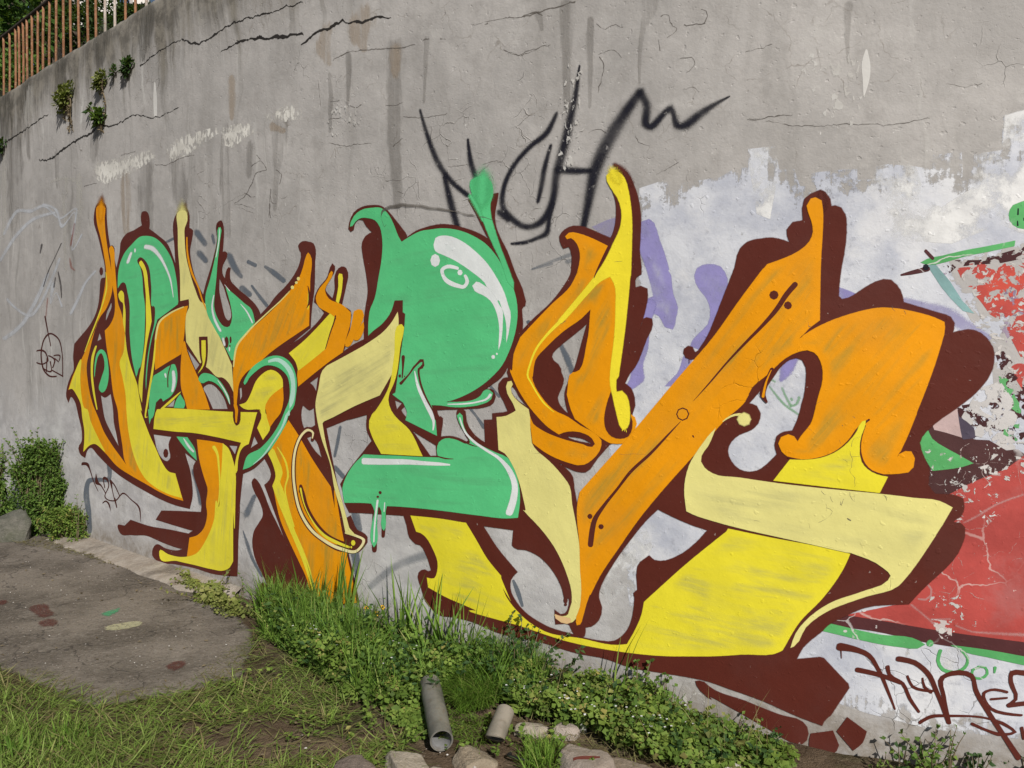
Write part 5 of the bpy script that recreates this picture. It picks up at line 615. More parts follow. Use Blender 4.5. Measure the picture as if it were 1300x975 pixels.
p|letter_fill|yellow_h|5|20|broad yellow swoosh under the letters|-680,728! -473,737 -288,736! -228,665 -150,568 -63,493! -59,456 0,373! -63,488! -48,422 55,316 196,257 397,259 585,262 633,275! 681,368 704,428 715,486! 928,703 1086,850! 1092,862! 1298,839 1441,826 1575,807! 1558,761 1479,621 1384,499 1320,373! 1313,367 1153,326 1023,295 942,280 797,255 585,237 331,235 55,261 -249,280 -229,282 -441,325 -553,353! -561,401! -509,406 -487,446 -483,500 -517,568 -569,627 -608,645 -640,648!
p|letter_fill|orange_d|5|28|orange curled letter|308,2181 326,2195 368,2190 432,2166 529,2117! 485,2042! 454,1970 541,1982 565,1942 572,1830 554,1663 537,1509 543,1545 549,1450! 528,1398 516,1302 528,1257 568,1233 617,1241 643,1285 646,1340 661,1330 670,1302 661,1274! 608,1210! 544,1207 501,1227! 361,1312! 341,1352 318,1427! 350,1532 360,1532 424,1676 442,1835! 392,1791 301,1735 214,1666 139,1590 121,1503 114,1542 125,1488 173,1412 242,1349 322,1317 387,1279 457,1248 495,1215 495,1193 445,1121 407,1098 374,1093 335,1099 201,1140 125,1183! 117,1242 107,1315! 126,1276 167,1251 282,1212 400,1190 451,1180 467,1197 451,1224 413,1245 348,1254 295,1245 272,1235! 215,1265 160,1310 97,1374 33,1462 -4,1541 0,1535 18,1620 58,1704! 234,1859 340,1947 378,2014 372,2000 387,2073 381,2119 355,2161 336,2174 316,2170
p|outline_paint|brown|9|29||546,1441! 561,1399 577,1344 591,1294 604,1274 622,1281 634,1301 643,1324 646,1285 628,1245 593,1233 550,1241 525,1268 516,1302 525,1376
p|letter_fill|yellow_p|10|30|yellow spike of the curled letter|523,2443 548,2457 578,2448 605,2420 623,2366 635,2304 643,2205 642,2128 637,1977 639,2032 631,1939 614,1774 591,1607 573,1509 570,1540 566,1461 569,1439! 579,1442 598,1446 619,1426 632,1379 634,1323 623,1284 606,1275 591,1294! 577,1344 555,1433 544,1478 546,1551 563,1691 570,1830 562,1948 541,1982! 492,1963 429,1909 340,1821 288,1773! 274,1782! 340,1850 429,1943 467,1986 516,2051 561,2134 591,2193 598,2280 578,2338 542,2391
r|outline_paint|brown|0.2|31||530,2125,538,2120 490,2052,499,2047 461,1991,466,1988 456,1976,459,1975
r|letter_fill|yellow_p|0.3|31||286,1795,302,1780 201,1718,213,1709 140,1646,151,1640 109,1579,120,1576 95,1502,106,1504 103,1492,112,1496 142,1433,150,1437 191,1374,198,1380 244,1339,246,1341
r|highlight_mark|yellow_p|0.1|31||615,1280,618,1281 621,1261,624,1262;603,1278,606,1277 600,1266,603,1266;610,1277,613,1278 612,1264,614,1264
p|letter_fill|pale_v|5|32|pale yellow hooked stroke|-29,1458 -20,1481 0,1485 7,1471 -5,1450 0,1425 36,1387 100,1347! 107,1311! 108,1260 117,1182! 132,1159 215,1099 283,1039 329,984 342,901 362,815 389,655 399,498 390,409 380,378 351,335 341,330 291,322 256,347! 298,349 331,367 331,369 349,426 347,478 317,568 250,683 167,769 76,840 79,838 69,910 47,981 4,1069 -40,1121 -78,1137! -89,1300! -33,1308 29,1338! 11,1377 -22,1425
p|letter_fill|peach|5|33||257,352! 298,347 337,347! 341,331 291,322 261,336!
r|letter_fill|yellowspray|1|31||518,2453,577,2472 525,2426,594,2452 555,2399,601,2419
p|letter_fill|orange_b|6|34|large orange diagonal letter|1399,2224 1413,2250 1429,2253 1450,2239 1455,2207 1456,2124 1451,2016 1449,1841 1449,1757! 1410,1726 1368,1676! 1410,1706 1479,1744 1569,1777 1636,1794 1679,1799 1712,1797 1798,1779 1865,1756 1897,1739! 1899,1720 1884,1641 1844,1500 1800,1368 1808,1390 1775,1293 1740,1206! 1750,1220 1772,1233 1791,1232 1802,1209 1798,1175 1781,1155 1747,1148 1695,1143 1680,1142 1649,1152 1626,1175 1610,1223 1612,1287 1626,1332 1639,1356! 1628,1354! 1611,1331 1585,1276 1536,1235 1481,1202 1435,1187 1388,1182 1340,1190 1311,1213 1298,1243 1308,1269 1334,1281 1356,1274 1368,1257 1370,1247! 1387,1278 1424,1329 1444,1405 1455,1455 1464,1487 1468,1547 1458,1591 1434,1626 1406,1637 1373,1631 1316,1601 1259,1545 1170,1452 1168,1444 1067,1332 957,1199 787,998 684,866 589,726 491,576 441,481 447,500 422,432 403,364 390,330 377,325 373,336 393,410 399,528 394,574 389,690 378,922 388,963! 611,1210! 664,1272 867,1513 1027,1698 1129,1842 1232,1980 1166,1889 1244,1992! 1312,2014 1369,2040 1410,2077 1424,2116 1416,2166 1404,2201
r|outline_paint|brown|0.25|35||1345,1912,1362,1896 1314,1875,1332,1861 1277,1815,1293,1802 1212,1734,1223,1724 1164,1683,1173,1674 1077,1586,1083,1580 995,1487,1000,1483 933,1413,934,1412
p|outline_paint|brown|5|36||1287,1864 1282,1853 1271,1848 1260,1854 1255,1865 1260,1877 1271,1881 1282,1876
p|outline_paint|brown|5|36||1340,1820 1337,1810 1328,1806 1318,1811 1314,1820 1318,1830 1327,1834 1336,1829
r|outline_paint|brown|0.25|35||876,1320,878,1319 827,1271,833,1266 735,1175,745,1166 635,1080,647,1071 576,1001,587,994 501,910,516,901 452,841,477,834 434,767,464,766 429,720,458,720
p|outline_paint|brown|5|36||450,853 447,846 439,842 432,845 429,851 432,858 439,862 447,860;512,811 508,802 498,797 488,800 484,808 488,818 498,822 508,820
r|outline_paint|brown|0.2|36||911,1355,916,1353 903,1337,908,1333 886,1329,886,1323 869,1336,865,1332 862,1352,856,1352 869,1370,865,1374 886,1377,886,1383 903,1371,907,1375 911,1353,916,1356
r|outline_paint|brown|0.2|35||930,1256,937,1260 936,1251,939,1253
r|outline_paint|brown|0.2|35||1335,1183,1336,1191 1388,1176,1388,1183 1463,1190,1462,1197 1520,1215,1515,1223 1571,1262,1563,1269 1610,1323,1603,1329 1642,1352,1637,1358
r|outline_paint|brown|0.2|36||1624,1332,1629,1331 1610,1288,1617,1287 1607,1223,1614,1224 1623,1173,1630,1178 1652,1146,1655,1153 1693,1137,1693,1141
r|outline_paint|brown|0.15|35||1258,1556,1274,1550 1230,1487,1249,1481 1220,1441,1242,1445 1241,1415,1250,1420
r|letter_fill|orange|0.15|36||1262,1551,1265,1550 1241,1505,1248,1503 1226,1441,1237,1439
p|letter_fill|yellow_h|5|37||1343,1177! 1402,1179 1463,1191 1513,1214 1567,1261 1598,1306 1617,1346 1626,1349 1624,1331 1611,1292 1605,1248 1613,1184 1635,1156 1671,1136 1708,1129! 1681,1067! 1281,1088!
p|letter_fill|pale_h|5|38|pale yellow arrow shaped bar|999,1255! 1030,1293! 999,1218 970,1174 968,1147 984,1121 1022,1097 1136,1087 1334,1072 1464,1066 1703,1058 1809,1051 1893,1045 1935,1024! 1895,940 1911,973 1854,863 1779,735 1754,701 1640,644 1596,622 1486,558 1412,486 1365,397 1356,391! 1375,450 1431,530 1505,595 1631,661 1719,715 1729,736 1700,767 1584,814 1408,841 1575,814 1441,833 1298,852 1122,876 1018,895 937,914 910,925! 902,981 901,989 904,1067 920,1127 957,1194
r|letter_fill|pale|0.15|35||1065,1326,1063,1329 1099,1347,1096,1355 1133,1354,1134,1366 1150,1342,1157,1364
p|letter_fill|pale|14|36||1175,1341 1169,1325 1154,1318 1139,1324 1132,1339 1139,1355 1154,1362 1169,1356
r|graffiti_tag|brown|0.3|17|brown marker tag at the lower right|1545,403,1551,439 1595,406,1601,432 1646,393,1658,411 1682,343,1695,354 1719,262,1730,269 1747,197,1753,201;1611,325,1615,347 1686,319,1691,339 1765,301,1770,319;1713,360,1730,367 1723,330,1734,340 1771,301,1782,312 1797,245,1809,254 1830,200,1839,208;1789,334,1798,341 1810,294,1816,305 1878,287,1881,299;1843,337,1850,340 1849,302,1858,310 1872,283,1879,293;1760,392,1764,416 1814,387,1822,408 1854,357,1869,373 1889,288,1904,299 1931,176,1945,184;1949,181,1935,175 1929,280,1914,276 1924,350,1909,358 1947,363,1944,383 2010,365,2021,382 2021,318,2037,328 2064,238,2079,251 2114,160,2128,174 2166,75,2183,92;2134,334,2132,323 2093,338,2094,327 2052,315,2063,311 2080,250,2086,261 2181,241,2183,251;2083,288,2082,298 2133,301,2133,310;2221,417,2220,394 2143,412,2155,396 2138,366,2154,370 2157,306,2169,303 2135,283,2143,273;2144,269,2142,288 2224,293,2221,311;1844,155,1837,167 1875,181,1871,195 1948,200,1948,211 2087,209,2089,218 2134,192,2139,204 2156,179,2170,178 2129,169,2129,156 2074,174,2071,163 2023,192,2019,180;1546,405,1551,407 1549,374,1552,375;2179,193,2191,199 2187,157,2199,162
r|crack|crackdark|0|3||-6509,3772,-6544,3797 -5963,3805,-5987,3823 -5405,3832,-5427,3849
r|crack|crackdark|0|2||-3580,3831,-3596,3845 -3204,3877,-3214,3889 -2930,3866,-2931,3883 -2800,3806,-2799,3826 -2571,3794,-2585,3812 -2420,3821,-2434,3837 -2193,3817,-2202,3834 -1928,3787,-1933,3800 -1562,3757,-1566,3767
r|crack|crackdark|0|1||-2456,3670,-2464,3681 -2251,3682,-2262,3699 -2036,3656,-2040,3679 -1830,3603,-1833,3631 -1568,3581,-1565,3566 -2271,3711,-2269,3698
r|crack|crackdark|0|2||-1573,3505,-1585,3517 -1478,3529,-1495,3550 -1344,3527,-1361,3557 -1199,3541,-1206,3567 -1120,3515,-1120,3538 -997,3499,-1004,3522 -902,3498,-905,3514 -810,3477,-809,3483
r|crack|crackdark|0|2||-5677,3455,-5676,3473 -5428,3411,-5447,3440 -5076,3442,-5112,3469 -4707,3483,-4737,3510 -4453,3488,-4495,3517 -4361,3517,-4393,3552 -4146,3484,-4150,3500 -3923,3471,-3935,3488 -3677,3482,-3681,3494 -3369,3405,-3371,3415 -3008,3416,-3013,3422
r|crack|crackdark|0|3||-1286,3346,-1293,3356 -1160,3359,-1165,3370 -962,3334,-963,3345 -718,3292,-720,3302 -629,3284,-632,3296
r|crack|crackdark|0|2||-242,3298,-243,3303 -46,3288,-48,3294 97,3264,94,3274 153,3268,148,3279 246,3269,243,3280 357,3268,353,3282
r|crack|crackdark|0|1||-48,3133,-46,3139 39,3091,39,3097 124,3102,122,3109 219,3100,218,3106
r|crack|crackdark|0|2||476,3008,474,3014 547,3010,549,3016 582,2971,586,2974
r|crack|crackdark|0|3||472,2999,478,3000 496,2951,504,2950 484,2888,492,2885 467,2835,472,2833
r|crack|crackdark|0|1||775,3108,772,3115 800,3114,802,3119 821,3068,827,3071 849,3039,854,3037 801,3018,803,3014
r|crack|crackdark|0|1||879,3049,878,3057 975,3040,974,3048
r|crack|crackdark|0|1||858,2914,857,2918 910,2909,913,2914 925,2883,931,2881 888,2844,893,2840
r|crack|crackdark|0|1||761,3013,765,3013 766,2964,772,2964
r|crack|crackdark|0|2||957,3102,959,3106 977,3094,981,3096 972,3045,976,3044
r|crack|crackdark|0|1||655,2606,659,2608 679,2570,681,2573 725,2552,727,2557
r|crack|crackdark|0|3||-181,2584,-183,2589 -106,2592,-106,2596 -48,2572,-47,2575
r|crack|crackdark|0|2||596,3109,594,3104 559,3129,560,3122 500,3119,499,3114 464,3148,461,3145
r|crack|crackdark|0|1||880,2779,880,2783 933,2770,935,2774 949,2753,952,2755
r|crack|crackdark|0|3||427,2655,426,2659 488,2662,489,2667 512,2643,515,2645
r|crack|crackdark|0|1||1157,2603,1157,2607 1265,2597,1265,2603 1341,2592,1341,2597
r|crack|crackdark|0|2||1226,2589,1226,2592 1351,2552,1351,2557 1553,2532,1553,2536 1711,2513,1710,2518 1837,2522,1837,2526
r|crack|crackdark|0|1||1892,2649,1893,2653 1958,2628,1958,2631 2014,2635,2014,2638
r|crack|crackdark|0|1||1145,2883,1144,2886 1253,2899,1251,2903
r|crack|crackdark|0|3||1162,2608,1162,2611 1250,2600,1250,2604 1318,2599,1317,2602
r|crack|crackdark|0|1||762,2419,760,2422 862,2461,860,2464
r|crack|crackdark|0|2||-2102,2845,-2110,2853 -2013,2869,-2011,2878 -1955,2812,-1940,2807 -2058,2805,-2049,2798 -2114,2742,-2102,2736 -2171,2687,-2158,2679 -2311,2641,-2302,2633
r|crack|crackdark|0|3||-2006,2883,-2017,2880 -2047,2920,-2055,2917
r|crack|crackdark|0|2||-1850,2792,-1840,2797 -1801,2757,-1789,2758 -1815,2700,-1802,2697
r|crack|crackdark|0|2||-1905,2681,-1890,2679 -1920,2559,-1905,2558 -1906,2496,-1896,2496
r|crack|crackdark|0|3||-2195,2692,-2189,2697 -2115,2649,-2105,2656
r|crack|crackdark|0|3||-3381,3055,-3381,3064 -3195,3025,-3200,3036 -3018,3043,-3023,3052 -2818,3038,-2820,3044
r|crack|crackdark|0|3||-3936,3217,-3941,3228 -3687,3206,-3690,3214
r|crack|crackdark|0|3||-4637,3066,-4642,3075 -4393,3062,-4398,3071
r|crack|crackdark|0|1||-2223,2593,-2220,2597 -2086,2545,-2083,2549
r|crack|crackdark|0|1||-1425,3267,-1419,3266 -1405,3119,-1398,3118
r|crack|crackdark|0|2||-1313,3112,-1315,3120 -1228,3103,-1229,3110
r|crack|crackdark|0|2||-1325,3015,-1326,3023 -1229,3005,-1230,3012
r|crack|crackdark|0|2||-1157,3062,-1154,3068 -1083,3033,-1085,3042 -1041,3047,-1047,3054
r|crack|crackdark|0|2||-849,2997,-851,3004 -720,2994,-722,2999
r|crack|crackdark|0|3||-722,2922,-721,2927 -580,2890,-580,2896 -411,2880,-412,2885
r|crack|crackdark|0|2||-863,2591,-863,2597 -742,2576,-742,2581
r|crack|crackdark|0|2||-793,2775,-798,2781 -719,2803,-725,2809
r|crack|crackdark|0|2||-781,2520,-777,2527 -725,2500,-723,2506
r|crack|crackdark|0|1||-1339,2876,-1338,2881 -1148,2830,-1147,2837 -967,2817,-967,2821
r|crack|crackdark|0|3||-412,2603,-412,2607 -314,2596,-315,2601 -267,2596,-268,2600
r|crack|crackdark|0|30||-204,2538,-207,2542 -128,2583,-130,2587 -54,2579,-55,2583
r|crack|crackdark|0|2||-40,3133,-39,3136 61,3087,60,3092 145,3100,143,3103
r|crack|crackdark|0|2||-576,3297,-579,3310 -525,3293,-528,3303
r|crack|crackdark|0|1||-459,3278,-459,3288 -418,3269,-418,3277
r|crack|crackdark|0|3||55,3268,52,3278 143,3268,144,3282 176,3253,179,3258
r|crack|crackdark|0|3||-164,3280,-167,3285 -140,3285,-147,3294
r|crack|crackdark|0|4||-2574,2611,-2575,2612 -2247,2676,-2249,2680 -2179,2682,-2178,2688 -2125,2655,-2122,2661 -2062,2651,-2063,2655
r|crack|crackdark|0|3||-1904,2634,-1893,2634 -1891,2592,-1882,2596 -1837,2578,-1835,2583
r|crack|crackdark|0|4||-1904,2589,-1895,2587 -1923,2506,-1917,2505
r|crack|crackdark|0|2||-1810,2610,-1810,2613 -1735,2607,-1736,2612
r|crack|crackdark|0|5||-2307,2631,-2306,2635 -2139,2595,-2137,2599 -2085,2577,-2083,2580
r|crack|crackdark|0|35||1401,1748,1404,1749 1409,1729,1410,1733 1420,1734,1418,1737
r|crack|crackdark|0|35||1442,1414,1441,1416 1460,1424,1459,1426
r|crack|crackdark|0|38||1578,1241,1575,1242 1586,1271,1584,1272 1607,1281,1607,1283
r|crack|crackdark|0|39||1566,1226,1569,1227 1580,1183,1583,1183 1572,1143,1574,1143 1590,1119,1593,1120 1591,1085,1593,1085
r|crack|crackdark|0|40||1564,1183,1563,1181 1546,1191,1545,1190
r|crack|crackdark|0|40||1581,1201,1581,1203 1604,1207,1603,1209
r|crack|crackdark|0|39||1463,1060,1465,1062 1473,1045,1475,1049 1487,1042,1488,1044
r|crack|crackdark|0|40||1500,1034,1503,1035 1505,1014,1508,1015
r|crack|crackdark|0|39||1535,1016,1541,1018 1540,999,1541,1005 1553,1027,1551,1028
r|crack|crackdark|0|39||1568,1058,1571,1059 1578,1029,1580,1031 1593,1020,1592,1022 1589,1051,1587,1050
r|crack|crackdark|0|39||1695,1054,1697,1057 1706,1048,1709,1050 1705,1034,1708,1034
r|crack|crackdark|0|35||1554,1387,1559,1389 1557,1378,1560,1379
r|crack|crackdark|0|35||1578,1368,1580,1370 1587,1359,1589,1361
r|crack|crackdark|0|35||1542,1330,1545,1333 1544,1327,1547,1329
r|crack|crackdark|0|38||1534,1269,1536,1269 1539,1254,1541,1255
r|crack|crackdark|0|41||1482,1008,1484,1008 1485,978,1487,978
r|crack|crackdark|0|35||1409,1318,1410,1320 1428,1304,1429,1305
r|crack|crackdark|0|42||1485,992,1487,994 1503,974,1506,975 1486,944,1487,942 1458,926,1459,925
r|crack|crackdark|0|39||1560,955,1568,964 1574,941,1582,950
r|crack|crackdark|0|40||1534,1005,1538,1009 1542,999,1544,1002
r|crack|crackdark|0|39||1416,916,1418,917 1421,897,1423,897
r|crack|crackdark|0|39||1198,911,1198,913 1220,907,1221,910
r|crack|crackdark|0|36||587,1158,587,1159 647,1158,647,1160 717,1166,717,1167
r|crack|crackdark|0|33||125,1128,125,1130 167,1131,167,1134
r|crack|crackdark|0|32||282,1763,280,1766 295,1769,293,1771 315,1777,313,1780
r|crack|crackdark|0|31||556,2039,555,2041 598,2044,597,2047
r|crack|crackdark|0|38||1629,1353,1633,1359 1637,1347,1640,1351
r|crack|crackdark|0|40||1699,1055,1702,1057 1707,1036,1710,1038
r|crack|crackdark|0|35||1719,1803,1722,1805 1728,1784,1731,1786
r|crack|crackdark|0|35||1757,1788,1761,1790 1762,1774,1765,1775
r|crack|crackdark|0|31||-69,2288,-70,2286 -891,2373,-885,2369 -869,2335,-869,2342 -857,2350,-862,2352
p|paint_flake|flecks|3|29||232,3106! 375,3008! 413,3012! 439,2795! 427,2595! 377,2489! 365,2218! 300,2223! 286,2443! 138,2238! 96,2265! 233,2507! 245,2828!
p|paint_flake|flecks|3|3||1309,2925! 1531,2877! 1646,2840! 1641,2566! 1581,2411! 1538,2338! 1510,2370! 1535,2512! 1435,2544! 1321,2677!
p|paint_flake|flecks|3|3||1012,2867! 1069,2847! 1098,2465! 1016,2413!
p|paint_flake|flecks|3|28||-1335,3177! -1004,3111! -1006,2866! -1209,2900! -1152,2415! -1257,2398! -1211,2774! -1382,2929!
p|paint_flake|flecks|3|3||849,2580! 893,2553! 883,2428! 862,2250! 839,2391!
p|paint_flake|flecks|2|20||331,164! 384,162! 436,56! 358,39!
p|paint_flake|flecks|2|21||694,134! 932,182! 1083,83! 999,-22! 844,9! 706,68!
p|paint_flake|flecks|2|23||1565,198! 1646,212! 1638,111! 1584,111!"""

def catmull(P, corner, closed, step):
    P = np.asarray(P, float); n = len(P); out = []; segs = n if closed else n - 1
    for i in range(segs):
        p1 = P[i]; p2 = P[(i + 1) % n]
        p0 = P[(i - 1) % n] if (closed or i > 0) else p1; p3 = P[(i + 2) % n] if (closed or i < n - 2) else p2
        c1, c2 = corner[i], corner[(i + 1) % n]
        L = np.linalg.norm((p2 - p1)[:2]); k = max(1, min(40, int(math.ceil(L / step))))
        # centripetal-like tangents, scaled to this span so that uneven spacing does not overshoot
        def tg(a, b, c):
            l1 = np.linalg.norm((b - a)[:2]) + 1e-6; l2 = np.linalg.norm((c - b)[:2]) + 1e-6
            d = (b - a) / l1 * l2 / (l1 + l2) + (c - b) / l2 * l1 / (l1 + l2)
            return d * L
        m1 = (p2 - p1) if c1 else tg(p0, p1, p2) if L else 0 * p1
        m2 = (p2 - p1) if c2 else tg(p1, p2, p3)
        t = (np.arange(k) / k)[:, None]
        out.append((2 * t**3 - 3 * t**2 + 1) * p1 + (t**3 - 2 * t**2 + t) * m1 + (-2 * t**3 + 3 * t**2) * p2 + (t**3 - t**2) * m2)
    if not closed: out.append(P[-1:])
    return np.concatenate(out)

def seg_dist(Q, A, B):
    d = B - A; L2 = (d**2).sum(1) + 1e-12; out = np.full(len(Q), 1e9)
    for i in range(0, len(Q), 400):
        q = Q[i:i + 400][:, None]; t = np.clip(((q - A) * d).sum(2) / L2, 0, 1)
        out[i:i + 400] = np.sqrt(((q - A - t[..., None] * d)**2).sum(2)).min(1)
    return out
def inside(Q, loops):
    r = np.zeros(len(Q), bool)
    for P in loops:
        A = P; B = np.roll(P, -1, 0)
        for i in range(0, len(Q), 2000):
            x = Q[i:i + 2000, 0][:, None]; y = Q[i:i + 2000, 1][:, None]
            c = ((A[:, 1] > y) != (B[:, 1] > y)) & (x < (B[:, 0] - A[:, 0]) * (y - A[:, 1]) / (B[:, 1] - A[:, 1] + 1e-15) + A[:, 0])
            r[i:i + 2000] ^= (c.sum(1) % 2).astype(bool)
    return r

def paint_poly(loops, feather, off):
    """fill the outline on the wall's surface with a triangle mesh, plus a thin oversprayed margin round it"""
    verts = np.concatenate(loops); edges = []; k = 0
    for P in loops:
        n = len(P); edges += [(k + i, k + (i + 1) % n) for i in range(n)]; k += n
    A = np.concatenate(loops); B = np.concatenate([np.roll(P, -1, 0) for P in loops])
    lo = A.min(0); hi = A.max(0); h = .055
    gx, gy = np.meshgrid(np.arange(lo[0], hi[0] + h, h), np.arange(lo[1], hi[1] + h, h * .9)); gx = gx + (np.arange(gx.shape[0]) % 2)[:, None] * h / 2
    Gp = np.stack([gx.ravel(), gy.ravel()], 1) + .0007
    if len(Gp): Gp = Gp[inside(Gp, loops)]
    if len(Gp): Gp = Gp[seg_dist(Gp, A, B) > .018]
    allv = np.concatenate([verts, Gp]) if len(Gp) else verts
    r = geometry.delaunay_2d_cdt([Vector(v) for v in allv], edges, [], 0, 1e-6)
    v2 = np.array([tuple(v) for v in r[0]]); tri = np.array([f for f in r[2] if len(f) == 3])
    tri = tri[inside(v2[tri].mean(1), loops)]
    inner = seg_dist(v2, A, B); inner[inner < 1e-5] = 0
    cover = np.ones(len(v2)); offs = np.full(len(v2), off)
    V2 = [v2]; C = [cover]; O = [offs]; I = [inner]; F = tri.tolist(); base = len(v2)
    area = sum(.5 * np.sum(P[:, 0] * np.roll(P[:, 1], -1) - np.roll(P[:, 0], -1) * P[:, 1]) for P in loops[:1])
    for li, P in enumerate(loops):
        a = .5 * np.sum(P[:, 0] * np.roll(P[:, 1], -1) - np.roll(P[:, 0], -1) * P[:, 1])
        sgn = 1.0 if a > 0 else -1.0
        if li: sgn = -sgn
        e = np.roll(P, -1, 0) - P; e /= np.linalg.norm(e, axis=1)[:, None] + 1e-12
        nn = np.stack([e[:, 1], -e[:, 0]], 1) * sgn; pn = np.roll(nn, 1, 0); b = nn + pn; b /= np.linalg.norm(b, axis=1)[:, None] + 1e-9
        cs = np.clip((b * nn).sum(1), .45, 1)[:, None]; n = len(P)
        V2 += [P, P + b * feather / cs]; C += [np.ones(n), np.zeros(n)]; O += [np.full(n, off), np.full(n, off - .00005)]; I += [np.zeros(n), np.zeros(n)]
        q = np.arange(n); r2 = np.roll(q, -1)
        F += np.stack([base + q, base + n + q, base + n + r2, base + r2], 1).tolist(); base += 2 * n
    return np.concatenate(V2), F, np.concatenate(C), np.concatenate(I), np.concatenate(O)

def paint_ribbon(LR, soft, off):
    L = LR[:, :2]; Rr = LR[:, 2:]; c = (L + Rr) / 2; hw = (L - Rr) / 2 * (1 + .35 * soft)
    w = np.linalg.norm(hw, axis=1)
    if soft > 0 or w.max() > .006:                              # round the ends off
        t0 = c[0] - c[1]; t0 /= np.linalg.norm(t0) + 1e-9; t1 = c[-1] - c[-2]; t1 /= np.linalg.norm(t1) + 1e-9
        ks = np.array([.35, .65, .87, .985]); cw = np.sqrt(1 - ks**2)
        c = np.concatenate([(c[0] + t0 * w[0] * ks[:, None])[::-1], c, c[-1] + t1 * w[-1] * ks[:, None]])
        hw = np.concatenate([(hw[0] * cw[:, None])[::-1], hw, hw[-1] * cw[:, None]])
        cap = np.concatenate([np.clip((1 - ks) / max(soft, .05), 0, 1)[::-1], np.ones(len(LR)), np.clip((1 - ks) / max(soft, .05), 0, 1)])
    else: cap = np.ones(len(LR))
    if soft <= 0: vs = [-1.0, 1.0]; al = [1.0, 1.0]
    elif soft >= .99: vs = [-1, -.5, 0, .5, 1]; al = [0, .5, 1, .5, 0]
    else: vs = [-1, -(1 - soft), 1 - soft, 1]; al = [0, 1, 1, 0]
    m = len(vs); n = len(c)
    V = np.stack([c + hw * v for v in vs], 1).reshape(-1, 2); C = (np.array(al)[None] * cap[:, None]).ravel()
    F = [[i * m + j, (i + 1) * m + j, (i + 1) * m + j + 1, i * m + j + 1] for i in range(n - 1) for j in range(m - 1)]
    return V, F, C, np.zeros(n * m), np.full(n * m, off)

GLOSS = {'highlight_mark': {'white': 'gloss_white', 'whitegreen': 'gloss_green'}}
for line in PAINT.splitlines():
    typ, kind, matk, par, lay, label, data = line.split('|')
    off = .0005 + int(lay) * .00012; par = float(par); VV = []; FF = []; CC = []; II = []; OO = []; nb = 0; cnt = 0
    parts = []
    if typ == 'p':
        loops = []
        for ls in data.split(';'):
            P = []; cf = []
            for tk in ls.split():
                cf.append(tk.endswith('!')); P.append([float(q) / 1000 for q in tk.rstrip('!').split(',')])
            Q = catmull(P, cf, True, .035)
            keep = np.linalg.norm(Q - np.roll(Q, 1, 0), axis=1) > 3e-4
            loops.append(Q[keep])
        parts.append(paint_poly(loops, par / 1000, off))
    else:
        for i, ls in enumerate(data.split(';')):
            P = np.array([[float(q) / 1000 for q in tk.split(',')] for tk in ls.split()])
            wid = np.linalg.norm(P[:, :2] - P[:, 2:], axis=1); thin = wid.max() < .0165
            if kind == 'crack' or matk == 'limethin':
                cc = (P[:, :2] + P[:, 2:]) / 2; P = np.concatenate([cc + (P[:, :2] - cc) * (.36 if matk == 'limethin' else .62 if not thin else .5), cc + (P[:, 2:] - cc) * (.36 if matk == 'limethin' else .62 if not thin else .5)], 1)
            parts.append(paint_ribbon(catmull(P, [False] * len(P), False, .012 if kind == 'crack' or matk == 'limethin' else .022), par, off + .00004 * i))
    for V2, F, C, I, O in parts:
        FF += [[q + nb for q in f] for f in F]; nb += len(V2); VV.append(V2); CC.append(C); II.append(I); OO.append(O)
    V2 = np.concatenate(VV); O = np.concatenate(OO)
    if (kind == 'crack' or matk == 'limethin') and typ == 'r':                          # ragged crack: wandering line, uneven width
        k_ = .45 if thin else 1.0
        V2 = V2 + np.array([[mnoise.fractal(Vector((p[0] * 16, p[1] * 16, 1)), .8, 2, 4), 1.3 * mnoise.fractal(Vector((p[0] * 16, p[1] * 16, 7)), .8, 2, 4)] for p in V2]) * .011 * k_
        V2 = V2 + np.array([[mnoise.noise(Vector((p[0] * 90, p[1] * 90, 1))), mnoise.noise(Vector((p[0] * 90, p[1] * 90, 7)))] for p in V2]) * .005
    if matk == 'crackdark' and V2[:, 0].size and thin: matk = 'crackfine'
    m = M[GLOSS.get(kind, {}).get(matk, matk)] if kind in GLOSS else M[matk]
    o = mesh_obj(kind, wp(V2[:, 0], V2[:, 1], O), FF, m, WALL, False, uv=V2, attrs={'cover': np.concatenate(CC), 'inner': np.concatenate(II)})
    if label: o['label'] = label

# ------------------------------------------------------------------ concrete apron along the foot of the wall (part of the wall)
def mat_concrete(name, a, b, bump=.6, dark=(.10, .085, .07), sc=1.0):
    nt = NT(name); v = nt.n('TexCoord').outputs['Object']
    c = nt.mix(nt.ramp(nt.noise(v, 6 * sc, 6, .65), .35, .65), a, b)
    c = nt.mix(nt.math('MULTIPLY', nt.ramp(nt.noise(v, 2.2 * sc, 5, .65), .50, .68), .65), c, dark)
    c = nt.mix(nt.math('MULTIPLY', nt.ramp(nt.noise(v, 70 * sc, 3, .6), .60, .72), .5), c, tuple(min(.8, q * 1.5) for q in b))
    c = nt.mix(nt.math('MULTIPLY', nt.ramp(nt.noise(v, 110 * sc, 3, .6), .58, .70), .5), c, tuple(q * .45 for q in a))
    h = nt.math('ADD', nt.math('MULTIPLY', nt.noise(v, 110 * sc, 3, .7), .3), nt.noise(v, 18 * sc, 6, .65))
    return finish(nt, c, .92, nt.n('Bump', {'Height': h, 'Strength': bump, 'Distance': .02}).outputs[0], None, .2)
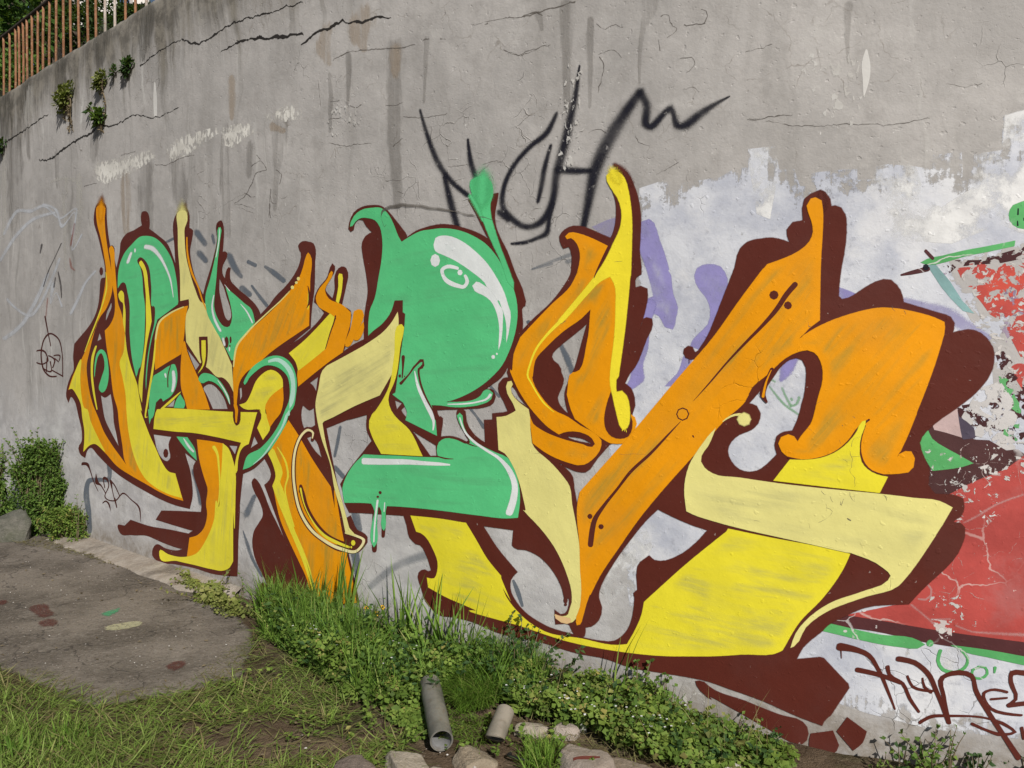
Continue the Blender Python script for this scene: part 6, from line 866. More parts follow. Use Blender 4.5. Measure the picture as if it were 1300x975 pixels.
def apron():
    s0, s1 = (-5.027,0.290)[0], (-2.266,0.187)[0]
    ss = np.arange(s0, s1, .05); ds = np.array([-.02, .0, .10, .20, .29, .345, .36, .37])
    zs = np.array([.050, .045, .038, .028, .018, .010, -.01, -.1]); V = []
    for i, s in enumerate(ss):
        k = .60 + .22 * mnoise.noise(Vector((s * 2.1, 0, 3))) + .10 * mnoise.noise(Vector((s * 9, 1, 3)))
        k *= min(1, (s1 - s) / .5 + .25)
        p = wp(s, 0.0); n = plan_n(s)
        for d, z in zip(ds, zs): V.append([p[0] + n[0] * d * k, p[1] + n[1] * d * k, z + .006 * mnoise.noise(Vector((s * 14, d * 30, 0))) * (d > 0)])
    m = len(ds); F = [[i * m + j, i * m + j + 1, (i + 1) * m + j + 1, (i + 1) * m + j] for i in range(len(ss) - 1) for j in range(m - 1)]
    mesh_obj('footing', V, F, mat_concrete('pale_apron_concrete', (.26, .22, .18), (.35, .31, .265), .7), WALL, True)
apron()

# ------------------------------------------------------------------ ground and pavement
def mat_soil():
    nt = NT('bare_soil'); v = nt.n('TexCoord').outputs['Object']
    c = nt.mix(nt.ramp(nt.noise(v, 3.5, 6, .65), .35, .65), (.085, .058, .036), (.165, .120, .080))
    c = nt.mix(nt.math('MULTIPLY', nt.ramp(nt.noise(v, 42, 4, .65), .55, .72), .6), c, (.26, .205, .15))
    c = nt.mix(nt.math('MULTIPLY', nt.ramp(nt.noise(v, 26, 4, .65), .55, .72), .7), c, (.045, .032, .022))
    c = nt.mix(nt.math('MULTIPLY', nt.ramp(nt.noise(v, 1.6, 4, .6), .5, .62), .45), c, (.055, .075, .024))
    h = nt.math('ADD', nt.math('MULTIPLY', nt.noise(v, 90, 4, .7), .5), nt.noise(v, 16, 6, .7))
    return finish(nt, c, .95, nt.n('Bump', {'Height': h, 'Strength': 1.0, 'Distance': .03}).outputs[0], None, .1)
def build_ground():
    gx = np.concatenate([[-250, -120, -60, -30, -16], np.arange(-9, 3.2, .07), [6, 12, 30, 60, 120, 250]])
    gy = np.concatenate([[-250, -120, -60, -30, -10, -2, 1.5], np.arange(2.6, 9.5, .07), [12, 20, 40, 80, 160, 300]])
    X, Y = np.meshgrid(gx, gy); Z = np.array([mnoise.fractal(Vector((a * 3.2, b * 3.2, 0)), 1, 2, 4) for a, b in zip(X.ravel(), Y.ravel())])
    Zv = -.006 - .018 * np.clip(.5 + Z, 0, 1.4)
    n = len(gx); V = np.stack([X.ravel(), Y.ravel(), Zv], 1)
    r = np.arange(len(gy) - 1)[:, None] * n + np.arange(n - 1)[None]; r = r.ravel()
    F = np.stack([r, r + 1, r + n + 1, r + n], 1)
    o = mesh_obj('ground', V, F, mat_soil(), None, True); o['kind'] = 'structure'
build_ground()
def mat_pave():
    nt = NT('worn_dark_tarmac'); v = nt.n('TexCoord').outputs['Object']; uv = nt.uv()
    c = nt.mix(nt.ramp(nt.noise(v, 1.7, 6, .65), .38, .62), (.108, .092, .076), (.190, .164, .138))
    c = nt.mix(nt.math('MULTIPLY', nt.ramp(nt.noise(nt.mapping(v, loc=(4, 1, 0)), 2.4, 6, .7), .55, .7), .6), c, (.25, .22, .19))
    c = nt.mix(nt.math('MULTIPLY', nt.ramp(nt.noise(v, 48, 5, .75), .54, .68), .8), c, (.27, .24, .21))
    c = nt.mix(nt.ramp(nt.noise(v, 36, 2, .5), .76, .775), c, (.48, .45, .41))
    c = nt.mix(nt.math('MULTIPLY', nt.ramp(nt.noise(v, 70, 4, .7), .55, .68), .75), c, (.040, .033, .028))
    e = nt.n('TexVoronoi', {'Vector': nt.n('VectorMath', {0: v, 1: nt.n('TexNoise', {'Vector': v, 'Scale': 3.0, 'Detail': 5.0}).outputs[1]}, operation='ADD').outputs[0], 'Scale': 1.1}, feature='DISTANCE_TO_EDGE').outputs[0]
    c = nt.mix(nt.math('MULTIPLY', nt.ramp(e, .004, .012, 1, 0), .6), c, (.035, .03, .026))
    h = nt.math('ADD', nt.math('MULTIPLY', nt.noise(v, 130, 3, .7), .4), nt.noise(v, 22, 5, .65))
    return finish(nt, c, .93, nt.n('Bump', {'Height': h, 'Strength': .8, 'Distance': .014}).outputs[0], edge_alpha(nt, uv, .9, 35), .2)
def flat_poly(name, pts, mat, z, feather, parent=None, jit=.0, corner=False):
    P = catmull(np.array(pts), [corner] * len(pts), True, .05)
    if jit: P = P + np.array([[mnoise.noise(Vector((p[0] * 7, p[1] * 7, 2))), mnoise.noise(Vector((p[0] * 7, p[1] * 7, 5)))] for p in P]) * jit
    V2, F, C, I, O = paint_poly([P], feather, 0.0)
    return mesh_obj(name, np.column_stack([V2, z + O]), F, mat, parent, True, uv=V2, attrs={'cover': C, 'inner': I})
pave = flat_poly('pavement', [(-1.542,4.511), (-1.697,4.758), (-2.010,5.131), (-2.758,5.947), (-3.679,6.764), (-4.795,7.329), (-6.388,7.468), (-6.464,5.992), (-4.336,4.003), (-3.480,4.044), (-2.648,4.024), (-2.287,3.826), (-1.905,3.613), (-1.717,3.682), (-1.528,3.771), (-1.424,3.883), (-1.438,4.130)],
                 mat_pave(), .0045, .06, None, .035); pave['kind'] = 'structure'
for pts, m in (([(-3.070,5.033), (-3.039,5.049), (-2.952,4.953), (-2.866,4.816), (-2.886,4.802), (-2.937,4.846)], 'brown'), ([(-2.849,4.715), (-2.836,4.758), (-2.742,4.687), (-2.742,4.645), (-2.789,4.645)], 'brown'),
               ([(-1.778,4.076), (-1.721,4.087), (-1.711,4.034), (-1.726,3.982), (-1.754,3.993)], 'brown'), ([(-2.552,4.876), (-2.526,4.922), (-2.506,4.953), (-2.492,4.876), (-2.499,4.831)], 'green'),
               ([(-2.401,4.631), (-2.340,4.687), (-2.258,4.715), (-2.227,4.659), (-2.292,4.591), (-2.369,4.577)], 'pale'), ([(-3.367,5.131), (-3.336,5.131), (-3.299,5.049), (-3.329,5.049)], 'brown')):
    mm_ = {'brown': ('brown_paint_overspray', (.11, .035, .028), .62), 'green': ('green_paint_overspray', (.06, .36, .17), .6), 'pale': ('pale_yellow_paint_overspray', (.46, .44, .28), .7)}[m]
    if mm_[0] not in M:
        nt = NT(mm_[0]); uv = nt.uv(); al = nt.math('MULTIPLY', nt.math('MULTIPLY', nt.ramp(nt.math('ADD', nt.attr('cover'), nt.math('MULTIPLY', nt.math('SUBTRACT', nt.noise(uv, 40, 4, .7), .5), 1.2)), .35, 1.05), nt.ramp(nt.noise(uv, 40, 4, .7), .3, .55, .35, 1)), mm_[2]); M[mm_[0]] = finish(nt, mm_[1], .8, None, al, .2)
    flat_poly('paint_splash', pts, M[mm_[0]], .0085, .030, pave)

# ------------------------------------------------------------------ leafy materials
def mat_leaf(name, stops, rough=.5, trans=.5, spec=.35):
    nt = NT(name); t = nt.attr('tint'); r = nt.n('ValToRGB', {0: t}); cr = r.color_ramp
    while len(cr.elements) < len(stops): cr.elements.new(.5)
    for e, (p, c) in zip(cr.elements, stops): e.position = p; e.color = (*c, 1)
    v = nt.n('TexCoord').outputs['Object']
    c = nt.mix(nt.math('MULTIPLY', nt.ramp(nt.noise(v, 9, 3, .6), .3, .7), .45), r.outputs[0], tuple(q * .55 for q in stops[len(stops) // 2][1]))
    tr = nt.mix(.5, c, (.22, .34, .02))
    return finish(nt, c, .65, None, None, .18, tr if trans else None)
LM = {
 'lush': mat_leaf('lush_grass', [(0, (.045, .10, .016)), (.5, (.105, .21, .028)), (.93, (.21, .33, .055)), (1, (.36, .33, .13))]),
 'cut': mat_leaf('cut_grass', [(0, (.16, .105, .055)), (.26, (.32, .28, .13)), (.42, (.13, .18, .035)), (.75, (.17, .27, .045)), (1, (.33, .42, .12))]),
 'fine': mat_leaf('fine_bright_grass', [(0, (.08, .16, .02)), (.5, (.13, .25, .03)), (.9, (.19, .31, .045)), (1, (.34, .33, .12))]),
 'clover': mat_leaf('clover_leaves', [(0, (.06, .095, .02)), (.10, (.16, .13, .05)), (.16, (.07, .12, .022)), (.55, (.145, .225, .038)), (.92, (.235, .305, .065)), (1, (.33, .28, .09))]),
 'bush': mat_leaf('bush_leaves', [(0, (.045, .09, .018)), (.5, (.095, .17, .032)), (1, (.19, .28, .055))]),
 'dark': mat_leaf('dark_leaves', [(0, (.022, .052, .018)), (.6, (.045, .095, .028)), (1, (.085, .15, .04))]),
 'weed': mat_leaf('yellowish_weed_leaves', [(0, (.10, .12, .03)), (.6, (.19, .22, .055)), (1, (.30, .29, .10))]),
 'tree': mat_leaf('far_tree_leaves', [(0, (.018, .036, .010)), (.6, (.035, .068, .017)), (1, (.07, .115, .028))]),
 'treelight': mat_leaf('bright_tree_leaves', [(0, (.035, .075, .014)), (.6, (.075, .15, .028)), (1, (.13, .23, .04))]),
 'root': mat_leaf('dry_stems', [(0, (.10, .075, .045)), (1, (.20, .16, .10))], trans=0),
 'petal': mat_leaf('white_petals', [(0, (.70, .70, .72)), (1, (.82, .80, .82))]),
 'yellowpetal': mat_leaf('yellow_petals', [(0, (.75, .60, .02)), (1, (.85, .70, .04))], trans=0),
 'orangepetal': mat_leaf('orange_petals', [(0, (.72, .36, .02)), (1, (.82, .48, .05))], trans=0),
 'darkeye': mat_leaf('dark_flower_centre', [(0, (.02, .016, .03)), (1, (.04, .03, .05))], trans=0)}
def rnd_in_poly(poly, n):
    P = np.array(poly); lo, hi = P.min(0), P.max(0); out = np.zeros((0, 2))
    while len(out) < n:
        q = rng.uniform(lo, hi, (n * 2, 2)); out = np.concatenate([out, q[inside(q, [P])]])
    return out[:n]
def clump(q, f=3.0, seed=0): return np.array([mnoise.noise(Vector((a * f, b * f, seed))) for a, b in q])
def wall_clear(q, d=.02):                                      # keep roots on this side of the wall
    keep = []
    for x, y in q:
        i = np.argmin((PLAN[:, 0] - x)**2 + (PLAN[:, 1] - y)**2); keep.append((x - PLAN[i, 0]) * NRM[i, 0] + (y - PLAN[i, 1]) * NRM[i, 1] > d)
    return q[np.array(keep)]
def up3(q, z=0.0): return np.column_stack([q, np.full(len(q), z)])

# cut grass lying in the foreground
lawn = [(-3.283,4.003), (-2.595,3.942), (-2.185,3.717), (-1.883,3.572), (-1.514,3.735), (-1.418,4.003), (-1.508,4.591), (-1.290,4.397), (-0.909,3.903), (-0.605,3.507), (-0.434,3.285), (-0.410,2.686), (-2.217,2.686)]
mb = MB(); q = rnd_in_poly(lawn, 11000); c = clump(q, 2.3, 3) + .5 * clump(q, 7, 9); px = q[:, 0] / q[:, 1] * 1000 + 650
soil = clump(q, 2.6, 21) + .55 * clump(q, 6, 4) - np.clip((px - 250) / 500, -.6, .25)
q = q[(soil > -.22) | (rng.random(len(q)) < .12)]; n = len(q)
mb.blades(up3(q), rng.normal(.3, 1.3, n) + 3.1 * (rng.random(n) < .5), rng.uniform(.05, .16, n), rng.uniform(.0025, .0068, n), rng.uniform(.9, 1.55, n), rng.uniform(-.1, .7, n))
q = rnd_in_poly([(-2.970,3.807), (-2.373,3.717), (-1.856,3.356), (-1.368,2.686), (-2.107,2.686)], 2600); n = len(q); q = q[clump(q, 4, 5) > -.15]; n = len(q)
mb.blades(up3(q), rng.uniform(0, 6.28, n), rng.uniform(.04, .11, n), rng.uniform(.0025, .005, n), rng.uniform(.2, .9, n), rng.uniform(.2, 1.1, n), rng.uniform(.4, .95, n))
q = rnd_in_poly([(-2.392,3.630), (-1.708,3.507), (-1.259,3.547), (-0.940,2.887), (-1.909,2.887)], 1500); q = q[clump(q, 6, 8) > .1]; n = len(q)
mb.blades(up3(q), rng.normal(.9, .7, n), rng.uniform(.05, .12, n), rng.uniform(.0025, .005, n), rng.uniform(.5, 1.2, n), rng.uniform(.2, .9, n), rng.uniform(.45, .9, n))
o = mb.build('cut_grass', LM['cut']); o['kind'] = 'stuff'
# small broad leaves among the cut grass
mb = MB(); q = rnd_in_poly(lawn, 1500); q = q[clump(q, 4, 30) > .12]; n = len(q)
d = rng.normal(0, 1, (n, 3)); d[:, 2] = np.abs(d[:, 2]) * .4; mb.leaves(up3(q, .015), d, np.tile([0, 0, 1.], (n, 1)) + rng.normal(0, .3, (n, 3)), rng.uniform(.016, .036, n), rng.uniform(.011, .022, n))
o = mb.build('ground_leaves', LM['clover']); o['kind'] = 'stuff'
# straw and clippings on the pavement's edge
mb = MB(); q = rnd_in_poly([(-3.160,4.163), (-2.361,3.952), (-1.921,3.717), (-1.589,3.826), (-1.512,4.397), (-1.331,4.108), (-1.472,3.630), (-2.171,3.630), (-2.950,3.883)], 1100); n = len(q)
mb.blades(up3(q, .008), rng.uniform(0, 6.28, n), rng.uniform(.02, .08, n), rng.uniform(.0015, .0035, n), rng.uniform(1.4, 1.57, n), rng.uniform(-.1, .2, n), rng.uniform(0, .42, n))
q = rnd_in_poly([(-3.747,6.764), (-3.338,6.433), (-3.020,5.992), (-3.554,6.355), (-4.292,6.764), (-4.124,6.942)], 500); n = len(q)
mb.blades(up3(q, .008), rng.uniform(0, 6.28, n), rng.uniform(.03, .09, n), rng.uniform(.003, .007, n), rng.uniform(1.35, 1.57, n), rng.uniform(-.1, .2, n), rng.uniform(0, .3, n))
o = mb.build('dry_clippings', LM['cut']); o['kind'] = 'stuff'

mb = MB(); q = np.concatenate([rnd_in_poly([(-4.574,6.486), (-3.669,6.622), (-2.001,4.953), (-1.473,4.219), (-1.582,3.807), (-2.668,4.055)], 45), rnd_in_poly([(-3.815,6.764), (-3.114,6.180), (-2.134,5.033), (-2.324,5.115)], 40), rnd_in_poly([(-1.418,4.003), (-0.719,3.547), (0.734,2.887), (-0.865,2.834)], 60)]); n = len(q)
mb.leaves(up3(q, .010), np.column_stack([rng.normal(0, 1, (n, 2)), rng.normal(0, .15, n)]), np.tile([0, 0, 1.], (n, 1)) + rng.normal(0, .25, (n, 3)), rng.uniform(.012, .035, n), rng.uniform(.008, .018, n), .12)
o = mb.build('dry_leaves', LM['root']); o['kind'] = 'stuff'
# tall lush grass along the wall
lush = [(-1.676,4.969), (-1.540,5.001), (-0.917,4.537), (-0.422,4.174), (-0.040,3.903), (0.188,3.717), (0.054,3.531), (-0.147,3.630), (-0.462,3.507), (-0.718,3.630), (-1.088,4.055), (-1.413,4.435)]
mb = MB(); q = wall_clear(rnd_in_poly(lush, 5600)); q = q[clump(q, 5.5, 77) > -.28]; n = len(q); c = clump(q, 5.0, 11) * 1.1 + .4 * clump(q, 13, 12)
mb.blades(up3(q), rng.uniform(0, 6.28, n), rng.uniform(.07, .22, n) * np.clip(1 + 1.2 * c, .3, 2), rng.uniform(.004, .010, n), np.abs(rng.normal(0, .38, n)), rng.uniform(.1, 1.3, n))
q = wall_clear(rnd_in_poly([(-1.611,4.907), (-0.912,4.511), (-0.756,4.397), (-0.770,4.003), (-1.153,4.219)], 1500)); n = len(q)
mb.blades(up3(q), rng.uniform(0, 6.28, n), rng.uniform(.14, .33, n), rng.uniform(.004, .009, n), np.abs(rng.normal(0, .22, n)), rng.uniform(.1, .9, n))
q = wall_clear(rnd_in_poly([(-0.203,4.003), (0.153,3.771), (0.147,3.630), (-0.113,3.717)], 1000)); n = len(q)
mb.blades(up3(q), rng.uniform(0, 6.28, n), rng.uniform(.14, .28, n), rng.uniform(.003, .006, n), np.abs(rng.normal(0, .18, n)), rng.uniform(.1, .6, n))
o = mb.build('long_grass', LM['lush']); o['kind'] = 'stuff'
# fine bright grass drooping round the pipes
mb = MB(); q = rnd_in_poly([(-0.326,3.826), (-0.194,3.826), (-0.067,3.673), (-0.085,3.507), (-0.228,3.453)], 1700); n = len(q)
mb.blades(up3(q, .02), rng.normal(-1.9, .8, n), rng.uniform(.12, .24, n), rng.uniform(.002, .0035, n), rng.uniform(.1, .6, n), rng.uniform(.6, 1.7, n))
q = rnd_in_poly([(-0.267,3.507), (-0.087,3.430), (-0.113,3.184), (-0.229,3.217)], 300); n = len(q)
mb.blades(up3(q, .01), rng.normal(-1.9, .6, n), rng.uniform(.06, .14, n), rng.uniform(.002, .0035, n), rng.uniform(.5, 1.2, n), rng.uniform(.4, 1.2, n), rng.uniform(.6, 1, n))
q = rnd_in_poly([(0.058,3.184), (0.162,3.184), (0.169,2.970), (0.045,2.970)], 380); n = len(q)
mb.blades(up3(q, .0), rng.uniform(0, 6.28, n), rng.uniform(.05, .13, n), rng.uniform(.002, .004, n), rng.uniform(.1, .8, n), rng.uniform(.2, 1.2, n))
o = mb.build('fine_grass', LM['fine']); o['kind'] = 'stuff'

# clover and other low leaves
def clover(poly, n, hmax, size, seed, name, mat, clumpy=.0, ybias=None):
    mb = MB(); q = wall_clear(rnd_in_poly(poly, n), .015)
    if clumpy: q = q[clump(q, 5, seed) > -clumpy]
    n = len(q); c = .5 + .5 * clump(q, 4.5, seed + 3)
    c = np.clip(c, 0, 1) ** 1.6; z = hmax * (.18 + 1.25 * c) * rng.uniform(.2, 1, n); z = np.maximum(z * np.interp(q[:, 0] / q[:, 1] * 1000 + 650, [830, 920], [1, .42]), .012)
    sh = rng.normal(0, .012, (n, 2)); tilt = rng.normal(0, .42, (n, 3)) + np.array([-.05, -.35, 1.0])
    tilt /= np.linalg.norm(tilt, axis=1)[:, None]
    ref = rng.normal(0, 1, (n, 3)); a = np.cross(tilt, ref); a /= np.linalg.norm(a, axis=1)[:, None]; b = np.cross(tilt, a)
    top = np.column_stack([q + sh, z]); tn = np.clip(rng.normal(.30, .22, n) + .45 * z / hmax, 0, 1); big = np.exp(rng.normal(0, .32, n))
    for k in range(3):
        th = k * 2.094; d = a * math.cos(th) + b * math.sin(th); sz = rng.uniform(.8, 1.2, n) * size * big
        mb.leaves(top + d * .001, d - tilt * .12, tilt, sz, sz * .98, .06, np.clip(tn + rng.normal(0, .07, n), 0, 1), .05, False)
    mb.blades(up3(q), np.arctan2(sh[:, 1], sh[:, 0]), z * 1.02, np.full(n, .0018), np.clip(np.linalg.norm(sh, axis=1) / z, 0, .8), np.zeros(n), np.full(n, .2))
    o = mb.build(name, mat); o['kind'] = 'stuff'; return o
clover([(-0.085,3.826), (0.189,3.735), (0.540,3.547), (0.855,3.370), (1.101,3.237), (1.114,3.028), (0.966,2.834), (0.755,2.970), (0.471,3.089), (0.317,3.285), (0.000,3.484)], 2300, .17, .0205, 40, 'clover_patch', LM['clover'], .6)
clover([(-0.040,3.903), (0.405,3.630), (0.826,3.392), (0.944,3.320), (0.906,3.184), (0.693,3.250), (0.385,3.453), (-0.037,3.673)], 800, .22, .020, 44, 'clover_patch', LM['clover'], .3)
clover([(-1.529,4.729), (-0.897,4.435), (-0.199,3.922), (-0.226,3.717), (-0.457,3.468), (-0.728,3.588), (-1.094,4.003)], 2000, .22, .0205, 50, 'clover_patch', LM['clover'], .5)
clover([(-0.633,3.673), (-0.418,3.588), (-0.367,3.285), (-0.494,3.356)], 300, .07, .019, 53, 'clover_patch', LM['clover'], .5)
clover([(-2.430,5.668), (-1.807,5.115), (-1.554,4.591), (-1.695,4.659), (-2.188,5.287)], 420, .12, .022, 57, 'weed_patch', LM['weed'], .2)
def mixed(poly, n, h0, h1, leaf, mat, seed, wr, name):
    r = np.random.default_rng(seed); mb = MB(); q = wall_clear(rnd_in_poly(poly, n), .02)
    for x, y in q:
        h = r.uniform(h0, h1) * np.interp(x / y * 1000 + 650, [830, 920], [1, .45]); t = np.array([r.normal(0, .25) * h, r.normal(-.1, .2) * h, h]); k = r.integers(4, 10); u = np.sort(r.uniform(.15, 1, k))[:, None]
        P = np.array([x, y, 0]) + u * t; d = r.normal(0, 1, (k, 3)); d[:, 2] = np.abs(d[:, 2]) * .4 + .1; L = leaf * r.uniform(.6, 1.5)
        mb.leaves(P, d, np.array([-.1, -.45, .8]) + r.normal(0, .35, (k, 3)), L * r.uniform(.7, 1.2, k) * (1.2 - .6 * u[:, 0]), L * wr * r.uniform(.8, 1.2, k), .1, np.clip(r.normal(.5, .28, k), 0, 1), .12)
        mb.blades(np.array([[x, y, 0]]), np.array([math.atan2(t[1], t[0])]), h, .003, math.hypot(t[0], t[1]) / h, 0, .15)
    o = mb.build(name, LM[mat]); o['kind'] = 'stuff'
strip = [(-1.528,4.802), (-0.907,4.485), (-0.372,4.087), (0.000,3.845), (-0.037,3.630), (-0.396,3.547), (-0.736,3.630), (-1.108,4.055)]
bed = [(-0.039,3.845), (0.405,3.630), (0.795,3.407), (1.101,3.237), (1.057,2.970), (0.762,2.999), (0.475,3.120), (0.303,3.320), (0.000,3.507)]
mixed(strip, 200, .10, .30, .040, 'bush', 61, .5, 'mixed_weeds'); mixed(strip, 130, .10, .26, .045, 'dark', 62, .35, 'mixed_weeds'); mixed(strip, 40, .06, .22, .035, 'weed', 63, .5, 'mixed_weeds')
mixed(bed, 85, .08, .24, .034, 'bush', 64, .5, 'mixed_weeds'); mixed(bed, 80, .06, .20, .036, 'dark', 65, .45, 'mixed_weeds'); mixed(bed, 110, .04, .18, .030, 'weed', 66, .55, 'mixed_weeds')
mixed([(-0.626,3.630), (-0.320,3.507), (0.169,3.320), (0.471,3.089), (0.329,2.942), (-0.031,3.028), (-0.475,3.120), (-0.843,3.320)], 80, .02, .07, .024, 'clover', 67, .55, 'mixed_weeds')
mb = MB(); q = wall_clear(rnd_in_poly(strip, 120)); q = np.concatenate([q, wall_clear(rnd_in_poly(bed, 130))]); n = len(q)
mb.blades(up3(q), rng.uniform(0, 6.28, n), rng.uniform(.08, .30, n), rng.uniform(.0015, .004, n), np.abs(rng.normal(0, .5, n)), rng.uniform(0, 1.2, n), rng.uniform(0, .35, n))
q = rnd_in_poly([(-0.036,3.507), (0.367,3.285), (0.755,2.970), (1.027,2.970), (0.852,2.887), (0.283,3.089)], 260); n = len(q)
mb.blades(up3(q), rng.uniform(0, 6.28, n), rng.uniform(.03, .10, n), rng.uniform(.0015, .004, n), rng.uniform(.8, 1.5, n), rng.uniform(0, .5, n), rng.uniform(0, .4, n))
o = mb.build('dry_stalks', LM['cut']); o['kind'] = 'stuff'
mb = MB()
for poly, n, h in (([(-0.075,3.717), (0.522,3.430), (0.817,3.217), (0.534,3.089), (-0.036,3.507)], 75, .15), ([(-1.438,4.591), (-0.347,3.807), (-0.552,3.630), (-1.123,4.108)], 40, .18)):
    q = wall_clear(rnd_in_poly(poly, n)); n = len(q); top = np.column_stack([q, rng.uniform(.5, 1, n) * h])
    for k in range(5):
        th = k * 1.2566; d = np.tile([math.cos(th), math.sin(th) * .6 - .1, .35], (n, 1)); mb.leaves(top, d, np.tile([0, -.6, .8], (n, 1)), .0055, .0045, .05, None, 0, False)
o = mb.build('tiny_white_flowers', LM['petal']); o['kind'] = 'stuff'

# ------------------------------------------------------------------ single plants
def tuft(loc, label, n, h, w, spread=.03, lean=.25, curve=.6, mat='lush', group=None, az=None, name='grass_tuft'):
    mb = MB(); p = np.column_stack([rng.normal(0, spread, (n, 2)), np.zeros(n)])
    a = rng.uniform(0, 6.28, n) if az is None else rng.normal(az[0], az[1], n)
    mb.blades(p, a, rng.uniform(.6, 1.0, n) * h * (1.3 if h > .2 else 1), rng.uniform(.8, 1.3, n) * w * 1.25, np.abs(rng.normal(0, lean, n)), rng.uniform(.2, 1.2, n) * curve)
    o = mb.build(name, LM[mat]); o.location = (loc[0], loc[1], -.005); return tag(o, label, 'grass tuft', group)
tuft((-1.176,4.618), 'tall grass tuft at the foot of the orange letter leg', 40, .36, .0095, .07, .2, .5)
tuft((-0.976,4.511), 'bundle of long grass blades rising beside the cream looped line', 16, .46, .012, .03, .12, .35, az=(.2, 1.2))
tuft((-1.290,4.591), 'dense grass tuft left of the tall tuft before the orange leg', 46, .25, .008, .06, .45, 1.0)
tuft((-0.794,4.312), 'leaning grass tuft under the small orange flowers', 34, .24, .009, .05, .5, 1.0)
tuft((-0.433,3.883), 'bent grass tuft just behind the upper end of the larger pipe', 36, .24, .009, .05, .5, 1.1)
tuft((-0.038,3.771), 'grass tuft between the smaller pipe and the dark leafy weed', 40, .26, .008, .05, .35, .9)
tuft((-1.457,4.729), 'grass tuft at the left end of the long grass by the apron', 24, .26, .006, .05, .35, .9)
tuft((-0.583,4.174), 'tall blades standing before the gap left of the yellow swoosh', 20, .44, .011, .04, .15, .45)
tuft((-0.379,3.982), 'broad bladed grass rising in front of the yellow swoosh', 18, .40, .013, .035, .2, .5)
tuft((-0.254,3.922), 'thick upright grass tuft left of the bright fine grass', 20, .36, .011, .03, .22, .5)
tuft((-0.185,3.717), 'broad pale green blade tuft leaning right behind the larger pipe', 8, .27, .012, .015, .3, .35, az=(.4, .5))
tuft((0.479,3.523), 'tall single grass blades rising to the right end of the thin yellow line', 5, .37, .010, .012, .06, .3, az=(.2, .5))
tuft((0.718,3.453), 'thin grass stalks standing before the bare wall right of the clover', 9, .20, .0035, .025, .2, .4)
tuft((0.125,3.070), 'short grass tuft between the smaller pipe and the paint marked stone', 60, .13, .0035, .035, .5, .9, mat='fine')
tuft((-1.865,3.250), 'green grass tuft in the lower left corner of the cut grass', 70, .11, .005, .05, .6, .9)
tuft((-1.997,3.120), 'broad bladed grass at the bottom left edge of the picture', 40, .12, .007, .05, .7, .9)

def bush(name, loc, label, n, w, h, leaf, mat, lumps=9, seed=1, cat='shrub', stems=14, shape=1.0, depth=None, shoots=26):
    r = np.random.default_rng(seed); e = tag(empty(name, (loc[0], loc[1], 0)), label, cat); mb = MB(); depth = depth or w
    cs = []; st = MB()
    for i in range(lumps):
        z = h * r.uniform(.08, .86) ** 1.15; k = (1.08 - (z / h) * .85) * shape
        cs.append((r.uniform(-.5, .5) * w * k, r.uniform(-.5, .5) * depth * k, z, r.uniform(.10, .19) * w * (1.1 - .35 * z / h)))
    for x, y, z, rad in cs:
        m = n // lumps; v = r.normal(0, 1, (m, 3)); v /= np.linalg.norm(v, axis=1)[:, None]
        p = v * (rad * r.uniform(.25, 1.2, m) ** .6)[:, None] + np.array([x, y, z]); p[:, 2] = np.abs(p[:, 2]) + .01
        d = v * .7 + r.normal(0, .6, (m, 3)) + np.array([0, -.15, .1]); upv = np.array([-.1, -.35, .9]) + r.normal(0, .35, (m, 3))
        mb.leaves(p, d, upv, r.uniform(.7, 1.2, m) * leaf, r.uniform(.42, .6, m) * leaf, .1, np.clip(r.normal(.5, .25, m), 0, 1), .1)
        for _ in range(max(1, stems // lumps)):
            b = np.array([x * .25, y * .25, 0]); t = np.array([x, y, z + rad * .5]); st.tube([b, b * .4 + t * .6 + r.normal(0, .02, 3), t], [.006, .004, .002], 5)
    for _ in range(shoots):
        th = r.uniform(0, 6.28); k = r.uniform(.25, .62); b = np.array([math.cos(th) * w * k * .5, math.sin(th) * depth * k * .5, h * r.uniform(.2, .75)]); t = b + np.array([math.cos(th) * w * r.uniform(.05, .3), math.sin(th) * depth * .2 - .03, h * r.uniform(.12, .36)])
        st.tube([b * [.3, .3, .5], b, t], [.004, .003, .0012], 4); u = np.linspace(0, 1, 9)[:, None]; P = b + (t - b) * u; m = len(P)
        for s_ in range(3): mb.leaves(P, r.normal(0, .7, (m, 3)) + (t - b) / np.linalg.norm(t - b) * .5, np.array([-.1, -.4, .8]) + r.normal(0, .35, (m, 3)), r.uniform(.7, 1.3, m) * leaf * (1.2 - .5 * u[:, 0]), r.uniform(.4, .55, m) * leaf, .1, np.clip(r.normal(.6, .25, m), 0, 1), .1)
    mb.build('foliage', LM[mat], e); st.build('stem', LM['root'], e); return e
bush('leafy_shrub', (-4.332,7.195), 'dense green shrub growing against the wall behind the grey rock', 9000, .62, .93, .036, 'bush', 60, 3, depth=.24, stems=20, shoots=60)
bush('leafy_shrub', (-3.936,6.882), 'low light green shrub spreading over the right foot of the dense shrub', 2600, .46, .30, .033, 'clover', 26, 5, depth=.22, shoots=40)
bush('leafy_shrub', (-4.928,7.329), 'tall green shrub cut by the left edge of the picture', 5000, .50, .85, .038, 'bush', 34, 8, depth=.3, shoots=40)

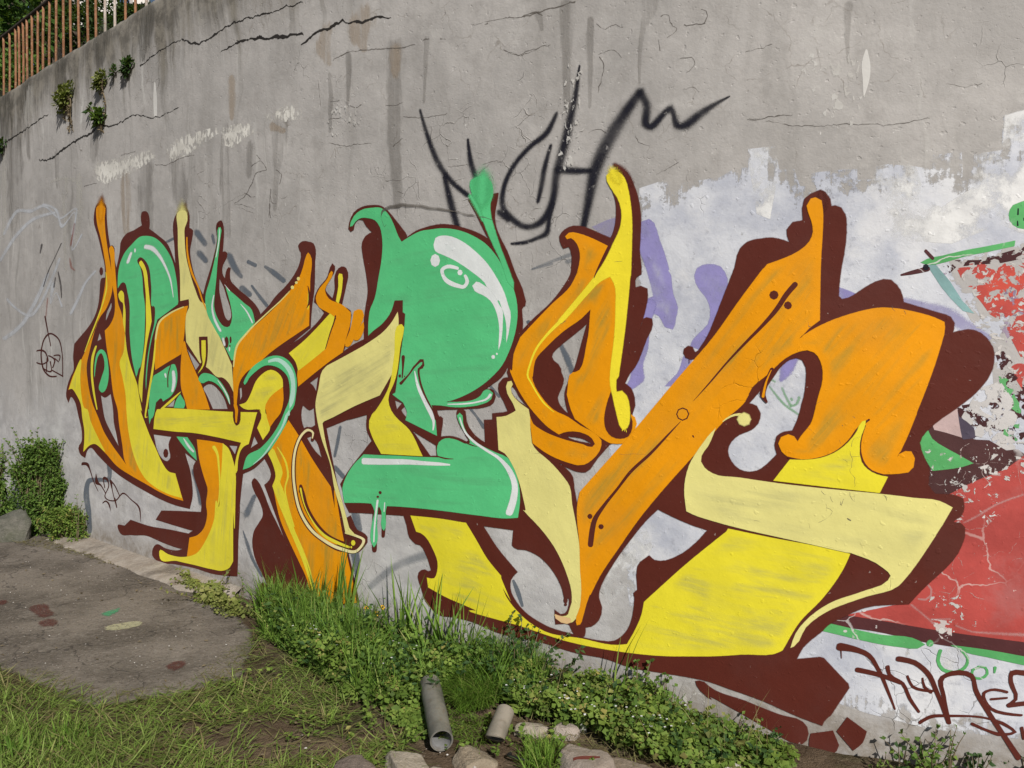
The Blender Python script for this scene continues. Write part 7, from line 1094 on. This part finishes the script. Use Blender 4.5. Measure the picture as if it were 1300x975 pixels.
def weed(name, root, label, stems, leaf, mat, seed=1, cat='weed', size=(.5, .45), pairs=6, parent_z=0.0, gap=.03, jitter=.3):
    """stems carrying paired leaves: root is (x, y, z); every stem is (dx, dy, dz) to its tip"""
    r = np.random.default_rng(seed); e = tag(empty(name, root), label, cat); mb = MB(); st = MB()
    for sx, sy, sz in stems:
        t = np.array([sx, sy, sz]); L = np.linalg.norm(t); bend = r.normal(0, .12, 3) * L; k = max(3, int(L / gap)); u = np.linspace(0, 1, 7)[:, None]
        P = u * t + (u * (1 - u)) * bend * 2; st.tube(P, np.linspace(.0035, .0012, 7), 5)
        uu = np.linspace(.18, 1, k)[:, None]; Q = uu * t + (uu * (1 - uu)) * bend * 2
        for s_ in (-1, 1):
            m = len(Q); th = r.uniform(0, 6.28, m); side = np.cross(np.tile(t / L, (m, 1)), np.stack([np.cos(th), np.sin(th), .3 * np.sin(th)], 1))
            d = side * s_ + t / L * .55 + r.normal(0, jitter, (m, 3)); up = np.array([-.2, -.5, .7]) + r.normal(0, .35, (m, 3))
            mb.leaves(Q, d, up, r.uniform(.65, 1.15, m) * leaf * (1.15 - .5 * uu[:, 0]), r.uniform(.8, 1.2, m) * leaf * size[1], .1, np.clip(r.normal(.5, .25, m), 0, 1), .1)
    mb.build('foliage', LM[mat], e); st.build('stem', LM['root'], e); return e
def g3(p, z=0.0): return (p[0], p[1], z)
R3 = lambda n, w, h0, h1, s: [tuple(v) for v in np.column_stack([np.random.default_rng(s).normal(0, w, (n, 2)), np.random.default_rng(s + 1).uniform(h0, h1, n)])]
weed('broadleaf_weed', g3((0.038,3.789)), 'dark leafy weed spreading against the wall under the yellow swoosh', R3(26, .13, .14, .33, 3), .042, 'dark', 3, size=(.5, .38))
weed('broadleaf_weed', g3((0.149,3.682)), 'small dark weed hanging over the right end of the long grass', [(.07, .0, .19), (.10, -.02, .14), (.04, -.02, .22), (.14, 0, .18), (.02, -.03, .2), (.12, -.02, .1)], .040, 'dark', 5, size=(.5, .3))
weed('broadleaf_weed', g3((0.572,3.484)), 'upright green weed with small oval leaves in the middle of the clover', R3(16, .07, .12, .23, 12), .036, 'bush', 7, size=(.5, .5))
weed('broadleaf_weed', g3((0.664,3.407)), 'bushy green weed to the right of the upright oval leaved weed', R3(14, .07, .09, .19, 15), .034, 'bush', 9, size=(.5, .5))
weed('broadleaf_weed', g3((0.913,3.210)), 'pale leafed weed at the left end of the long brown bar', R3(9, .06, .06, .12, 18), .026, 'clover', 11, size=(.5, .6))
weed('broadleaf_weed', g3((1.607,2.970)), 'dark green leafy weed standing before the brown lower right tag', R3(14, .07, .06, .17, 21), .036, 'bush', 13, size=(.5, .5))
weed('broadleaf_weed', g3((1.682,2.970)), 'thin branched weed with narrow leaves right of the dark leafy weed', [(.02, 0, .19), (.05, 0, .16), (-.01, -.01, .14)], .028, 'bush', 15, size=(.5, .22))
weed('broadleaf_weed', g3((1.753,2.942)), 'round leaved weed low at the bottom edge near the right corner', R3(8, .05, .05, .13, 25), .032, 'dark', 17, size=(.5, .6))
weed('broadleaf_weed', g3((1.948,2.964)), 'dark weed cut by the right edge of the picture', R3(7, .04, .05, .12, 28), .036, 'dark', 19, size=(.5, .6))
weed('broadleaf_weed', g3((1.395,2.970)), 'little sprout of pointed leaves at the bottom left of the brown tag', R3(6, .03, .03, .07, 31), .028, 'clover', 21, size=(.5, .3))
weed('broadleaf_weed', g3((1.480,2.970)), 'stalk with two dark leaves left of the dark leafy weed', [(.0, 0, .12), (.03, 0, .10)], .032, 'dark', 23, size=(.5, .7), gap=.06)
weed('feathery_weed', g3((-0.655,4.231)), 'dark weed stalk with comb like leaves left of the small orange flowers', [(-.09, -.02, .27), (-.05, -.03, .22)], .05, 'dark', 25, size=(.5, .18), gap=.018, jitter=.12)
weed('broadleaf_weed', g3((-1.721,4.938)), 'thin weed stalk with small leaves before the round brown blob', [(.0, -.01, .24), (.02, -.01, .17)], .026, 'bush', 27, size=(.5, .5))
weed('broadleaf_weed', g3((-1.615,4.816)), 'small leafy weed at the foot of the round brown blob', R3(6, .04, .05, .14, 34), .03, 'weed', 29, size=(.5, .6))
weed('broadleaf_weed', g3((-1.992,5.165)), 'yellowish weed creeping on the apron under the yellow hooked foot', R3(10, .10, .05, .16, 37), .035, 'weed', 31, size=(.5, .6))
weed('broadleaf_weed', g3((-2.298,5.529)), 'small flat weed on the apron left of the creeping weed', R3(6, .07, .02, .06, 40), .03, 'weed', 33, size=(.5, .6))
weed('broadleaf_weed', g3((0.183,3.613)), 'wiry weed with a withered top beside the white flakes', [(.02, 0, .16), (.05, 0, .13)], .02, 'dark', 35, size=(.5, .5))
weed('broadleaf_weed', g3((-3.760,6.764)), 'slender pale weed stalks right of the dense shrub', [(.0, 0, .42), (.05, 0, .36), (-.03, 0, .30), (.08, 0, .25)], .04, 'bush', 37, size=(.5, .25))

# weeds rooted in the wall's cracks, some with trailing dry roots
def wall_weed(sz, label, n, rad, leaf, mat, trails, seed, flat=.6):
    r = np.random.default_rng(seed); s, z = sz; nrm = plan_n(s); p0 = wp(s, z); tg_ = np.array([nrm[1], -nrm[0]]) * -1
    e = tag(empty('wall_weed', tuple(p0)), label, 'weed'); mb = MB(); v = r.normal(0, 1, (n, 3)); v /= np.linalg.norm(v, axis=1)[:, None]
    k = r.uniform(.2, 1, n)[:, None] * rad; a = v[:, :1] * k; b = np.abs(v[:, 1:2]) * k * flat; c = v[:, 2:] * k * .7
    p = np.column_stack([tg_[0] * a[:, 0] + nrm[0] * (b[:, 0] + .01), tg_[1] * a[:, 0] + nrm[1] * (b[:, 0] + .01), c[:, 0] + a[:, 0] * .35])
    d = p / (np.linalg.norm(p, axis=1)[:, None] + 1e-6) + r.normal(0, .5, (n, 3)); up = np.array([nrm[0] * .5, nrm[1] * .5, .8]) + r.normal(0, .35, (n, 3))
    mb.leaves(p, d, up, r.uniform(.7, 1.2, n) * leaf, r.uniform(.5, .7, n) * leaf, .1, np.clip(r.normal(.5, .25, n), 0, 1), .1); mb.build('foliage', LM[mat], e)
    st = MB(); st.tube([[nrm[0] * -.02, nrm[1] * -.02, -.01], [nrm[0] * .02, nrm[1] * .02, 0], [nrm[0] * .05, nrm[1] * .05, .02]], [.008, .006, .003], 5)
    for dx, L in trails:
        q = [[tg_[0] * (dx + .02 * math.sin(i * 1.3 + dx * 60)) + nrm[0] * (.03 - .004 * i), tg_[1] * (dx + .02 * math.sin(i * 1.3 + dx * 60)) + nrm[1] * (.03 - .004 * i), -L * i / 6] for i in range(7)]
        st.tube(q, np.linspace(.007, .002, 7), 5)
        m = int(L * 130); i = r.uniform(0, 1, m); lq = np.column_stack([np.interp(i, np.linspace(0, 1, 7), [w[j] for w in q]) for j in range(3)])
        ml = MB(); ml.leaves(lq, r.normal(0, 1, (m, 3)) + [nrm[0], nrm[1], -.6], r.normal(0, 1, (m, 3)) + [nrm[0], nrm[1], .6], leaf * .7, leaf * .35); o_ = ml.build('withered_trail', LM['root'], e); o_['kind'] = 'stuff'
    st.build('stem', LM['root'], e)
wall_weed((-4.968,3.893), 'largest yellow green weed tuft rooted in the upper crack with dry trailing roots', 420, .155, .042, 'weed', [(-.03, .20), (.05, .30), (.10, .32)], 1)
wall_weed((-4.244,3.874), 'middle yellow green weed tuft in the upper crack with a long trailing stem', 230, .10, .036, 'weed', [(.05, .30)], 2)
wall_weed((-4.010,3.891), 'short dry sprig between the middle tuft and the dark weed', 60, .06, .03, 'dark', [], 3)
wall_weed((-3.763,3.871), 'dark green weed at the right end of the row in the upper crack', 150, .085, .042, 'dark', [], 4)
wall_weed((-4.270,3.585), 'fresh green leafed weed growing from the lower crack', 90, .085, .060, 'bush', [(.0, .12)], 5)
wall_weed((-4.465,3.682), 'tiny dark two leaved sprig left of the fresh green weed', 12, .05, .05, 'dark', [], 6)
wall_weed((-6.629,3.755), 'small dark weed in the crack at the left edge of the wall', 120, .09, .045, 'dark', [], 7)

# flowers
def flower(loc, z, label, petal, eye, r, group=None):
    e = tag(empty('wild_flower', (loc[0], loc[1], 0)), label, 'flower', group); st = MB(); st.tube([[0, 0, 0], [.004, 0, z * .5], [0, -.004, z]], .0016, 5); st.build('stem', LM['lush'], e)
    for k in range(6):
        th = k * 1.047; mb = MB(); mb.leaves(np.array([[0, -.004, z]]), np.array([[math.cos(th), -.35, math.sin(th) * .9]]), np.array([[0, -1., .3]]), r, r * .8, .04, None, 0, False); mb.build('petal', LM[petal], e)
    c = MB(); th = np.arange(8) * .785; c.add(np.concatenate([[[0, -.012, z]], np.column_stack([np.cos(th) * r * .35, np.full(8, -.006), z + np.sin(th) * r * .35])]), [[0, 1 + i, 1 + (i + 1) % 8] for i in range(8)]); c.build('flower_centre', LM[eye], e)
flower((-1.441,4.787), .115, 'larger yellow flower in the grass under the round brown blob', 'yellowpetal', 'yellowpetal', .017)
flower((-1.367,4.729), .115, 'smaller yellow flower just right of the larger yellow one', 'yellowpetal', 'yellowpetal', .011)
flower((-0.816,4.385), .20, 'orange flower with a dark centre highest on the left of three', 'orangepetal', 'darkeye', .017)
flower((-0.750,4.336), .185, 'orange flower with a dark centre lowest of three by the wall', 'orangepetal', 'darkeye', .018)
flower((-0.711,4.289), .235, 'orange flower with a dark centre on the right of three', 'orangepetal', 'darkeye', .016)

# ------------------------------------------------------------------ pipes
def mat_pipe(name, a, b):
    nt = NT(name); v = nt.n('TexCoord').outputs['Object']
    c = nt.mix(nt.ramp(nt.noise(v, 9, 5, .65), .35, .65), a, b); c = nt.mix(nt.math('MULTIPLY', nt.ramp(nt.noise(v, 24, 5, .7), .52, .68), .55), c, (.13, .10, .07))
    h = nt.noise(v, 60, 4, .65)
    return finish(nt, c, .6, nt.n('Bump', {'Height': h, 'Strength': .35, 'Distance': .006}).outputs[0], None, .35)
def pipe(label, p0, p1, ro, ri, mat, matin, slant=0.0, mid=None):
    p0 = np.array(p0); p1 = np.array(p1); e = tag(empty('drain_pipe', tuple(p0)), label, 'pipe'); d = p1 - p0; L = np.linalg.norm(d); d /= L
    a = np.cross(d, [0, 0, 1.]); a /= np.linalg.norm(a); b = np.cross(a, d); th = np.linspace(0, 2 * math.pi, 41)[:-1]
    def ring(t, r, sl=0.0): return np.array([d * (t + sl * math.sin(q)) + a * r * math.cos(q) + b * r * math.sin(q) for q in th])
    rows = [ring(t, ro * (1 + .012 * math.sin(t * 40)), slant * max(0, 1 - t / .12)) for t in np.linspace(0, L, 14)]
    V = np.concatenate(rows); n = 40; F = [[i * n + j, (i + 1) * n + j, (i + 1) * n + (j + 1) % n, i * n + (j + 1) % n] for i in range(13) for j in range(n)]
    mesh_obj('outer_wall', V, F, mat, e, True)
    rows = [ring(t, ri, slant * max(0, 1 - t / .12)) for t in np.linspace(0, L, 10)]; V = np.concatenate(rows + [np.array([d * L])])
    F = [[i * n + j, i * n + (j + 1) % n, (i + 1) * n + (j + 1) % n, (i + 1) * n + j] for i in range(9) for j in range(n)] + [[9 * n + j, 9 * n + (j + 1) % n, 10 * n] for j in range(n)]
    mesh_obj('inner_wall', V, F, matin, e, True)
    A = ring(0, ro, slant); B = ring(0, ri, slant); A2 = A - d * .0015; B2 = B - d * .0015
    V = np.concatenate([A, A2, B2, B]); F = [[k * n + j, k * n + (j + 1) % n, (k + 1) * n + (j + 1) % n, (k + 1) * n + j] for k in range(3) for j in range(n)]
    mesh_obj('rim', V, F, mat, e, False)
pv = mat_pipe('weathered_grey_plastic', (.10, .096, .084), (.17, .162, .142)); pin = mat_pipe('grey_pipe_inside', (.20, .20, .20), (.26, .26, .26)); pc = mat_pipe('sandy_cement_pipe', (.165, .148, .122), (.24, .215, .18))
pipe('larger grey plastic drain pipe with its round open mouth facing the viewer', (-.286, 3.150, .050), (-.380, 3.60, .094), .0475, .041, pv, pin)
pipe('smaller sandy drain pipe with a slanting mouth right of the larger pipe', (-.070, 3.175, .047), (-.030, 3.33, .084), .040, .033, pc, pin, -.030)

# ------------------------------------------------------------------ stones
import bmesh
def stone(loc, size, label, mat, seed, rot=0.0, cuts=5, sink=.3, name='stone', mark=None, tilt=0.0):
    bm = bmesh.new(); bmesh.ops.create_icosphere(bm, subdivisions=4, radius=1.0); r = random.Random(seed)
    planes = [(Vector((r.gauss(0, 1), r.gauss(0, 1), r.gauss(0, .7))).normalized(), r.uniform(.50, .80)) for _ in range(cuts * 2)] + [(Vector((r.gauss(0, .12), r.gauss(0, .12), 1)).normalized(), .62)]
    for v in bm.verts:
        co = v.co.copy()
        for n_, d_ in planes:
            k = co.dot(n_) - d_
            if k > 0: co -= n_ * k * .97
        co += co.normalized() * (mnoise.noise(co * 1.6 + Vector((seed, 0, 0))) * .10 + mnoise.noise(co * 6 + Vector((seed, 3, 0))) * .028 + mnoise.noise(co * 16 + Vector((0, seed, 0))) * .012)
        v.co = Vector((co.x * size[0] * 1.15, co.y * size[1] * 1.15, co.z * size[2] * 1.15))
    me = bpy.data.meshes.new(name); bm.to_mesh(me); bm.free(); me.materials.append(mat); me.shade_smooth()
    o = bpy.data.objects.new(name, me); COL.objects.link(o); o.location = (loc[0], loc[1], size[2] * (1 - 2 * sink) * .30 - .014); o.rotation_euler = (tilt, 0, rot)
    return tag(o, label, 'stone')
sa = mat_concrete('pale_beige_stone', (.29, .25, .20), (.39, .345, .285), .8, (.22, .17, .12), 1.6); sb = mat_concrete('brown_grey_stone', (.15, .118, .098), (.215, .175, .145), .9, (.09, .07, .055), 1.6)
sc = mat_concrete('mossy_grey_rock', (.095, .095, .078), (.165, .155, .135), 1.0, (.055, .065, .035), 1.2); sw = mat_concrete('whitish_stone', (.50, .48, .45), (.60, .58, .55), .6, (.32, .29, .26), 1.6)
stone((-4.435,6.882), (.22, .15, .26), 'mossy grey rock at the left edge before the shrub', sc, 3, .4, 6, .18, 'rock')
stone((-0.584,2.931), (.125, .10, .085), 'brown grey flat topped stone at the bottom edge left of the pale slab', sb, 5, .1, 5, .2)
stone((-0.413,3.011), (.085, .17, .062), 'pale beige broken slab just left of the larger pipe mouth', sa, 8, .15, 6, .25)
stone((-0.293,2.942), (.085, .10, .05), 'pale beige stone right under the larger pipe mouth', sa, 11, -.2, 5, .3)
stone((-0.150,3.082), (.08, .10, .05), 'sandy lump of stone between the two pipes', mat_concrete('sandy_lump', (.25, .20, .145), (.33, .28, .21), 1.0, (.16, .12, .08), 1.6), 14, .3, 4, .35)
s4 = stone((0.281,3.034), (.125, .115, .085), 'rounded pinkish stone with a brown paint mark at the bottom', mat_concrete('pinkish_stone', (.23, .195, .165), (.31, .265, .23), .8, (.19, .15, .12), 1.6), 17, .2, 3, .3)
stone((0.102,3.334), (.085,.055,.05), 'pale jagged stone right of the smaller pipe under the clover', sa, 20, .2, 7, .25)
stone((0.222,3.320), (.08, .06, .05), 'pinkish stone behind the paint marked stone', mat_concrete('dusty_stone', (.30, .25, .21), (.38, .33, .29), .8, (.2, .16, .13), 1.6), 23, -.3, 6, .25)
stone((0.309,3.349), (.018, .022, .050), 'small upright white stone chip at the edge of the clover', sw, 26, .1, 6, .2)
stone((0.820,2.931), (.13, .09, .055), 'whitish angular stone at the bottom edge under the clover', sw, 29, .5, 7, .3)
stone((-0.664,3.699), (.045, .05, .050), 'small brownish stone half hidden in the grass left of the pipes', sb, 32, .5, 6, .2)
stone((0.446,3.028), (.10, .08, .035), 'flat earthy stone right of the paint marked stone', mat_concrete('earthy_stone', (.20, .16, .12), (.27, .22, .17), .9, (.12, .09, .07), 1.6), 35, .0, 4, .3)
# brown stripe of paint over the rounded stone (follows its surface)
dg = bpy.context.evaluated_depsgraph_get(); dg.update(); mw = s4.matrix_world.copy(); MI = Matrix.Translation(s4.location) @ Matrix.Rotation(.2, 4, 'Z'); mi = MI.inverted()
path = np.linspace(0, 1, 16); V = []; 
for t in path:
    for w_ in (-1, -.5, 0, .5, 1):
        x = s4.location.x - .045 + .105 * t; y = s4.location.y - .05 + .020 * t + w_ * (.012 * (.55 + .45 * math.sin(t * 3.1)))
        hit, co, nn, _ = s4.ray_cast(mi @ Vector((x, y, .5)), Vector((0, 0, -1))); p = MI @ (co + nn * .0012) if hit else Vector((x, y, .05)); V.append(mi @ p)
F = [[i * 5 + j, i * 5 + j + 1, (i + 1) * 5 + j + 1, (i + 1) * 5 + j] for i in range(15) for j in range(4)]
bp = NT('brown_paint_on_stone'); M['bps'] = finish(bp, (.12, .03, .022), .8); mesh_obj('paint_mark', [tuple(v) for v in V], F, M['bps'], s4, True)
# loose bits
mb = MB(); mb.tube([[0, 0, 0], [.028, .004, .004], [.056, .003, .002]], [.0035, .004, .003], 6); o = mb.build('pale_stick', LM['petal']); o.location = (*(-0.705,3.639), .02); tag(o, 'short whitish stick lying on the bare soil left of the pipes', 'stick')
mb = MB(); th = np.linspace(2.6, 6.6, 22); mb.tube(np.column_stack([.085 * np.cos(th), .045 * np.sin(th), .012 + .006 * np.sin(th * 2)]), .006, 7); nt = NT('black_rubber'); o = mb.build('rubber_strip', finish(nt, (.014, .014, .016), .55)); o.location = (*(0.069,3.107), 0); tag(o, 'curved black rubber strip lying on the soil right of the smaller pipe', 'rubber strip')
mb = MB(); q = rnd_in_poly([(-4.247,6.486), (-3.594,6.486), (-1.970,4.876), (-1.535,4.336), (-1.562,3.855), (-2.668,4.055)], 260)
q2 = rnd_in_poly([(-0.910,3.320), (-0.561,3.250), (0.453,2.970), (-0.490,2.834), (-1.028,2.887)], 90)
for k, (x, y) in enumerate(np.concatenate([q, q2])):
    r_ = abs(rng.normal(0, .0022)) + .0015; v = np.array([[1, 0, 0], [-1, 0, 0], [0, 1, 0], [0, -1, 0], [0, 0, .7], [0, 0, -.7]]) * r_ * rng.uniform(.6, 1.4, (6, 3)) + [x, y, .006 + r_ * .3]
    mb.add(v, [[0, 2, 4], [2, 1, 4], [1, 3, 4], [3, 0, 4], [2, 0, 5], [1, 2, 5], [3, 1, 5], [0, 3, 5]], rng.random())
o = mb.build('loose_grit', mat_leaf('grit', [(0, (.14, .11, .09)), (.6, (.30, .27, .24)), (1, (.62, .60, .57))], .9, 0)); o['kind'] = 'stuff'

# ------------------------------------------------------------------ rusty railing on top of the wall
def mat_rust(name, a, b, c_):
    nt = NT(name); v = nt.n('TexCoord').outputs['Object']; n1 = nt.noise(nt.mapping(v, (1, 1, .25)), 30, 5, .7)
    c = nt.mix(nt.ramp(n1, .42, .58), a, b); c = nt.mix(nt.math('MULTIPLY', nt.ramp(nt.noise(v, 60, 4, .7), .52, .66), .7), c, c_)
    return finish(nt, c, .85, nt.n('Bump', {'Height': n1, 'Strength': .5, 'Distance': .004}).outputs[0], None, .25)
rust1 = mat_rust('rusty_iron', (.19, .085, .042), (.27, .13, .066), (.36, .24, .16)); rust2 = mat_rust('flaking_white_over_rust', (.40, .34, .29), (.50, .46, .42), (.24, .12, .065)); raild = mat_rust('dark_painted_iron', (.03, .026, .022), (.05, .038, .03), (.08, .045, .03))
RAIL = tag(empty('iron_railing', tuple(wp(-4.0, WALL_TOP, -.1))), 'rusty iron railing with upright bars along the top of the wall', 'railing')
known = [(-6.680,4.202)[0], (-6.576,4.212)[0], (-6.459,4.218)[0], (-6.343,4.224)[0], (-6.208,4.233)[0], (-6.041,4.241)[0], (-5.897,4.246)[0], (-5.734,4.253)[0], (-5.564,4.258)[0], (-5.392,4.260)[0], (-5.219,4.261)[0], (-5.039,4.259)[0], (-4.848,4.253)[0], (-4.682,4.252)[0], (-4.505,4.247)[0], (-4.319,4.245)[0], (-4.126,4.239)[0], (-3.947,4.235)[0], (-3.758,4.228)[0], (-3.575,4.226)[0], (-3.374,4.217)[0], (-3.214,4.213)[0]]
step = (known[-1] - known[4]) / (len(known) - 5)
bars = [known[0] - step * i for i in range(18, 0, -1)] + known + [known[-1] + step * i for i in range(1, 22)]
pale = {known[14], known[15], known[18], known[19]}
RH = .70; RO = Vector(RAIL.location)
def rp(s, z, off): return wp(s, z, off) - np.array(RO)
for s in bars:
    mb = MB(); j = random.uniform(-.006, .006); zz = np.linspace(WALL_TOP - .05, WALL_TOP + RH, 7)
    P = np.array([rp(s + .030 * (z - WALL_TOP) + j * math.sin((z - WALL_TOP) * 4), z, -.13) for z in zz]); mb.tube(P, .0115, 8); mb.build('upright_bar', rust2 if s in pale else rust1, RAIL, True)
sr = np.arange(bars[0] - .2, bars[-1] + .2, .1)
mb = MB(); mb.tube(np.array([rp(s, WALL_TOP + RH + .012, -.13) for s in sr]), .019, 8); mb.build('top_rail', raild, RAIL, True)

# ------------------------------------------------------------------ hillside, trees and houses behind the wall
def hz(x, y):
    i = int(np.argmin((PLAN[:, 0] - x)**2 + (PLAN[:, 1] - y)**2)); d = -((x - PLAN[i, 0]) * NRM[i, 0] + (y - PLAN[i, 1]) * NRM[i, 1])
    u = -.45 * x + .89 * y
    return 4.22 + min(.44 * max(0, min(u, 78) - 11), 1.1 * max(0, d - 1.2))
def hill():
    ss = np.arange(PS[0] + .1, PS[-1] - .1, .6); ds = [.33, .8, 1.5, 2.5, 4, 7, 11, 16, 23, 32, 45, 60, 75, 100]
    base = [wp(s, 0)[:2] for s in ss]; tl = base[0] - base[1]; tl /= np.linalg.norm(tl); tr = base[-1] - base[-2]; tr /= np.linalg.norm(tr)
    base = [base[0] + tl * k for k in (90, 45, 20, 8, 3)] + base + [base[-1] + tr * k for k in (3, 8, 20, 45, 90)]
    nb_ = [-plan_n(min(max(k, PS[0]), PS[-1])) for k in [PS[0]] * 5 + list(ss) + [PS[-1]] * 5]
    V = [[b[0] + n_[0] * d, b[1] + n_[1] * d, (hz(b[0] + n_[0] * d, b[1] + n_[1] * d) if d < 60 or True else 0) + (mnoise.noise(Vector((b[0] * .15, d * .15, 0))) * .03 * d if d > 4 else 0)] for b, n_ in zip(base, nb_) for d in ds]
    m = len(ds); F = [[i * m + j, i * m + j + 1, (i + 1) * m + j + 1, (i + 1) * m + j] for i in range(len(base) - 1) for j in range(m - 1)]
    nt = NT('overgrown_hillside'); v = nt.n('TexCoord').outputs['Object']; c = nt.mix(nt.ramp(nt.noise(v, .8, 6, .65), .4, .62), (.022, .034, .012), (.07, .068, .032))
    c = nt.mix(nt.ramp(nt.noise(v, 9, 5, .65), .5, .68), c, (.035, .06, .016))
    o = mesh_obj('hillside', V, F, finish(nt, c, .95, nt.n('Bump', {'Height': nt.noise(v, 7, 6, .7), 'Strength': 1.0, 'Distance': .3}).outputs[0], None, .1), None, True); o['kind'] = 'structure'
hill()
def place(px_, dist):                                           # heading and distance to a spot on the hillside
    h = math.atan((px_ - 650) / 1000); x, y = math.sin(h) * dist, math.cos(h) * dist
    return x, y, hz(x, y)
bark = mat_concrete('tree_bark', (.06, .048, .035), (.10, .08, .06), 1.0, (.03, .025, .02), .6)
def tree(px_, dist, top, width, label, mat, n, leaf, seed, low=.25, cat='tree'):
    r = np.random.default_rng(seed); x, y, z0 = place(px_, dist); H = max(.8, top - z0 - .2 * width); e = tag(empty('broadleaf_tree', (x, y, z0 - .2)), label, cat)
    tk = MB(); P = np.array([[r.normal(0, .03) * H * u, r.normal(0, .03) * H * u, H * .78 * u] for u in np.linspace(0, 1, 6)]); tk.tube(P, np.linspace(.045, .012, 6) * H * .8, 8)
    mb = MB(); L = 22
    for i in range(L):
        u = r.uniform(low, .93); th = r.uniform(0, 6.28); k = math.sin(math.pi * min(1, (u - low + .22) / (1.12 - low))) ** .7
        c = np.array([math.cos(th) * width * .5 * k * r.uniform(.35, 1), math.sin(th) * width * .5 * k * r.uniform(.35, 1), H * u])
        a = np.array([0, 0, H * max(.15, u - .22)]); tk.tube([a, (a + c) / 2 + r.normal(0, .05, 3) * H, c], [.012 * H, .008 * H, .003 * H], 5)
        m = n // L; v = r.normal(0, 1, (m, 3)); v /= np.linalg.norm(v, axis=1)[:, None]; rad = width * r.uniform(.13, .24)
        p = c + v * (r.uniform(.2, 1.1, m) ** .5 * rad)[:, None] * np.array([1, 1, .8]); mb.leaves(p, v + r.normal(0, .7, (m, 3)), np.array([0, -.2, .9]) + r.normal(0, .45, (m, 3)), r.uniform(.7, 1.3, m) * leaf, r.uniform(.45, .65, m) * leaf, .1, np.clip(r.normal(.45, .25, m), 0, 1), .1)
    tk.build('trunk', bark, e, True); mb.build('crown', LM[mat], e)
elev = lambda y_, dist: 1.6 + (455 - y_) / 1000 * dist
tree(-48, 15.5, elev(-90, 15.5), 3.6, 'bright green broadleaf tree behind the left end of the railing', 'treelight', 6500, .15, 1, .05)
tree(-130, 14.5, elev(-60, 14.5), 3.6, 'bright green tree cut by the left edge of the picture', 'treelight', 4000, .15, 2, .05)
tree(20, 20, elev(-70, 20), 2.8, 'dark tree behind the left bars of the railing', 'tree', 5000, .15, 3, .05)
tree(58, 23, elev(-30, 23), 1.7, 'narrow dark tree behind the middle of the railing', 'tree', 3800, .15, 11, .0)
tree(105, 24, elev(20, 24), 2.2, 'low dark tree below the larger white house', 'tree', 4200, .15, 4, .0)
tree(148, 25, elev(20, 25), 2.2, 'low dark tree behind the right part of the railing', 'tree', 4200, .15, 5, .0)
tree(184, 22, elev(22, 22), 1.8, 'dark rounded tree under the smaller white house', 'tree', 3600, .15, 6, .0)
tree(36, 42, elev(-50, 42), 4.5, 'tall far dark tree well left of the larger white house', 'tree', 4000, .3, 7, .0)
tree(163, 50, elev(4, 50), 1.5, 'small far dark tree between the two white houses', 'tree', 2500, .25, 8, .0)
tree(80, 48, elev(-20, 48), 1.6, 'far dark tree just left of the larger white house', 'tree', 3000, .25, 9, .0)
tree(225, 26, elev(24, 26), 2.4, 'dark tree behind the right end of the railing', 'tree', 3000, .15, 10, .0)
tree(128, 36, elev(20, 36), 3.2, 'far dark tree right below the larger white house', 'tree', 3000, .22, 12, .0)
def hedge(px_, dist, w, h, seed, label):
    x, y, z0 = place(px_, dist); e = bush('hedge_shrub', (x, y), label, 3600, w, h, .085, 'treelight' if seed % 2 else 'bush', 14, seed); e.location.z = z0 - .1
hedge(18, 11.2, 2.0, .95, 41, 'bright shrub behind the lower bars at the left end of the railing'); hedge(70, 11.0, 1.7, .62, 42, 'low shrub behind the middle bars of the railing'); hedge(-60, 11.5, 2.0, 1.2, 43, 'shrub behind the railing beyond the left edge')
def house(px_, dist, ytop, ybot, w, label, wallc, seed):
    h = math.atan((px_ - 650) / 1000); x, y = math.sin(h) * dist, math.cos(h) * dist; zb, zt = elev(ybot, dist), elev(ytop, dist); hh = zt - zb
    e = tag(empty('white_house', (x, y, zb)), label, 'house'); e.rotation_euler = (0, 0, -h + .25)
    nt = NT('house_wall'); m = finish(nt, wallc, .9); ntw = NT('dark_window'); mw_ = finish(ntw, (.03, .035, .04), .15); ntr = NT('roof_tiles'); mr = finish(ntr, (.26, .11, .07), .9); nts = NT('window_trim'); ms = finish(nts, (.55, .53, .5), .8)
    mb = MB(); mb.box((0, 0, hh * .5 - 3), (w, w * .8, hh + 6)); mb.build('wall', m, e)
    D = w * .4; r_ = MB(); r_.add([[-w * .56, -D * 1.15, hh], [w * .56, -D * 1.15, hh], [w * .56, D * 1.15, hh], [-w * .56, D * 1.15, hh], [-w * .3, 0, hh + w * .22], [w * .3, 0, hh + w * .22], [-w * .56, -D * 1.15, hh - .15], [w * .56, -D * 1.15, hh - .15], [w * .56, D * 1.15, hh - .15], [-w * .56, D * 1.15, hh - .15]],
        [[0, 1, 5, 4], [1, 2, 5], [2, 3, 4, 5], [3, 0, 4], [6, 7, 1, 0], [7, 8, 2, 1], [8, 9, 3, 2], [9, 6, 0, 3], [9, 8, 7, 6]]); r_.build('roof', mr, e)
    for i in range(3):
        for f in range(2):
            cx = (i - 1) * w * .3; cz = hh * (.22 + .46 * f); wm = MB(); wm.box((cx, -D - .02, cz), (w * .13, .06, hh * .24)); o = wm.build('window', mw_, e)
            sm = MB(); sm.box((cx, -D - .06, cz - hh * .135), (w * .17, .16, .12)); sm.build('sill', ms, o)
house(127, 60, -14, 13, 2.4, 'larger white house far up the hillside behind the railing', (.66, .63, .60), 1)
house(184, 58, 7, 20, 1.0, 'smaller white house near the right end of the railing', (.70, .66, .62), 2)
